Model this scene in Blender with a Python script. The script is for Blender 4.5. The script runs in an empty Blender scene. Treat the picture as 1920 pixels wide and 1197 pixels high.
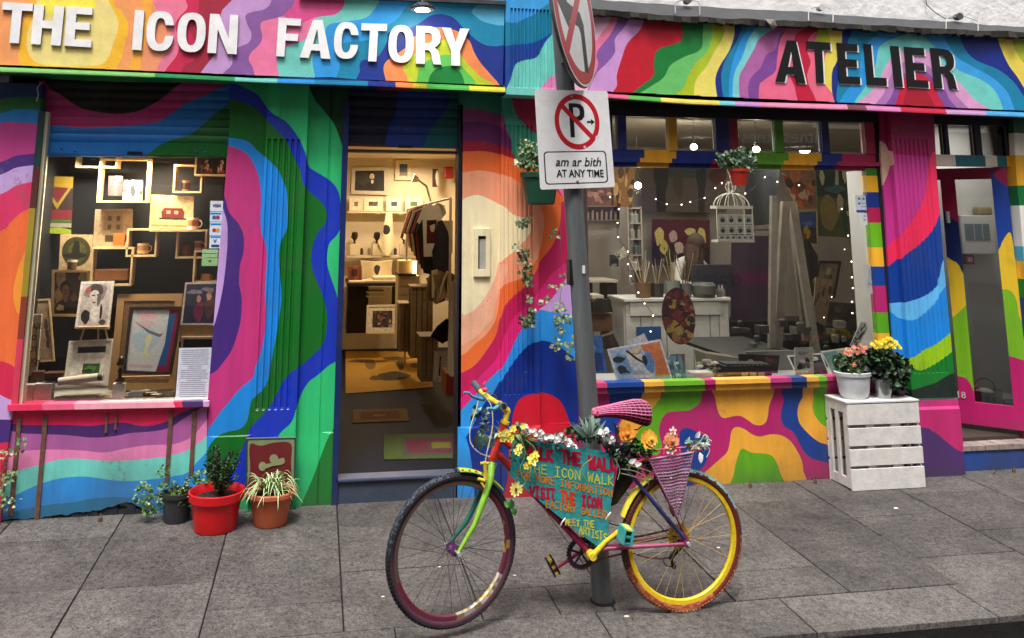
import bpy,math,random
from mathutils import Vector,Matrix
from mathutils.geometry import delaunay_2d_cdt,tessellate_polygon

C = bpy.context.scene.collection
scene = bpy.context.scene
R = math.radians

# ------------------------------------------------------------------ camera
CAM = Vector((0.0,-6.40,1.96))
FOC,PX,PY = 1600.0,885.0,125.0          # focal length and principal point of the (cropped) photograph
_y,_p,_r = R(10),R(10),R(-0.3)
FW = Vector((math.sin(_y)*math.cos(_p),math.cos(_y)*math.cos(_p),math.sin(_p)))
_rt = Vector((math.cos(_y),-math.sin(_y),0)); _up = _rt.cross(FW)
RT = _rt*math.cos(_r) - _up*math.sin(_r); UP = _up*math.cos(_r) + _rt*math.sin(_r)
cd = bpy.data.cameras.new('camera'); cam = bpy.data.objects.new('camera',cd); C.objects.link(cam)
cam.matrix_world = Matrix(((RT.x,UP.x,-FW.x,CAM.x),(RT.y,UP.y,-FW.y,CAM.y),(RT.z,UP.z,-FW.z,CAM.z),(0,0,0,1)))
cd.sensor_width = 36; cd.lens = 36*FOC/1920
cd.shift_x = (960-PX)/1920; cd.shift_y = -(598.5-PY)/1920
cd.clip_end = 400; cd.clip_start = 0.05
scene.camera = cam

# ------------------------------------------------------------------ light
w = bpy.data.worlds.new('World'); scene.world = w; w.use_nodes = True
nt = w.node_tree
sky = nt.nodes.new('ShaderNodeTexSky'); sky.sky_type = 'NISHITA'; sky.sun_disc = False
SUN_EL,SUN_ROT = R(66),R(200)
sky.sun_elevation = SUN_EL; sky.sun_rotation = SUN_ROT; sky.air_density = 1.0; sky.dust_density = 5.0; sky.ozone_density = 0.6
hs = nt.nodes.new('ShaderNodeHueSaturation'); hs.inputs['Saturation'].default_value = 0.22
nt.links.new(sky.outputs[0],hs.inputs['Color'])
bg = nt.nodes['Background']; nt.links.new(hs.outputs[0],bg.inputs[0]); bg.inputs[1].default_value = 0.11
sl = bpy.data.lights.new('sun','SUN'); sl.energy = 1.5; sl.angle = R(14); sl.color = (1.0,0.97,0.93)
so = bpy.data.objects.new('sun',sl); C.objects.link(so)
_sd = Vector((math.sin(SUN_ROT)*math.cos(SUN_EL),math.cos(SUN_ROT)*math.cos(SUN_EL),math.sin(SUN_EL)))
so.rotation_euler = _sd.to_track_quat('Z','Y').to_euler()
scene.view_settings.view_transform = 'Standard'; scene.view_settings.look = 'None'
scene.view_settings.gamma = 1.0; scene.view_settings.use_curve_mapping = False
scene.view_settings.exposure = 1.05
scene.render.engine = 'CYCLES'

# ------------------------------------------------------------------ measuring: a direction of sight meets a real plane of the street
def ray(u,v): return RT*((u-PX)/FOC) - UP*((v-PY)/FOC) + FW
def P(u,v,Y=0.0):
    d = ray(u,v); return CAM + d*((Y-CAM.y)/d.y)
def G(u,v,b=0.032):
    d = ray(u,v); return CAM + d*((b*CAM.y-CAM.z)/(d.z-b*d.y))
def PZ(u,v,z):
    d = ray(u,v); return CAM + d*((z-CAM.z)/d.z)
def PP(u,v,p0,n):
    d = ray(u,v); return CAM + d*((p0-CAM).dot(n)/d.dot(n))
TL = {'A': (0,0,3),'B': (480,0,3),'C': (1280,0,3),'D': (0,399,3),'E': (640,399,3),'F': (1280,399,3),
      'G': (0,798,3),'H': (640,798,3),'I': (1280,798,3),'K': (0,740,2.62),'L': (1100,680,4.174),
      'S': (860,0,2.85),'X': (0,0,1),'R': (1140,0,2.4615),'Q': (940,780,4.604),'W': (0,380,2.9917)}
def T(t,pts):
    ox,oy,s = TL[t]; return [(ox+x/s,oy+y/s) for x,y in pts]
def gz(y): return 0.032*y

# ------------------------------------------------------------------ colour, materials
def lin(c):
    if isinstance(c,str):
        c = c.lstrip('#'); c = [int(c[i:i+2],16)/255 for i in (0,2,4)]
    return tuple(x/12.92 if x <= 0.04045 else ((x+0.055)/1.055)**2.4 for x in c)
_mats = {}
def M(name,col='#808080',rough=0.6,metal=0.0,var=0.12,scale=25.0,bump=0.15,attr=False,spec=0.5,emit=None,es=1.0,
      chips=0.0,dirt=0.0,streak=False,bscale=None):
    if name in _mats: return _mats[name]
    m = bpy.data.materials.new(name); m.use_nodes = True; _mats[name] = m
    n = m.node_tree.nodes; l = m.node_tree.links; b = n['Principled BSDF']
    b.inputs['Roughness'].default_value = rough; b.inputs['Metallic'].default_value = metal
    b.inputs['Specular IOR Level'].default_value = spec
    if emit is not None:
        b.inputs['Emission Color'].default_value = (*lin(emit),1); b.inputs['Emission Strength'].default_value = es
        b.inputs['Base Color'].default_value = (*lin(col),1); return m
    geo = n.new('ShaderNodeNewGeometry'); mp = n.new('ShaderNodeMapping')
    l.new(geo.outputs['Position'],mp.inputs['Vector'])
    if streak: mp.inputs['Scale'].default_value = (1,1,0.12)
    nz = n.new('ShaderNodeTexNoise'); nz.inputs['Scale'].default_value = scale; nz.inputs['Detail'].default_value = 5; nz.inputs['Roughness'].default_value = 0.65
    l.new(mp.outputs[0],nz.inputs['Vector'])
    mr = n.new('ShaderNodeMapRange'); mr.inputs[1].default_value = 0.3; mr.inputs[2].default_value = 0.7
    mr.inputs[3].default_value = 1-var; mr.inputs[4].default_value = 1+var*0.6
    l.new(nz.outputs['Fac'],mr.inputs[0])
    mx = n.new('ShaderNodeVectorMath'); mx.operation = 'SCALE'
    if attr:
        a = n.new('ShaderNodeAttribute'); a.attribute_name = 'paint'; l.new(a.outputs['Color'],mx.inputs[0])
    else: mx.inputs[0].default_value = lin(col)
    l.new(mr.outputs[0],mx.inputs['Scale'])
    last = mx.outputs[0]
    if dirt > 0:
        n2 = n.new('ShaderNodeTexNoise'); n2.inputs['Scale'].default_value = 2.3; n2.inputs['Detail'].default_value = 8; n2.inputs['Roughness'].default_value = 0.72
        l.new(geo.outputs['Position'],n2.inputs['Vector'])
        m2 = n.new('ShaderNodeMapRange'); m2.inputs[1].default_value = 0.5; m2.inputs[2].default_value = 0.75
        m2.inputs[3].default_value = 0; m2.inputs[4].default_value = dirt
        l.new(n2.outputs['Fac'],m2.inputs[0])
        mm = n.new('ShaderNodeMix'); mm.data_type = 'RGBA'; l.new(m2.outputs[0],mm.inputs[0]); l.new(last,mm.inputs[6])
        mm.inputs[7].default_value = (0.09,0.08,0.065,1); last = mm.outputs[2]
    if chips > 0:
        n4 = n.new('ShaderNodeTexNoise'); n4.inputs['Scale'].default_value = 34; n4.inputs['Detail'].default_value = 3; n4.inputs['Roughness'].default_value = 0.6
        l.new(geo.outputs['Position'],n4.inputs['Vector']); n5 = n.new('ShaderNodeTexNoise'); n5.inputs['Scale'].default_value = 2.1; n5.inputs['Detail'].default_value = 4
        l.new(geo.outputs['Position'],n5.inputs['Vector']); ad = n.new('ShaderNodeMath'); ad.operation = 'ADD'; l.new(n4.outputs['Fac'],ad.inputs[0]); l.new(n5.outputs['Fac'],ad.inputs[1])
        m4 = n.new('ShaderNodeMapRange'); m4.inputs[1].default_value = 1.25; m4.inputs[2].default_value = 1.29; m4.inputs[3].default_value = 0; m4.inputs[4].default_value = chips
        l.new(ad.outputs[0],m4.inputs[0]); m5 = n.new('ShaderNodeMix'); m5.data_type = 'RGBA'; l.new(m4.outputs[0],m5.inputs[0]); l.new(last,m5.inputs[6])
        m5.inputs[7].default_value = (0.16,0.14,0.12,1); last = m5.outputs[2]
        sx = n.new('ShaderNodeSeparateXYZ'); l.new(geo.outputs['Position'],sx.inputs[0]); ns = n.new('ShaderNodeMath'); ns.operation = 'MULTIPLY_ADD'; l.new(n5.outputs['Fac'],ns.inputs[0]); ns.inputs[1].default_value = -0.9; l.new(sx.outputs['Z'],ns.inputs[2])
        m6 = n.new('ShaderNodeMapRange'); m6.inputs[1].default_value = -0.52; m6.inputs[2].default_value = -0.16; m6.inputs[3].default_value = 0.55; m6.inputs[4].default_value = 0
        l.new(ns.outputs[0],m6.inputs[0]); m7 = n.new('ShaderNodeMix'); m7.data_type = 'RGBA'; l.new(m6.outputs[0],m7.inputs[0]); l.new(last,m7.inputs[6]); m7.inputs[7].default_value = (0.05,0.045,0.04,1); last = m7.outputs[2]
    l.new(last,b.inputs['Base Color'])
    if bump > 0:
        nb = n.new('ShaderNodeTexNoise'); nb.inputs['Scale'].default_value = bscale or scale*3; nb.inputs['Detail'].default_value = 4
        l.new(mp.outputs[0],nb.inputs['Vector'])
        bp = n.new('ShaderNodeBump'); bp.inputs['Strength'].default_value = bump; bp.inputs['Distance'].default_value = 0.004
        l.new(nb.outputs['Fac'],bp.inputs['Height']); l.new(bp.outputs[0],b.inputs['Normal'])
    return m
MURAL = M('mural_paint',chips=0.45,attr=True,rough=0.45,var=0.15,scale=12,bump=0.4,dirt=0.3,streak=True,bscale=60)
MURALF = M('fascia_paint',attr=True,rough=0.5,var=0.14,scale=9,bump=0.4,dirt=0.14,bscale=50)
PRINT = M('printed_card',attr=True,rough=0.55,var=0.16,scale=60,bump=0.05)
ART = M('painted_canvas',attr=True,rough=0.6,var=0.4,scale=38,bump=0.3)
PAINT = M('coloured_enamel',attr=True,rough=0.38,var=0.18,scale=45,bump=0.25,dirt=0.2)
PLANT = M('leaf_surface',attr=True,rough=0.5,var=0.25,scale=30,bump=0.1)

def glass_mat(name,refl=1.0,tint=(0.93,0.95,0.95)):
    m = bpy.data.materials.new(name); m.use_nodes = True; n = m.node_tree.nodes; l = m.node_tree.links
    n.remove(n['Principled BSDF']); o = n['Material Output']
    t = n.new('ShaderNodeBsdfTransparent'); t.inputs[0].default_value = (*tint,1)
    g = n.new('ShaderNodeBsdfGlossy'); g.inputs['Roughness'].default_value = 0.015; g.inputs[0].default_value = (1,1,1,1)
    f = n.new('ShaderNodeFresnel'); f.inputs[0].default_value = 1.5
    mu = n.new('ShaderNodeMath'); mu.operation = 'MULTIPLY'; mu.inputs[1].default_value = refl
    l.new(f.outputs[0],mu.inputs[0]); mi = n.new('ShaderNodeMixShader')
    l.new(mu.outputs[0],mi.inputs[0]); l.new(t.outputs[0],mi.inputs[1]); l.new(g.outputs[0],mi.inputs[2]); l.new(mi.outputs[0],o.inputs[0])
    return m
GLASS = glass_mat('window_glass',1.7,(0.87,0.89,0.89))
CLEAR = glass_mat('display_glass',1.1,(0.97,0.98,0.98))

# ------------------------------------------------------------------ objects
def empty(name,loc,label=None,cat=None,group=None,kind=None):
    o = bpy.data.objects.new(name,None); o.empty_display_size = 0.05; C.objects.link(o); o.location = loc
    return tag(o,label,cat,group,kind)
def tag(o,label=None,cat=None,group=None,kind=None):
    if label: o['label'] = label
    if cat: o['category'] = cat
    if group: o['group'] = group
    if kind: o['kind'] = kind
    return o
def wloc(p):
    v = Vector((0,0,0))
    while p is not None: v = v + Vector(p.location); p = p.parent
    return v
class MB:
    """collects coloured faces, then links them as one mesh object"""
    def __init__(s): s.v = []; s.f = []; s.c = []; s.s = []
    def add(s,vs,fs,col='#808080',smooth=False):
        b = len(s.v); s.v += [tuple(q) for q in vs]
        cl = lin(col) if isinstance(col,str) else col
        for f in fs: s.f.append([b+i for i in f]); s.c.append(cl); s.s.append(smooth)
        return s
    def box(s,x0,x1,y0,y1,z0,z1,col='#808080',rot=None,at=None):
        vs = [Vector((x,y,z)) for z in (z0,z1) for y in (y0,y1) for x in (x0,x1)]
        if rot is not None: vs = [rot @ v for v in vs]
        if at is not None: vs = [v+Vector(at) for v in vs]
        return s.add(vs,[(0,2,3,1),(4,5,7,6),(0,1,5,4),(2,6,7,3),(0,4,6,2),(1,3,7,5)],col)
    def hexa(s,f4,b4,col='#808080'):
        """solid between a front quad and a back quad (both counter-clockwise seen from the front)"""
        vs = list(f4)+list(b4)
        return s.add(vs,[(0,1,2,3),(7,6,5,4),(0,4,5,1),(1,5,6,2),(2,6,7,3),(3,7,4,0)],col)
    def slab(s,u0,v0,u1,v1,Y,d,col='#808080'):
        """upright board whose front face at depth Y spans the sight lines (u0,v0)-(u1,v1)"""
        a = P((u0+u1)/2,v1,Y); b = P((u0+u1)/2,v0,Y); l = P(u0,(v0+v1)/2,Y); r = P(u1,(v0+v1)/2,Y)
        return s.box(l.x,r.x,Y,Y+d,a.z,b.z,col)
    def tube(s,pts,r,col='#808080',n=8,closed=False,caps=True):
        pts = [Vector(p) for p in pts]; N = len(pts)
        rs = r if isinstance(r,(list,tuple)) else [r]*N
        tan = []
        for i in range(N):
            if closed: t = pts[(i+1) % N]-pts[i-1]
            else: t = pts[min(i+1,N-1)]-pts[max(i-1,0)]
            tan.append(t.normalized() if t.length > 1e-9 else Vector((0,0,1)))
        up = Vector((0,0,1)) if abs(tan[0].z) < 0.9 else Vector((1,0,0))
        nr = (up - tan[0]*up.dot(tan[0])).normalized(); vs = []
        for i in range(N):
            nr = nr - tan[i]*nr.dot(tan[i])
            nr = nr.normalized() if nr.length > 1e-6 else tan[i].orthogonal().normalized()
            bi = tan[i].cross(nr)
            for k in range(n):
                a = 2*math.pi*k/n; vs.append(pts[i]+(nr*math.cos(a)+bi*math.sin(a))*rs[i])
        fs = []
        for i in range(N if closed else N-1):
            j = (i+1) % N
            for k in range(n): fs.append((i*n+k,i*n+(k+1) % n,j*n+(k+1) % n,j*n+k))
        s.add(vs,fs,col,True)
        if caps and not closed:
            s.add(vs[:n],[tuple(range(n-1,-1,-1))],col); s.add(vs[-n:],[tuple(range(n))],col)
        return s
    def lathe(s,prof,c=(0,0,0),col='#808080',n=24,sx=1.0,sy=1.0,mat=None,smooth=True,rib=0.0):
        c = Vector(c); vs = []; N = len(prof)
        for (r,z) in prof:
            for k in range(n):
                a = 2*math.pi*k/n; q = r*(1-(rib if k % 2 else 0)); v = Vector((q*math.cos(a)*sx,q*math.sin(a)*sy,z))
                vs.append(c+(mat @ v if mat else v))
        gs = [[0]]
        for i in range(1,N):
            gs[-1].append(i)
            if i < N-1:
                a,b,c_ = prof[i-1],prof[i],prof[i+1]; t1 = math.atan2(b[1]-a[1],b[0]-a[0]); t2 = math.atan2(c_[1]-b[1],c_[0]-b[0])
                if abs((t2-t1+math.pi) % (2*math.pi)-math.pi) > .6: gs.append([i])
        for g_ in gs:
            m = len(g_); s.add([v for i in g_ for v in vs[i*n:(i+1)*n]],[(i*n+k,i*n+(k+1) % n,(i+1)*n+(k+1) % n,(i+1)*n+k) for i in range(m-1) for k in range(n)],col,smooth)
        return s
    def ball(s,c,r,col='#808080',n=10,sz=(1,1,1),mat=None):
        m = max(4,n//2+1); prof = [(max(1e-4,math.sin(math.pi*i/m))*r,-math.cos(math.pi*i/m)*r*sz[2]) for i in range(m+1)]
        return s.lathe(prof,c,col,n,sz[0],sz[1],mat)
    def build(s,name,mat=None,parent=None,stuff=False,bevel=0.0,local=False):
        off = Vector((0,0,0)) if local else (wloc(parent) if parent is not None else Vector((0,0,0)))
        me = bpy.data.meshes.new(name)
        me.from_pydata([(v[0]-off.x,v[1]-off.y,v[2]-off.z) for v in s.v],[],s.f)
        ca = me.color_attributes.new('paint','FLOAT_COLOR','CORNER')
        buf = []
        for f,c in zip(s.f,s.c): buf += [c[0],c[1],c[2],1.0]*len(f)
        ca.data.foreach_set('color',buf)
        me.polygons.foreach_set('use_smooth',s.s)
        me.materials.append(mat or PAINT); me.update()
        o = bpy.data.objects.new(name,me); C.objects.link(o)
        if parent is not None: o.parent = parent
        if bevel > 0:
            bm = o.modifiers.new('bevel','BEVEL'); bm.width = bevel; bm.segments = 2; bm.limit_method = 'ANGLE'; bm.angle_limit = R(50)
        if stuff: o['kind'] = 'stuff'
        return o
ORD = 'first second third fourth fifth sixth seventh eighth ninth tenth eleventh twelfth thirteenth fourteenth fifteenth sixteenth seventeenth eighteenth nineteenth twentieth twenty-first twenty-second twenty-third twenty-fourth twenty-fifth twenty-sixth'.split()
def copy_tree(o,loc=None,label=None):
    c = o.copy(); C.objects.link(c)
    if loc is not None: c.location = loc
    if label: c['label'] = label
    for ch in list(o.children):
        k = ch.copy(); C.objects.link(k); k.parent = c
        for g in list(ch.children):
            q = g.copy(); C.objects.link(q); q.parent = k
    return c

# ------------------------------------------------------------------ smooth curves and painted panels
def smooth(pts,closed=False,n=4):
    N = len(pts); out = []
    rng = range(N) if closed else range(N-1)
    for i in rng:
        p0 = pts[(i-1) % N] if closed or i > 0 else pts[i]; p1 = pts[i]; p2 = pts[(i+1) % N]
        p3 = pts[(i+2) % N] if closed or i+2 < N else p2
        for k in range(n):
            t = k/n
            out.append(tuple(0.5*((2*p1[j])+(-p0[j]+p2[j])*t+(2*p0[j]-5*p1[j]+4*p2[j]-p3[j])*t*t+(-p0[j]+3*p1[j]-3*p2[j]+p3[j])*t**3) for j in (0,1)))
    if not closed: out.append(tuple(pts[-1]))
    return out
def area(p): return sum(p[i-1][0]*p[i][1]-p[i][0]*p[i-1][1] for i in range(len(p)))/2
def partition(outline,layers,lines=()):
    """2-D painter's algorithm: outline cut up by coloured polygons; returns verts, [(tri, colour index)]"""
    vs = []; faces = []; edges = []
    for poly in [outline]+[l[1] for l in layers]:
        if area(poly) < 0: poly = poly[::-1]
        b = len(vs); vs += [Vector(p) for p in poly]; faces.append(list(range(b,b+len(poly))))
    for ln in lines:
        b = len(vs); vs += [Vector(p) for p in ln]; edges += [(b+i,b+i+1) for i in range(len(ln)-1)]
    V,E,F,ov,oe,of = delaunay_2d_cdt(vs,edges,faces,1,1e-5)
    out = []
    for f,o in zip(F,of):
        if 0 in o:
            k = max(o); out.append((f,k))
    return V,out
def panel(name,outline,layers,base,Y,mat=None,parent=None,depth=0.03,relief=None,lines=(),tile='X',vlines=(),xf=None,mbx=None):
    """wall panel on the plane y=Y. outline: sight points; layers: (colour, points, closed-smooth?) ; relief(x,z)->extra y"""
    to2 = xf or (lambda q: (lambda w: (w.x,w.z))(P(q[0],q[1],Y)))
    o2 = [to2(q) for q in outline]
    ls = [(c,[to2(q) for q in pts]) for c,pts in layers]
    xs = [q[0] for q in o2]; zs = [q[1] for q in o2]
    ln = [[(x,min(zs)-0.05),(x,max(zs)+0.05)] for x in vlines] + [list(l) for l in lines]
    V,tris = partition(o2,ls,ln)
    cols = [lin(base)]+[lin(c) for c,_ in ls]
    rel = relief or (lambda x,z: 0.0)
    v3 = [(v[0],Y+rel(v[0],v[1]),v[1]) for v in V]
    mb = mbx or MB(); cnt = {}
    for f,k in tris:
        f = list(f)
        a = area([V[i] for i in f])
        if a < 0: f = f[::-1]
        b = len(mb.v); mb.v += [v3[i] for i in f]; mb.f.append(list(range(b,b+len(f)))); mb.c.append(cols[k]); mb.s.append(False)
        for i in range(len(f)):
            e = (f[i],f[(i+1) % len(f)]); r = (e[1],e[0])
            if r in cnt: del cnt[r]
            else: cnt[e] = k
    for (a,b),k in cnt.items():
        p,q = v3[a],v3[b]
        mb.add([p,(p[0],Y+depth,p[2]),(q[0],Y+depth,q[2]),q],[(0,1,2,3)],cols[k])
    if mbx is not None: return mb
    return mb.build(name,mat or MURAL,parent)
def right_of(c,curve,big=2500):
    s = smooth(curve); return (c,s+[(s[-1][0]+big,s[-1][1]+60),(s[0][0]+big,s[0][1]-60)])
def left_of(c,curve,big=1500):
    s = smooth(curve); return (c,s+[(s[-1][0]-big,s[-1][1]+40),(s[0][0]-big,s[0][1]-40)])
def below(c,curve,big=1500):
    s = smooth(curve); return (c,s+[(s[-1][0]+30,s[-1][1]+big),(s[0][0]-30,s[0][1]+big)])
def blob(c,pts): return (c,smooth(pts,True))
def poly(c,pts): return (c,list(pts))
def TT(t,layer): return (layer[0],T(t,layer[1]))
# ------------------------------------------------------------------ ground
def stone_mat(name,a,b,stain,sc=90):
    m = bpy.data.materials.new(name); m.use_nodes = True; n = m.node_tree.nodes; l = m.node_tree.links; bs = n['Principled BSDF']
    bs.inputs['Roughness'].default_value = 0.72; bs.inputs['Specular IOR Level'].default_value = 0.35
    geo = n.new('ShaderNodeNewGeometry'); oi = n.new('ShaderNodeObjectInfo')
    n1 = n.new('ShaderNodeTexNoise'); n1.inputs['Scale'].default_value = sc; n1.inputs['Detail'].default_value = 3; n1.inputs['Roughness'].default_value = 0.8
    n2 = n.new('ShaderNodeTexNoise'); n2.inputs['Scale'].default_value = 1.6; n2.inputs['Detail'].default_value = 9; n2.inputs['Roughness'].default_value = 0.72
    n3 = n.new('ShaderNodeTexVoronoi'); n3.inputs['Scale'].default_value = 2.6; n3.inputs['Randomness'].default_value = 1
    for q in (n1,n2,n3): l.new(geo.outputs['Position'],q.inputs['Vector'])
    cr = n.new('ShaderNodeValToRGB'); e = cr.color_ramp.elements; e[0].position = 0.36; e[0].color = (*lin(a),1); e[1].position = 0.66; e[1].color = (*lin(b),1)
    n6 = n.new('ShaderNodeTexNoise'); n6.inputs['Scale'].default_value = sc*.33; n6.inputs['Detail'].default_value = 5; n6.inputs['Roughness'].default_value = .75; l.new(geo.outputs['Position'],n6.inputs['Vector'])
    mxx = n.new('ShaderNodeMath'); mxx.operation = 'MULTIPLY_ADD'; l.new(n6.outputs['Fac'],mxx.inputs[0]); mxx.inputs[1].default_value = .42; a9 = n.new('ShaderNodeMath'); a9.operation = 'MULTIPLY'; a9.inputs[1].default_value = .58
    l.new(n1.outputs['Fac'],a9.inputs[0]); l.new(a9.outputs[0],mxx.inputs[2]); l.new(mxx.outputs[0],cr.inputs[0])
    mr = n.new('ShaderNodeMapRange'); mr.inputs[1].default_value = 0.38; mr.inputs[2].default_value = 0.68; mr.inputs[3].default_value = 1.0; mr.inputs[4].default_value = stain
    l.new(n2.outputs['Fac'],mr.inputs[0])
    ro = n.new('ShaderNodeMapRange'); ro.inputs[3].default_value = 0.74; ro.inputs[4].default_value = 1.16; l.new(oi.outputs['Random'],ro.inputs[0])
    gum = n.new('ShaderNodeMapRange'); gum.inputs[1].default_value = 0.055; gum.inputs[2].default_value = 0.075; gum.inputs[3].default_value = 0.62; gum.inputs[4].default_value = 1.0
    l.new(n3.outputs['Distance'],gum.inputs[0])
    a1 = n.new('ShaderNodeMath'); a1.operation = 'MULTIPLY'; a2 = n.new('ShaderNodeMath'); a2.operation = 'MULTIPLY'
    l.new(mr.outputs[0],a1.inputs[0]); l.new(ro.outputs[0],a1.inputs[1]); l.new(a1.outputs[0],a2.inputs[0]); l.new(gum.outputs[0],a2.inputs[1])
    vm = n.new('ShaderNodeVectorMath'); vm.operation = 'SCALE'; l.new(cr.outputs[0],vm.inputs[0]); l.new(a2.outputs[0],vm.inputs['Scale'])
    l.new(vm.outputs[0],bs.inputs['Base Color'])
    bp = n.new('ShaderNodeBump'); bp.inputs['Strength'].default_value = 0.6; bp.inputs['Distance'].default_value = 0.004
    l.new(n1.outputs['Fac'],bp.inputs['Height']); l.new(bp.outputs[0],bs.inputs['Normal'])
    return m
SLAB = stone_mat('granite_flag','#252322','#8b847f',0.42)
KERB = stone_mat('kerb_granite','#2b2928','#948d88',0.48)
ASPH = stone_mat('asphalt','#070707','#161616',0.7,60)
JOINT = M('joint_grit','#1b1917',rough=0.95,scale=80)
DARK = M('dark_void','#0b0b0c',rough=0.9,var=0.05)

rnd = random.Random(5)
g = MB().add([(-60,-70,-0.30),(60,-70,-0.30),(60,60,-0.30),(-60,60,-0.30)],[(0,1,2,3)],'#222222').build('ground',M('ground_soil','#2a2826',rough=0.95)); tag(g,kind='structure',label='dark ground far around the street')
road = MB().box(-14,16,-7.3,-2.095,-0.29,-0.195).build('road',ASPH); tag(road,kind='structure',label='dark asphalt road at the foot of the kerb')
opp = MB().box(-14,16,-9.5,-7.3,-0.29,-0.08).build('pavement',SLAB); tag(opp,kind='structure',label='pavement across the road')

pav = empty('pavement',(0,0,0),kind='structure',label='sloping pavement of rectangular granite flags')
bed = MB()
bed.add([(-6.8,0.3,gz(0.3)-0.012),(9.8,0.3,gz(0.3)-0.012),(9.8,-2.08,gz(-2.08)-0.012),(-6.8,-2.08,gz(-2.08)-0.012)],[(3,2,1,0)]).build('joint_bed',JOINT,pav)
slab_cache = {}
def slab(x0,x1,y0,y1,parent,name,mat,h=0.05):
    j = 0.0042
    mb = MB(); dz = rnd.uniform(-0.002,0.002); tx = rnd.uniform(-0.0012,0.0012)
    jit = lambda: rnd.uniform(-0.0015,0.0015)
    xa,xb,ya,yb = x0+j+jit(),x1-j+jit(),y0+j+jit(),y1-j+jit()
    b = 0.003; top = []
    for (x,y) in ((xa+b,ya+b),(xb-b,ya+b),(xb-b,yb-b),(xa+b,yb-b)): top.append((x,y,gz(y)+dz+tx*(x-xa)))
    mid = [(x,y,gz(y)+dz-b*0.8+tx*(x-xa)) for (x,y) in ((xa,ya),(xb,ya),(xb,yb),(xa,yb))]
    bot = [(x,y,z-h) for x,y,z in mid]
    mb.add(top+mid+bot,[(0,1,2,3)]+[(4+i,4+(i+1) % 4,(i+1) % 4,i) for i in range(4)]+[(8+i,8+(i+1) % 4,4+(i+1) % 4,4+i) for i in range(4)])
    return mb.build(name,mat,parent)
cols = [(-3.28,-2.58,[-.36,-1.07]),(-2.58,-1.89,[-.42,-.75,-1.41]),(-1.89,-1.20,[-.36,-1.07]),(-1.20,-.50,[-.42,-1.08]),(-.50,.195,[-.74,-1.41]),
        (.195,.90,[-.42,-1.07]),(.90,1.60,[-.74,-1.41]),(1.60,2.27,[-.40,-1.08]),(2.27,2.945,[-.74,-1.405]),
        (2.945,3.617,[-.38,-1.06]),(3.617,4.298,[-.745,-1.385]),(4.298,5.0,[-.38,-1.07]),(5.0,5.7,[-.74,-1.4]),(5.7,6.4,[-.38,-1.07]),(6.4,7.1,[-.74,-1.4])]
cols = [(-3.28-.7*(k+1),-3.28-.7*k,[-.40,-1.07] if k % 2 else [-.74,-1.41]) for k in range(4)]+cols+[(7.1+.7*k,7.8+.7*k,[-.38,-1.07] if k % 2 else [-.74,-1.4]) for k in range(4)]
for x0,x1,ys in cols:
    rows = [0.30]+ys+[-1.735]
    for a,b in zip(rows,rows[1:]):
        if x0 < 1.3 < x1 and a == -1.41:      # cut slabs around the pole
            slab(.90,1.305,b,a,pav,'paving_slab',SLAB); slab(1.305,1.60,b,a,pav,'paving_slab',SLAB); continue
        slab(x0,x1,b,a,pav,'paving_slab',SLAB)
kb = empty('kerb',(0,0,0),kind='structure',label='granite kerb stones along the pavement edge')
xs = [-6.8,-5.77,-4.73,-3.7,-2.66,-1.63,-.59,.445,1.487,2.518,3.546,4.58,5.61,6.64,7.67,8.7,9.73]
for a,b in zip(xs,xs[1:]): slab(a,b,-2.105,-1.735,kb,'kerb_stone',KERB,0.028)
MB().box(-6.8,9.7,-2.100,-1.8,-.25,-.0955,'#111111').build('kerb_footing',M('kerb_grime','#141312',rough=.9,var=.6,scale=14,bump=1.0),kb)
# litter and spots that lie loose
for i,(u,v,s,c) in enumerate([(1175,1157,.012,'#e8dcc8'),(1347,1028,.01,'#ddd0c0'),(1680,954,.014,'#e6e0d6'),(824,1064,.008,'#ddd5cc'),(718,1120,.008,'#e5dfd5'),(965,1080,.007,'#e0d8cc')]):
    p = G(u,v); mb = MB().ball((p.x,p.y,p.z+.003),s,c,7,(1.3,.8,.35))
    tag(mb.build('litter_scrap',PRINT),['pale scrap on the paving below the rear wheel','tiny pale scrap on the paving behind the rear wheel','pale scrap on the paving right in front of the crate','tiny speck seen through the front wheel spokes','pale speck left of the front tyre','pale speck right of the front wheel'][i],'litter')
# ------------------------------------------------------------------ the painted shop building
shop = empty('painted_shop',(0,0,0),'shop building covered in wavy rainbow stripes, two open shopfronts under long signboards','building')
NAVY,TEAL,BLUE,AQUA = '#14308c','#0f84ae','#2b9fe6','#76d0c6'
MAG,CRIM,PINK,LIL,PUR = '#c2337c','#cf1840','#ee6d94','#cf9cdb','#4a2a78'
GRN,LGRN,LIME,YEL,ORA = '#0d7a34','#66c05c','#b7c82a','#f4cf38','#f28a4f'

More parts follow.
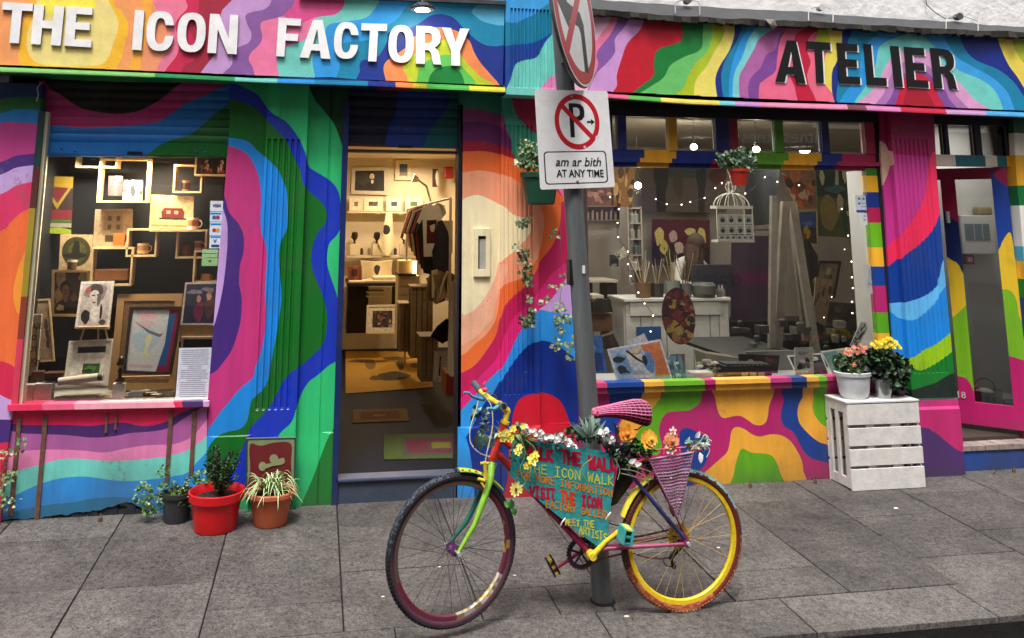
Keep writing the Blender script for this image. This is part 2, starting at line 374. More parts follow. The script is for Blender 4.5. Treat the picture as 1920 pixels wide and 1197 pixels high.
# ---- left fascia
YF = -0.22
out = [(-80,-150),(950,-150),(946,12),(943,165),(713,153),(620,145),(480,148-1),(300,138),(0,127),(-80,124)]
L = [TT('A',x) for x in [
    blob('#fdbf2c',[(175,40),(130,130),(110,230),(105,330),(130,375),(180,420),(600,425),(660,370),(690,310),(700,250),(720,180),(715,120),(680,60),(640,20),(630,-80),(180,-80)]),
    blob('#f5e08a',[(200,60),(165,150),(150,220),(160,300),(200,350),(300,372),(520,372),(590,350),(620,300),(640,240),(660,180),(665,120),(640,60),(610,0),(600,-90),(210,-90),(205,0)]),
    blob('#fbee4e',[(230,-60),(235,30),(300,95),(420,110),(520,70),(540,0),(530,-80)]),
    right_of('#fdb03c',[(810,-440),(800,-40),(800,40),(770,120),(775,200),(770,290),(740,340),(715,430)]),
    right_of('#f59a6e',[(860,-440),(855,-40),(850,60),(835,160),(820,250),(800,310),(785,440)]),
    right_of('#f07c9c',[(840,-440),(860,-40),(885,60),(935,120),(960,200),(945,280),(905,340),(860,440)]),
    right_of('#d01f50',[(1040,-440),(1040,-40),(1055,40),(1010,95),(985,140),(1000,205),(1005,270),(990,320),(950,370),(900,440)]),
    right_of('#a81e3c',[(1130,-440),(1120,-40),(1115,60),(1090,120),(1065,160),(1080,200),(1105,280),(1090,340),(1040,370),(1000,450)]),
    right_of('#c99ad2',[(1340,-440),(1310,-40),(1285,20),(1250,60),(1235,120),(1228,200),(1215,290),(1190,330),(1150,380),(1100,450)]),
    right_of('#8d5aa2',[(1540,-440),(1530,-40),(1500,45),(1420,68),(1380,90),(1392,140),(1415,190),(1400,240),(1345,265),(1310,300),(1305,360),(1270,400),(1210,450)]),
    right_of('#f07ba6',[(1720,-440),(1690,-40),(1650,60),(1560,100),(1480,120),(1465,150),(1475,210),(1460,250),(1410,300),(1400,340),(1425,390),(1438,460)]),
]]
L += [TT('B',x) for x in [
    blob('#dd4c8c',[(230,-80),(215,20),(170,70),(160,95),(250,130),(330,100),(500,60),(520,-80)]),
    right_of('#74cfc2',[(520,-440),(500,-40),(490,40),(440,85),(340,100),(320,150),(280,220),(190,255),(135,295),(118,350),(125,400),(130,475)]),
    right_of('#2f9de4',[(740,-440),(700,-40),(680,30),(620,100),(520,120),(410,140),(385,200),(370,280),(320,320),(320,370),(330,420),(330,480)]),
    right_of('#0f86ae',[(900,-440),(880,-40),(830,60),(790,110),(720,160),(680,210),(590,232),(500,242),(450,300),(470,340),(465,400),(430,480)]),
    blob('#58b4d8',[(1215,60),(1245,100),(1300,130),(1420,138),(1440,20),(1300,0)]),
    blob(NAVY,[(585,400),(582,370),(600,340),(680,325),(740,230),(745,185),(850,165),(920,130),(980,90),(1040,80),(1110,100),(1160,150),(1220,210),(1280,250),(1350,262),(1500,262),(1520,560),(600,580)]),
    blob('#f08a52',[(718,380),(740,340),(800,300),(850,260),(900,200),(960,165),(1050,155),(1140,180),(1200,230),(1225,290),(1260,350),(1320,420),(1370,480),(1400,560),(770,560),(730,450)]),
    blob('#b9ca2a',[(825,380),(860,330),(900,300),(960,260),(1020,235),(1080,228),(1130,265),(1160,320),(1200,370),(1260,430),(1340,480),(1360,560),(880,560),(855,440)]),
    blob('#5cbf5a',[(910,430),(930,370),(980,335),(1040,312),(1100,312),(1140,350),(1180,400),(1230,455),(1260,540),(920,540)]),
    blob('#0c7c36',[(972,450),(1000,400),(1050,376),(1110,376),(1150,410),(1170,460),(1170,540),(980,540)]),
]]
panel('fascia',out,L,'#f9a262',YF,MURALF,shop,depth=0.22)
# moulded lip under the fascia, and the soffit behind it
def lip(name,top,bot,ys,segs,base,mat=MURALF):
    mb = MB()
    for i,(xa,xb,c) in enumerate(segs):
        n = max(1,int((xb-xa)/40))
        for k in range(n):
            ua,ub = xa+(xb-xa)*k/n,xa+(xb-xa)*(k+1)/n
            def yat(line,u):
                for (a,b) in zip(line,line[1:]):
                    if a[0] <= u <= b[0]: return a[1]+(b[1]-a[1])*(u-a[0])/(b[0]-a[0])
                return line[-1][1] if u > line[-1][0] else line[0][1]
            ta,tb2,ba,bb = P(ua,yat(top,ua),ys),P(ub,yat(top,ub),ys),P(ua,yat(bot,ua),ys),P(ub,yat(bot,ub),ys)
            hb = 0.5
            ma,m2 = ba.lerp(ta,hb),bb.lerp(tb2,hb)
            mb.add([ba,bb,m2,ma],[(0,1,2,3)],c)
            mb.add([ma,m2,m2+Vector((0,.012,0.003)),ma+Vector((0,.012,0.003))],[(0,1,2,3)],c)
            ma2,m22 = ma+Vector((0,.012,0.003)),m2+Vector((0,.012,0.003))
            mb.add([ma2,m22,tb2+Vector((0,.012,0)),ta+Vector((0,.012,0))],[(0,1,2,3)],c)
            mb.add([ta+Vector((0,.012,0)),tb2+Vector((0,.012,0)),tb2+Vector((0,.06,.01)),ta+Vector((0,.06,.01))],[(0,1,2,3)],c)
            mb.add([ba+Vector((0,.05,0)),bb+Vector((0,.05,0)),bb,ba],[(0,1,2,3)],c)
            mb.add([ba+Vector((0,.05,0)),ba+Vector((0,.05,.03)),bb+Vector((0,.05,.03)),bb+Vector((0,.05,0))],[(0,1,2,3)],c)
    return mb.build(name,mat,shop)
lip('fascia_moulding',[(-80,123),(0,126),(300,138),(480,147),(713,153),(947,164)],[(-80,131),(0,134),(300,145),(480,154),(713,162),(947,173)],YF-0.035,
    [(-80,290,'#8fd07c'),(290,440,'#2f9a5c'),(440,520,'#76cfc0'),(520,590,'#2f9de4'),(590,690,TEAL),(690,742,NAVY),(742,775,ORA),(775,800,'#c9c02a'),(800,880,'#5cbf5a'),(880,948,'#e2e04c')],'#8fd07c')
a = P(-80,131,YF); b = P(947,172,YF)
sf = MB()
for i in range(16):
    t0,t1 = i/16,(i+1)/16; p,q = a.lerp(b,t0),a.lerp(b,t1)
    c = ['#2f8a4a','#2f8a4a','#1f7d44','#1f7d44','#1f7d44','#1b8750','#1b8750','#1b8750','#1b6a60','#123e70','#12306a','#12306a','#a03c20','#5a6a20','#0c5a2c','#155a48'][i]
    sf.box(p.x,q.x,YF-0.0,0.16,p.z+0.012,p.z+0.045,c)
sf.build('soffit',MURAL,shop)

# ---- fluted corbel between the two signs
xc = [P(u,100,-0.24).x for u in (950,1066)]
fl = []
x = xc[0]+0.03
while x < xc[1]-0.02: fl += [x,x+0.007,x+0.014,x+0.021]; x += 0.0285
def flute_rel(fl,d,zlo,zhi,step=None):
    def f(x,z):
        e = 0.0
        if step:
            for xa,xb,dd in step:
                if xa-1e-6 <= x <= xb+1e-6: e = dd
        if zlo <= z <= zhi:
            for i in range(0,len(fl),4):
                if fl[i] < x < fl[i+3]:
                    if x < fl[i+1]: return e+d*(x-fl[i])/(fl[i+1]-fl[i])
                    if x > fl[i+2]: return e+d*(fl[i+3]-x)/(fl[i+3]-fl[i+2])
                    return e+d
        return e
    return f
out = [(948,-120),(1072,-120),(1068,182),(948,177)]
L = [TT('B',x) for x in [
    poly('#3a9fe0',[(1350,-400),(1800,-400),(1800,-60),(1660,10),(1560,85),(1470,128),(1350,132)]),
    blob('#0f80a4',[(1350,128),(1470,128),(1560,85),(1660,10),(1760,-60),(1720,130),(1640,200),(1560,240),(1460,250),(1350,255)]),
    blob('#76d2c8',[(1434,560),(1440,430),(1460,365),(1500,342),(1580,322),(1620,250),(1660,200),(1800,60),(1850,600)]),
    blob('#e58fc2',[(1590,560),(1640,450),(1700,420),(1800,400),(1800,600)])]]
zt = P(1000,18,-0.24).z; zb = P(1000,165,-0.24).z
panel('corbel',out,L,'#12459c',-0.24,MURAL,shop,depth=0.24,relief=flute_rel(fl,0.013,zb,zt),vlines=fl,lines=[[(xc[0],z),(xc[1],z)] for z in (zb,zb-.004,zt,zt+.004)])

# ---- right fascia
out = [(1064,-3),(1105,19),(1200,33),(1280,41),(1380,44),(1467,50),(1580,56),(1747,66),(1913,74),(2000,80),(2000,216),(1920,211),(1760,204),(1613,197),(1423,192),(1280,186),(1140,176),(1060,176)]
L = [TT('S',x) for x in [
    right_of('#ef7da4',[(840,-60),(820,60),(800,130),(770,170),(735,215),(700,260),(690,300),(660,400)]),
    right_of('#8a5aa8',[(870,-60),(850,90),(840,130),(800,200),(750,260),(735,300),(745,350),(690,480),(660,560)]),
    right_of('#cf98d4',[(930,-60),(905,100),(880,150),(835,210),(835,280),(790,340),(740,390),(700,470),(670,560)]),
]]
L += [TT('R',x) for x in [
    right_of('#c5132c',[(200,-20),(175,60),(150,135),(90,200),(60,280),(40,350),(40,400),(0,450),(-40,520)]),
    right_of('#0d7c36',[(320,0),(330,90),(345,150),(330,195),(230,230),(212,290),(210,350),(150,400),(85,460),(60,520)]),
]]
L += [TT('C',x) for x in [
    right_of('#6cc46a',[(120,60),(118,130),(112,200),(100,280),(0,325),(-70,370),(-110,440),(-200,500),(-260,545),(-300,640)]),
    right_of('#b5c724',[(170,60),(165,130),(165,200),(140,290),(70,360),(30,430),(5,495),(-50,540),(-110,640)]),
    right_of('#f0df6c',[(238,60),(235,130),(230,200),(180,290),(130,380),(80,440),(65,500),(65,640)]),
    right_of('#14308a',[(292,60),(290,130),(290,200),(260,290),(210,370),(185,440),(190,520),(215,640)]),
    right_of('#0f86b0',[(345,60),(335,135),(310,220),(250,320),(220,400),(220,480),(240,640)]),
    right_of('#2aa0ec',[(395,60),(380,140),(330,220),(290,320),(270,400),(260,470),(265,640)]),
    right_of('#80d6d8',[(440,60),(420,140),(370,220),(340,310),(300,390),(283,460),(280,640)]),
    right_of('#b768a8',[(560,60),(520,150),(430,220),(400,280),(350,370),(320,430),(318,520),(335,640)]),
    right_of('#84489a',[(620,60),(590,155),(545,200),(520,280),(470,310),(440,380),(390,430),(370,480),(370,530),(385,640)]),
    right_of('#ee6d92',[(650,60),(570,185),(545,240),(530,340),(520,405),(460,450),(430,490),(430,640)]),
    right_of('#c8173f',[(760,60),(700,150),(640,190),(630,240),(640,330),(610,390),(605,430),(630,490),(640,540),(670,640)]),
    right_of('#f0708c',[(840,60),(790,155),(730,190),(705,230),(700,290),(720,350),(700,420),(710,480),(740,540),(775,640)]),
    poly('#bcc92c',[(770,100),(760,200),(740,235),(830,245),(850,200),(850,100)]),
    blob('#f0dc5a',[(830,130),(822,190),(830,240),(800,330),(795,420),(800,470),(822,500),(845,520),(850,430),(865,380),(895,300),(900,130)]),
    right_of('#142e8a',[(895,60),(895,250),(870,340),(842,400),(838,480),(845,540),(875,640)]),
    right_of('#0f86b0',[(955,60),(948,180),(930,230),(920,300),(890,400),(872,480),(865,550),(880,640)]),
    right_of('#2b9be6',[(1130,60),(1110,185),(1060,220),(1010,280),(1000,360),(985,440),(930,500),(885,570),(860,660)]),
    right_of('#74d2c8',[(1290,60),(1290,175),(1200,210),(1110,260),(1090,340),(1070,420),(1020,500),(970,570),(950,660)]),
    blob('#e2a2d0',[(960,660),(1050,525),(1100,460),(1150,360),(1200,300),(1280,275),(1380,285),(1440,340),(1510,420),(1570,480),(1640,560),(1720,660)]),
    blob('#b47ab8',[(1080,660),(1130,530),(1160,450),(1200,380),(1260,345),(1340,350),(1420,400),(1500,460),(1540,540),(1600,660)]),
    blob('#83509e',[(1130,660),(1170,550),(1200,480),(1240,420),(1330,385),(1400,430),(1470,500),(1500,560),(1545,660)]),
    blob('#cf1a3e',[(1210,660),(1230,480),(1260,430),(1330,415),(1390,450),(1440,540),(1475,660)]),
    blob('#a8162e',[(1252,660),(1255,520),(1300,470),(1360,500),(1400,560),(1420,660)]),
    right_of('#3aa4ea',[(1290,90),(1300,180),(1370,220),(1480,330),(1560,400),(1680,450),(1770,530),(1820,680)]),
    right_of('#0f86b0',[(1450,90),(1470,200),(1490,250),(1540,320),(1620,370),(1730,430),(1820,510),(1860,600),(1890,700)]),
    right_of('#142c8a',[(1550,90),(1560,200),(1590,280),(1650,340),(1770,390),(1850,450),(1910,530),(1980,650)]),
    right_of('#f2da56',[(1765,90),(1770,205),(1790,270),(1830,360),(1880,430),(1960,540),(2100,600)]),
    right_of('#b4c428',[(1845,90),(1850,215),(1880,300),(1930,370),(2020,460),(2200,520)]),
    right_of('#5cb850',[(1900,90),(1910,215),(1950,300),(2030,360),(2200,420)]),
]]
panel('fascia',out,L,'#eab4d2',-0.22,MURALF,shop,depth=0.22)
lip('fascia_moulding',[(1064,170),(1140,176),(1280,186),(1423,192),(1613,197),(1760,205),(1920,211),(2000,214)],[(1064,177),(1140,183),(1280,194),(1423,200),(1613,206),(1760,213),(1920,219),(2000,223)],-0.245,
    [(1064,1180,'#ee6d94'),(1180,1240,LGRN),(1240,1350,'#f0df6c'),(1350,1378,'#80d6d8'),(1378,1425,'#cf9cdb'),(1425,1590,'#f39abf'),(1590,1625,'#8a5060'),(1625,1690,'#e58fc8'),(1690,1775,'#d8304e'),(1775,1850,'#d7a6d8'),(1850,2000,'#5ab8ea')],'#f39abf')
a = P(1060,180,-.22); b = P(2000,222,-.22)
sf = MB()
for i in range(12):
    p,q = a.lerp(b,i/12),a.lerp(b,(i+1)/12)
    c = ['#b03060','#1a5a2c','#555a1c','#123060','#7a3a6a','#8a1848','#8a1848','#8a1848','#6a1040','#7a1040','#124a7a','#124a7a'][i]
    sf.box(p.x,q.x,-.22,0.14,p.z+0.012,p.z+0.045,c)
sf.build('soffit',MURAL,shop)

# ---- walls behind: header above the openings and the whole carcass
hdr = MB()
zs = P(400,165,0.05).z
hdr.box(-3.0,7.2,0.15,0.30,2.80,3.1,'#141414')
hdr.build('lintel',DARK,shop)
# rendered white wall, dark ledge and torn flashing above the right sign
REND = M('rough_render','#e9e7e6',rough=0.9,var=0.14,scale=7,bump=1.0,dirt=0.3,bscale=17)
REND.node_tree.nodes['Bump'].inputs['Distance'].default_value = 0.012
wl = MB(); z0 = P(1500,40,-.05).z
wl.box(-9.5,12.5,-0.04,0.35,3.06,9.5,'#dddddd')
wl.build('rendered_wall',REND,shop)
LEAD = M('lead_flashing','#3a3b3f',rough=0.55,var=0.3,scale=9,bump=0.6,dirt=0.3)
MOSS = M('mossy_mortar','#34312b',rough=0.95,var=0.5,scale=40,bump=1.0)
rr = random.Random(9)
def edge_pts(pts,n,jit):
    o = []
    for (a,b) in zip(pts,pts[1:]):
        for k in range(n):
            t = k/n; o.append((a[0]+(b[0]-a[0])*t,a[1]+(b[1]-a[1])*t+rr.uniform(-jit,jit)))
    return o+[pts[-1]]
top = edge_pts([(1036,-8),(1150,2),(1280,11),(1341,14),(1500,22),(1640,34),(1780,40),(1850,47),(2000,56)],6,1.3)
bot = edge_pts([(1036,17),(1105,18),(1200,28),(1280,34),(1420,39),(1580,47),(1747,56),(1913,63),(2000,70)],6,1.5)
mb = MB(); n = min(len(top),len(bot))
tp = [P(u,v,-0.075) for u,v in top]; btm = [P(top[int(i*(len(top)-1)/(n-1))][0],0,-.26) for i in range(n)]
def interp(line,u):
    for a,b in zip(line,line[1:]):
        if a[0] <= u <= b[0]: return a[1]+(b[1]-a[1])*(u-a[0])/(b[0]-a[0]+1e-9)
    return line[-1][1]
N = 60; us = [1036+(2000-1036)*i/N for i in range(N+1)]
t3 = [P(u,interp(top,u),-0.06) for u in us]; b3 = [P(u,interp(bot,u),-0.27) for u in us]
vs = t3+b3; mb.add(vs,[(N+1+i,N+2+i,i+1,i) for i in range(N)],'#3a3b3f',False)
mb.build('slate_ledge',LEAD,shop)
mb = MB()
for i in range(N):
    a,b = b3[i],b3[i+1]; d0,d1 = rr.uniform(.025,.045),rr.uniform(.025,.045)
    o0 = rr.uniform(-.012,.012)
    mb.hexa([a+Vector((0,-.012+o0,-d0)),b+Vector((0,-.012+o0,-d1)),b+Vector((0,-.012,.010)),a+Vector((0,-.012,.010))],
            [a+Vector((0,.05,-d0)),b+Vector((0,.05,-d1)),b+Vector((0,.05,.010)),a+Vector((0,.05,.010))],'#3a352c')
mb.build('mortar_edge',MOSS,shop)
mb = MB(); p = P(1445,44,-.30)
mb.add([p+Vector((-.05,0,.035)),p+Vector((.03,-.01,.03)),p+Vector((.055,0,-.02)),p+Vector((.02,.01,-.05)),p+Vector((-.02,-.02,-.012)),p+Vector((0,.04,0))],
       [(0,4,1),(1,4,2),(2,4,3),(0,3,4),(0,5,3),(1,5,0),(2,5,1),(3,5,2)],'#9a968c')
tag(mb.build('mortar_lump',M('loose_mortar','#8c877c',rough=.9,var=.3,bump=.8)),'pale loose lump of mortar hanging on the ledge left of the word ATELIER','mortar')
# lead cover over the left sign
mb = MB(); a,b,c_,d = P(560,-6,-.24),P(948,10,-.24),P(948,-14,-.05),P(560,-30,-.05)
mb.hexa([a+Vector((0,-.02,0)),b+Vector((0,-.02,0)),b+Vector((0,-.02,.03)),a+Vector((0,-.02,.03))],[a+Vector((0,.2,0)),b+Vector((0,.2,0)),b+Vector((0,.2,.06)),a+Vector((0,.2,.06))],'#3d4450')
mb.build('lead_cover',LEAD,shop)

# ---- letters
GL = {
 'T': [[(0,1),(0,.815),(.345,.815),(.345,0),(.655,0),(.655,.815),(1,.815),(1,1)]],
 'H': [[(0,0),(0,1),(.33,1),(.33,.61),(.67,.61),(.67,1),(1,1),(1,0),(.67,0),(.67,.42),(.33,.42),(.33,0)]],
 'E': [[(0,0),(0,1),(.97,1),(.97,.82),(.37,.82),(.37,.61),(.9,.61),(.9,.43),(.37,.43),(.37,.18),(1,.18),(1,0)]],
 'I': [[(0,0),(0,1),(1,1),(1,0)]],
 'N': [[(0,0),(0,1),(.32,1),(.70,.40),(.70,1),(1,1),(1,0),(.69,0),(.30,.62),(.30,0)]],
 'F': [[(0,0),(0,1),(1,1),(1,.82),(.37,.82),(.37,.60),(.92,.60),(.92,.42),(.37,.42),(.37,0)]],
 'A': [[(0,0),(.34,1),(.66,1),(1,0),(.70,0),(.645,.2),(.355,.2),(.30,0)],[(.40,.37),(.60,.37),(.50,.77)]],
 'L': [[(0,0),(0,1),(.37,1),(.37,.19),(1,.19),(1,0)]],
 'Y': [[(.34,0),(.34,.40),(0,1),(.33,1),(.50,.62),(.67,1),(1,1),(.66,.40),(.66,0)]],
 'R': [[(0,0),(0,1),(.55,1),(.78,.97),(.92,.88),(.97,.73),(.93,.58),(.82,.49),(.70,.45),(.86,.36),(.92,.22),(.96,.03),(1,0),(.68,0),(.63,.1),(.60,.27),(.52,.36),(.34,.38),(.34,0)],
       [(.34,.83),(.34,.55),(.52,.55),(.62,.60),(.65,.69),(.62,.79),(.52,.83)]],
}
def ell(cx,cy,rx,ry,n=28,p=2.5):
    o = []
    for k in range(n):
        a = 2*math.pi*k/n; c,s = math.cos(a),math.sin(a)
        o.append((cx+rx*math.copysign(abs(c)**(2/p),c),cy+ry*math.copysign(abs(s)**(2/p),s)))
    return o
GL['O'] = [ell(.5,.5,.5,.5),ell(.5,.5,.19,.33)]
_o = ell(.5,.5,.5,.5,40); _i = ell(.5,.5,.19,.33,40)
GL['C'] = [[p for p in _o if not (p[0] > .62 and .36 < p[1] < .64)]]
_ol = sorted([p for p in _o if not (p[0] > .6 and .385 < p[1] < .655)],key=lambda p: (math.atan2(p[1]-.5,p[0]-.5) % (2*math.pi)))
_il = sorted([p for p in _i if not (p[0] > .6 and .385 < p[1] < .655)],key=lambda p: (math.atan2(p[1]-.5,p[0]-.5) % (2*math.pi)))
GL['C'] = [[(.985,.655)]+_ol+[(.985,.385)]+[(.69,.385)]+_il[::-1]+[(.69,.655)]]
def letter(ch,quad,Y,th,col,parent,tile,mat,name='letter',dx=0,dy=0,side=None):
    tl,tr,br,bl = [T(tile,[q])[0] for q in quad]
    def mp(p):
        x,y = p; a = (bl[0]+(br[0]-bl[0])*x,bl[1]+(br[1]-bl[1])*x); b = (tl[0]+(tr[0]-tl[0])*x,tl[1]+(tr[1]-tl[1])*x)
        return (a[0]+(b[0]-a[0])*y+dx,a[1]+(b[1]-a[1])*y+dy)
    mb = MB(); g = GL[ch]
    rings = [[(lambda w: (w.x,w.z))(P(*mp(p),Y)) for p in ring] for ring in g]
    V,tris = partition(rings[0],[('',r) for r in rings[1:]])
    cnt = {}
    for f,k in tris:
        if k > 0: continue
        f = list(f)
        if area([V[i] for i in f]) < 0: f = f[::-1]
        mb.add([(V[i][0],Y,V[i][1]) for i in f],[tuple(range(len(f)))],col)
        for i in range(len(f)):
            e = (f[i],f[(i+1) % len(f)]); r = (e[1],e[0])
            if r in cnt: del cnt[r]
            else: cnt[e] = 1
    for a,b in cnt:
        p,q = V[a],V[b]; mb.add([(p[0],Y,p[1]),(p[0],Y+th,p[1]),(q[0],Y+th,q[1]),(q[0],Y,q[1])],[(0,1,2,3)],side or col)
    return mb.build(name,mat,parent)
WL = M('white_letter_paint',attr=True,rough=0.55,var=0.14,scale=11,bump=0.2,dirt=0.18)
Q = {'A': [('T',(15,12),(187,22),(165,247),(-8,240)),('H',(193,26),(362,38),(340,258),(172,248)),('E',(377,36),(525,45),(513,267),(360,258)),
           ('I',(760,56),(812,60),(795,284),(742,280)),('C',(830,62),(985,66),(972,290),(818,284)),('O',(1003,70),(1163,75),(1150,297),(993,291)),
           ('N',(1182,78),(1342,86),(1331,306),(1166,298)),('F',(1567,100),(1695,108),(1678,323),(1553,317))],
     'B': [('A',(262,110),(434,116),(418,332),(245,324)),('C',(445,122),(582,128),(572,334),(434,329)),('T',(594,132),(738,136),(728,349),(580,343)),
           ('O',(750,140),(888,144),(886,356),(742,350)),('R',(902,146),(1042,151),(1046,364),(900,358)),('Y',(1046,156),(1200,163),(1202,374),(1044,366))]}
for t,ls in Q.items():
    for ch,a,b,c_,d in ls: letter(ch,(a,b,c_,d),YF-0.020,0.0175,'#f8f6f6',shop,t,WL,side='#8f8c90')
BLK = M('black_letter_paint','#0c0d0e',rough=0.5,var=0.2,scale=20,bump=0.2)
Q2 = [('A',(535,226),(690,232),(692,470),(523,460)),('T',(695,232),(830,241),(842,472),(706,463)),('E',(866,241),(985,250),(1000,474),(882,470)),
      ('L',(1018,248),(1132,256),(1150,483),(1038,477)),('I',(1168,258),(1215,262),(1240,490),(1193,486)),('E',(1245,264),(1360,272),(1385,494),(1265,488)),('R',(1392,270),(1525,280),(1548,502),(1418,495))]
for ch,a,b,c_,d in Q2:
    letter(ch,(a,b,c_,d),-0.22-0.006,0.005,'#f2eeee',shop,'C',WL,'letter_shadow',2.6,2.2)
    letter(ch,(a,b,c_,d),-0.22-0.012,0.005,'#0b0c0d',shop,'C',BLK)
# ------------------------------------------------------------------ piers, shutters and stall risers
WZ = 2.86        # underside of the sign zone
# ---- far left pier (its bands run across, falling outward)
out = [(-90,150),(80,158),(75,292),(62,400),(45,560),(26,757),(20,800),(12,860),(4,935),(2,978),(-90,980)]
L = [TT('A',x) for x in [
    below('#1b6b38',[(-300,620),(0,560),(120,545),(260,555)]),below('#1f7cc8',[(-300,720),(0,640),(100,615),(260,625)]),
    below('#c0408a',[(-300,800),(-20,698),(100,690),(260,700)]),below('#4e3080',[(-300,1010),(0,915),(100,875),(260,862)]),
    below('#c9a6e0',[(-300,1080),(0,985),(100,942),(260,925)]),below('#e0386a',[(-300,1190),(0,1095),(100,1042),(260,1010)]),
    below('#f2713c',[(-300,1420),(0,1303),(60,1250),(110,1205),(170,1172),(260,1150)])]]
L += [TT('D',x) for x in [
    blob('#fb9f3a',[(190,150),(135,230),(100,320),(75,440),(85,530),(110,570),(190,540)]),
    below('#d62a50',[(-300,800),(-40,838),(0,835),(50,850),(90,880),(160,960)]),
    poly('#c9a3dc',[(-300,990),(0,1025),(50,1050),(90,1060),(90,1165),(-300,1160)]),
    poly('#4a2c78',[(-300,1160),(90,1165),(90,1290),(-300,1315)]),poly('#d62a50',[(-300,1315),(90,1310),(90,1900),(-300,1900)])]]
xa = P(49,500).x
panel('pier',out,L,'#12306a',-0.02,MURAL,shop,depth=0.12,vlines=[xa,xa+.006,xa+.012],relief=lambda x,z: 0.01 if abs(x-xa-.006) < .003 else 0.0)
zb,zt = P(40,757).z,P(78,292).z
fx0,fx1 = P(26,757).x,P(389,757).x            # left window opening
fz0,fz1 = P(200,757).z,P(250,293).z
fx1 = P(407,520).x; fx0 = P(50,520).x
fr = MB()                                            # painted wooden frame of the display window
FC = '#b31c2c'
[fr.box(fx0-.016,fx0+.022,-.025,.07,fz0+(fz1+.3-fz0)*a_,fz0+(fz1+.3-fz0)*b_-.0005,c_) for a_,b_,c_ in ((0,.22,'#d8405c'),(.22,.36,'#8a3a2c'),(.36,.66,'#a08c2c'),(.66,.8,'#5a2420'),(.8,1,'#1c3c3c'))]
fr.build('window_frame',MURAL,shop)
fr = MB(); fr.box(fx0+.0225,fx0+.045,.0,.07,fz0+.012,fz1+.3,'#c9c0a4'); fr.box(fx0+.0225,fx1,.0,.07,fz0,fz0+.011,'#d8d2c4')
fr.build('glazing_bead',MURAL,shop)

# ---- roller shutter over the display window
def shutter(name,u0,u1,vt,vb,slat_v,L,base,tile,bottom_h=None):
    root = empty(name,(0,0,0)); root.parent = shop
    rows = list(zip(slat_v,slat_v[1:]))
    for i,(a,b) in enumerate(rows):
        last = i == len(rows)-1
        o = [(u0,a[0]),(u1,a[1]),(u1,b[1]),(u0,b[0])]
        o = [T(tile,[q])[0] for q in o]
        Y0 = 0.055
        za,zb_ = P(*o[0],Y0).z,P(*o[3],Y0).z
        lo,hi = min(P(*o[2],Y0).z,zb_),max(za,P(*o[1],Y0).z)
        gx = 0.006
        def rel(x,z,lo=lo,hi=hi,last=last):
            t = (z-lo)/(hi-lo+1e-6)
            return (0.0 if last else (0.010*(2*t-1)**2))
        lines = [] if last else [[(-9,lo+(hi-lo)*t),(9,lo+(hi-lo)*t)] for t in (.12,.3,.5,.7,.88)]
        panel('slat',o,L,base,Y0,MURAL,root,depth=0.02,relief=rel,lines=lines)
    return root
L = [TT('A',x) for x in [
    poly('#c2337c',[(0,300),(2000,300),(2000,1200),(0,1200)]),
    blob('#101014',[(280,440),(380,560),(470,612),(620,640),(760,630),(870,580),(960,512),(1000,420)]),
    below('#1c7ad0',[(100,722),(240,718),(330,705),(450,722),(600,716),(800,700),(880,690),(960,640),(1050,580),(1150,540),(1230,500),(1420,440)],900),
    poly('#0d6a26',smooth([(800,900),(880,830),(960,790),(1060,760),(1120,720),(1200,650),(1290,580),(1450,480)])+[(1500,1000),(800,1000)]),
    poly('#1f5a3a',[(200,850),(260,870),(300,920),(200,920)])]]
sv = [(455,470),(500,515),(550,565),(600,615),(652,668),(706,716),(750,764),(798,808),(880,888)]
root = shutter('roller_shutter',215,1292,0,0,sv,L,'#c2337c','A')
mb = MB(); p = P(252,287,.03); mb.box(p.x-.05,p.x+.05,.03,.053,p.z-.012,p.z+.010,'#0c0f18'); mb.build('shutter_handle',PAINT,root)
mb = MB()
for u,v in ((116,279),(140,283),(367,285),(385,286)):
    p = P(u,v,.05); mb.ball((p.x,.052,p.z),.011,'#1b5f98',8,(1,.5,1))
mb.build('bolt',PAINT,root)

# ---- stall riser and sill under the display window
out = [(14,768),(391,761),(388,860),(386,955)] + edge_pts([(386,957),(290,963),(250,944),(232,943),(180,958),(150,962),(90,970),(60,972),(-6,976)],5,2.2) + [(2,870)]
L = [TT('K',x) for x in [
    poly('#4a2468',smooth([(-40,125),(45,140),(130,150),(330,150),(450,155),(560,140),(620,140),(700,155),(780,145),(850,115),(900,85),(1060,40)])+[(1100,700),(-40,700)]),
    poly('#ab5c9c',smooth([(-60,160),(40,175),(100,190),(200,195),(330,200),(450,212),(560,205),(640,190),(760,180),(840,160),(900,120),(980,70),(1060,10)])+[(1100,700),(-60,700)]),
    poly('#e584b4',smooth([(-60,240),(30,262),(100,275),(260,270),(400,275),(510,285),(620,265),(720,250),(840,245),(900,230),(950,200),(1010,130),(1060,60)])+[(1100,700),(-60,700)]),
    poly('#72d2c6',smooth([(-60,410),(5,400),(60,385),(120,365),(200,345),(290,320),(380,315),(500,325),(620,325),(740,315),(840,300),(930,270),(1005,215),(1060,160)])+[(1100,700),(-60,700)]),
    poly('#2b92e2',smooth([(-60,510),(0,500),(80,490),(170,450),(260,420),(350,405),(440,405),(540,420),(640,425),(760,415),(860,400),(920,385),(970,330),(1010,290),(1060,240)])+[(1100,700),(-60,700)]),
    poly('#1a7caa',smooth([(20,600),(60,582),(120,562),(250,540),(360,530),(430,515),(520,505),(600,505),(680,515),(720,522),(770,545),(830,575),(900,640)])+[(900,760),(0,760)]),
]]
panel('stall_riser',out,L,'#dc1f55',0.0,MURAL,shop,depth=0.10)
mb = MB()
for i in range(24):      # crumbled footing showing under the torn paint
    x0 = -2.0+i*0.058; mb.box(x0,x0+.056,rr.uniform(.004,.012),.09,-.03,rr.uniform(.03,.095),'#1c2026')
